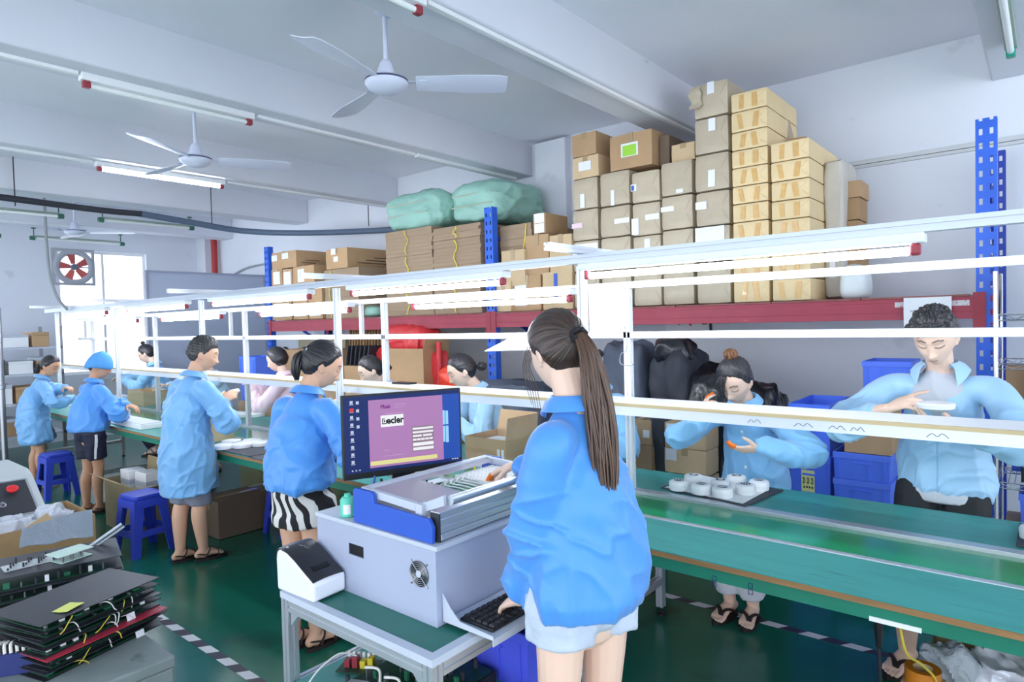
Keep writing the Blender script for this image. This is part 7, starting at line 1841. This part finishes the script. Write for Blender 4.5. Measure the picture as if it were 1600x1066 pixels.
# --- 3 woman with the bun
def hair3(c):
    vol = lambda D, P: .012*sm01((P[:, 2]-.02)/.06)
    hair_cap(c['Mh'], c['hc'], c['hs'], h_soft, c['t'], c['base'], HL_W, .014, (.0, -.25, .95), vol, .2, 9)
    q = loc_(c, .012, -.045, .142); core(c, 'bun', q, .030, h_soft); hairball(c, 'bun_coils', q, .036, hair_mat('hair_dyed', (90, 58, 40), (176, 118, 74)), 4)
    st = []
    for k in range(6): st.append([loc_(c, .0+.007*k, .072, .088)-c['base'], loc_(c, .012+.009*k, .100, .045)-c['base'], loc_(c, .018+.009*k, .104-.004*k, -.005-.002*k)-c['base'], loc_(c, .020+.009*k, .102-.005*k, -.045)-c['base']])
    strands(st, [[.004, .0035, .0025, .0008]]*6, h_soft, c['t'], c['base']*0, 'fringe', 6, 4)
xw = at(1152, 640, Y=3.60)[0]
p3 = person('woman with a hair bun and orange finger cots working over the right bench', (xw, 3.64), math.radians(-92), 1.60, .34, (.05, .60, .05), drop=0., head_px=(1149, 596),
    wrists=(at(1192, 700, Y=3.26), at(1098, 658, Y=3.28)), poles=((.9, .3, -.3), (-.9, .1, -.5)), hands=({'d': (-.85, -.35, -.15), 'n': (.1, -.5, -.7), 'curls': (.35, .45, .55, .6), 'thumb': .5}, {'d': (.25, -.3, .90), 'n': (-.7, -.5, .2), 'curls': (.4, .5, .8, .9)}),
    voxel=.004, jacket=dict(mat=c_sky, hem=.62, loose=1.08, sleeve=1.12, cuff=.036, fold=.020, voxel=.008, buttons=5), lower=dict(mat=c_white, kind='trousers', hem=.155, loose=1.0), shoes=dict(kind='flipflop', mat=m_sandal), hair=hair3,
    feet=((-.06, .18, -.1), (.06, .20, .1)), headscale=1.06, toes=True, cots=(('L', (1, 2)), ('R', (1,))), seed=31, hip_shift=-.04)
# --- 4 woman in zebra shorts
def hair4(c):
    hair_cap(c['Mh'], c['hc'], c['hs'], h_black, c['t'], c['base'], HL_W, .015, (0, -.96, .1), lambda D, P: .008*sm01(-P[:, 1]/.08), .1, 12)
    a = loc_(c, -.01, -.105, .012); z, f, r = c['z'], c['f'], c['r']
    p, q = bundle_tail([a, a-f*.035-z*.02, a-f*.045-z*.08-r*.01, a-f*.035-z*.15-r*.015], [.022, .026, .024, .008], 50, 5, .005, .9, up=f)
    strands([P-c['base'] for P in p], q, h_black, c['t'], c['base']*0, 'ponytail', 5, 4)
    cl = loc_(c, .030, -.085, .075)-c['base']; cl2 = loc_(c, -.03, -.10, .06)-c['base']
    k = MB()
    for i in range(7): k.tube([cl+(cl2-cl)*i/6, cl+(cl2-cl)*i/6+c['Mh']@np.array([0, -.024, -.022])], [.006, .003], 6)
    k.tube([cl, cl2], .007, 8); k.build('hair_clip', m_black, c['t'], 40)
    MB().limb([loc_(c, .028, -.108, .045)-c['base'], loc_(c, .030, -.108, .022)-c['base']], [.006, .004], 8).build('silver_pin', m_steel, c['t'])
xz = -2.80
p4 = person('woman with clipped back hair in a blue smock and zebra print shorts', (xz, 1.80), math.radians(100), 1.60, .18, (.62, .50, .0), head_px=(503, 571),
    wrists=((xz-.26, 2.06, .94), (xz+.10, 2.12, .94)), poles=((-.5, -.4, -.8), (.75, -.2, -.6)), skin='warm', voxel=.005, jacket=dict(mat=c_blue, hem=.84, loose=1.28, sleeve=1.2, cuff=.038, fold=.025, voxel=.0085),
    lower=dict(mat=c_zebra, kind='skirt', hem=.655, loose=1.08), shoes=dict(kind='sandal', mat=m_sandal), hair=hair4, feet=((-.05, -.02, 0), (.05, .03, .1)), headscale=1.08, seed=41)
# --- 5 man in the long coat
def hair5(c):
    hair_cap(c['Mh'], c['hc'], c['hs'], h_soft, c['t'], c['base'], HL_M, .011, (.0, -.3, .95), lambda D, P: .010*sm01((P[:, 2]-.03)/.06), .7, 14)
xc_ = -4.66
w5 = at(340, 630, Y=2.22)
p5 = person('man in a long pale blue coat and grey shorts at the bench', (xc_, 2.0), math.radians(94), 1.70, .19, (.55, .30, .0), head_px=(317, 554),
    wrists=((xc_-.22, 2.24, 1.02), (w5[0], 2.24, w5[2])), poles=((-.6, -.3, -.8), (.8, -.1, -.6)), hands=(None, {'d': (.05, .8, .45), 'n': (.7, -.2, .5), 'curl': .7}), skin='warm', fem=False, voxel=.0055,
    jacket=dict(mat=c_coat, hem=.50, loose=1.2, sleeve=1.22, cuff=.044, fold=.022, voxel=.009, gather=False), lower=dict(mat=c_grey, kind='shorts', hem=.41, loose=1.02), shoes=dict(kind='sandal', mat=m_sandal), hair=hair5, headscale=1.08,
    feet=((-.05, -.04, -.05), (.06, .07, .15)), seed=51)
q5 = p5['fp']['R'][1][-1]; o = MB().limb([q5+np.array([-.03, .0, .0]), q5+np.array([.03, .02, .012])], [.019, .017], 12).build('white_part', m_white, None, 60); tag(o, 'small white part held by the man in the long coat', 'part')
# --- 6 woman in the cap
def cap6(c):
    na = 60; D = []; M = c['Mh']
    hair_cap(c['Mh'], c['hc'], c['hs'], h_black, c['t'], c['base'], [(0, .07), (60, .045), (90, .0), (130, -.05), (180, -.066)], .008, (0, -.6, .7), None, 0, 3)
    mb = MB(); el = np.linspace(-.12, PI/2, 22); az = np.linspace(0, 2*PI, na, endpoint=False); V = []
    for e in el:
        for a in az:
            d = np.array([math.sin(a)*math.cos(e), math.cos(a)*math.cos(e), math.sin(e)]); p = d*np.array([.090, .112, .135]); p = p*(1+.035*math.sin(a*9+3*e)*math.cos(e)*math.exp(-(e+.1)*2.2)); p[2] += .004+(-.028 if math.cos(a) < 0 else 0)*abs(math.cos(a))*math.cos(e)
            if e < -.10: p *= .93
            V.append(c['hc']-c['base']+M@(p*c['hs']))
    n = len(el); F = [(i*na+j, i*na+(j+1) % na, (i+1)*na+(j+1) % na, (i+1)*na+j) for i in range(n-1) for j in range(na)]
    o = MB().add(V, F).build('bouffant_cap', pm('cap_blue', (84, 156, 222), .7, bump=(30, .3)), c['t'], 70); md = o.modifiers.new('s', 'SOLIDIFY'); md.thickness = .004
xk = at(153, 600, Y=1.93)[0]
w6 = at(196, 655, Y=2.30)
p6 = person('woman in a blue bouffant cap with a blue smock and navy shorts', (xk, 2.02), math.radians(98), 1.58, .14, (.78, .22, .0), head_px=(155, 572), wrists=((xk-.25, 2.30, .95), (w6[0], 2.28, .87)), poles=(None, (.85, -.1, -.5)), skin='tan', voxel=.006,
    jacket=dict(mat=c_blue, hem=.74, loose=1.24, sleeve=1.22, cuff=.040, fold=.022, voxel=.010), lower=dict(mat=c_navy, kind='shorts', hem=.50, loose=1.06, stripe='R'), shoes=dict(kind='sandal', mat=m_sandal), hair=cap6, feet=((-.05, -.03, 0), (.06, .03, .1)), headscale=1.08, seed=61)
# --- 7 leftmost woman
def hair7(c):
    hair_cap(c['Mh'], c['hc'], c['hs'], h_black, c['t'], c['base'], HL_W, .014, (0, -.95, -.1), None, .1, 16)
    a = loc_(c, 0, -.11, -.03); z, f, r = c['z'], c['f'], c['r']; p, q = bundle_tail([loc_(c, 0, -.09, -.02), a, a-f*.03-z*.06, a-f*.02-z*.15], [.02, .018, .03, .01], 40, 6, .006, .9, up=f)
    strands([P-c['base'] for P in p], q, h_black, c['t'], c['base']*0, 'ponytail', 5, 4)
    MB().lathe([(.016, -.006), (.022, 0), (.016, .006)], 14, a-c['base']).build('hair_tie', pm('tie_cream', (220, 206, 180), .6), c['t'])
xl = at(72, 620, Y=1.90)[0]
w7 = at(118, 622, Y=2.32)
p7 = person('leftmost woman with a ponytail in a knee length pale blue coat', (xl, 2.0), math.radians(80), 1.55, .24, (.72, .48, .0), head_px=(79, 583), wrists=((xl-.05, 2.34, 1.02), (w7[0], 2.30, w7[2])), poles=(None, (.7, -.4, -.6)), skin='tan', voxel=.006,
    jacket=dict(mat=c_coat, hem=.50, loose=1.16, sleeve=1.2, cuff=.040, fold=.022, voxel=.010, gather=False), lower=dict(mat=c_navy, kind='shorts', hem=.50, loose=.95), shoes=dict(kind='sandal', mat=m_sandal, sole=m_cork), feet=((-.05, -.02, 0), (.05, .05, .1)), hair=hair7, headscale=1.06, seed=71)
# --- 8 woman with glasses
def bun(mat, seed, gather=(0, -.9, .3), pos=(0, -.125, .03), r=.032, part=None, vol=None):
    def fn(c):
        hair_cap(c['Mh'], c['hc'], c['hs'], mat, c['t'], c['base'], HL_W, .012, gather, vol, .05, seed, part=part)
        q = loc_(c, *pos); core(c, 'bun', q, r*.85, mat); hairball(c, 'bun_coils', q, r, mat, seed)
    return fn
def glasses(c):
    M = c['Mh']; g = MB()
    for sx in (-1, 1):
        ce = loc_(c, sx*.032, .103, .004); g.tube([ce-c['base']+M@(np.array([.024*math.cos(a), 0, .018*math.sin(a)])*c['hs']) for a in np.linspace(0, 2*PI, 17)], .0016, 6)
        g.tube([loc_(c, sx*.056, .100, .008)-c['base'], loc_(c, sx*.076, .05, .008)-c['base'], loc_(c, sx*.080, -.005, .004)-c['base']], .0016, 6)
    g.tube([loc_(c, -.009, .108, .008)-c['base'], loc_(c, .009, .108, .008)-c['base']], .0016, 6); g.build('glasses', m_black, c['t'])
def hair8(c): bun(h_black, 18, (0, -.3, .95), (0, -.03, .14), .026)(c); glasses(c)
def far(label, px, Y, heading, Ht, lean, head, mat, hairf, wl, wr, seed, skin='fair', hem=.70, sh=1., **kw):
    X = at(px, 600, Y=Y)[0]
    return person(label, (X, Y), math.radians(heading), Ht, lean, head, wrists=(np.array(wl)+np.array([X, Y, 0]), np.array(wr)+np.array([X, Y, 0])), skin=skin, voxel=.0055, jacket=dict(mat=mat, hem=hem, loose=1.06, sleeve=1.10, cuff=.036, fold=.019, voxel=.009, **kw.pop('jk', {})),
        lower=dict(mat=kw.pop('lm', c_navy), kind='trousers', hem=.12), shoes=dict(kind='sandal', mat=m_sandal), hair=hairf, headscale=kw.pop('hsc', 1.10), seed=seed, sh=sh, feet=((-.08, .10, 0), (.08, .10, 0)), drop=0., **kw)
p8 = far('woman with glasses and a top bun in a blue smock beyond the cap woman', 242, 3.60, -128, 1.60, .20, (.10, .50, 0), c_sky, hair8, (-.02, -.36, 1.02), (-.36, -.30, 1.03), 81, head_px=(229, 553))
# --- 9 woman in pink
def hair9(c):
    hair_cap(c['Mh'], c['hc'], c['hs'], h_black, c['t'], c['base'], [(0, .075), (40, .060), (62, .03), (80, -.03), (100, -.066), (140, -.085), (180, -.09)], .015, (0, -.8, .5), None, .1, 21)
    q = loc_(c, .0, -.115, .085); k = MB()
    for i in range(6): k.tube([q-c['base']+c['Mh']@np.array([-.03+.012*i, 0, 0]), q-c['base']+c['Mh']@np.array([-.03+.012*i, -.02, -.03])], [.006, .003], 6)
    k.build('hair_clip', m_black, c['t'], 40)
p9 = far('woman with dark hair in a pink smock on the far side of the bench', 441, 3.62, -138, 1.62, .12, (.10, .34, 0), c_pink, hair9, (-.05, -.32, 1.04), (-.30, -.18, 1.06), 91, head_px=(433, 562), jk=dict(buttons=0), lm=c_white)
# --- 10 woman with the yellow clip
def hair10(c):
    bun(h_black, 25, (0, -.9, -.2), (0, -.125, -.05), .03, True)(c)
    MB().limb([loc_(c, .050, .072, .058)-c['base'], loc_(c, .062, .060, .020)-c['base']], [(.008, .004), (.006, .003)], 8).build('hair_clip', m_yellow, c['t'])
p10 = far('woman with a yellow hair clip and a pale smock beyond the monitor', 579, 3.62, -108, 1.60, .30, (.25, .50, 0), c_pale, hair10, (.12, -.34, .98), (-.15, -.34, .98), 101, head_px=(580, 579))
# --- 11 woman looking down
p11 = far('woman with a low bun looking down behind the small open carton', 738, 3.58, -122, 1.60, .34, (.14, .46, 0), c_pale, bun(h_black, 28, (0, -.92, -.25), (0, -.135, -.035), .034, True), (.10, -.30, .95), (-.24, -.32, .95), 111, head_px=(722, 580))
# --- 12, 13 workers mostly hidden
p12 = far('worker in a pale blue smock mostly hidden behind the ponytail woman', 922, 3.60, -100, 1.56, .26, (.0, .5, 0), c_sky, bun(h_black, 33), (.20, -.30, .92), (-.06, -.30, .92), 121, head_px=(918, 577))
p13 = far('worker in a pale blue smock mostly hidden behind the man in the long coat', 322, 3.60, -95, 1.56, .2, (.0, .45, 0), c_pale, bun(h_black, 35), (.15, -.38, 1.0), (-.15, -.38, 1.0), 131, head_px=(317, 566))
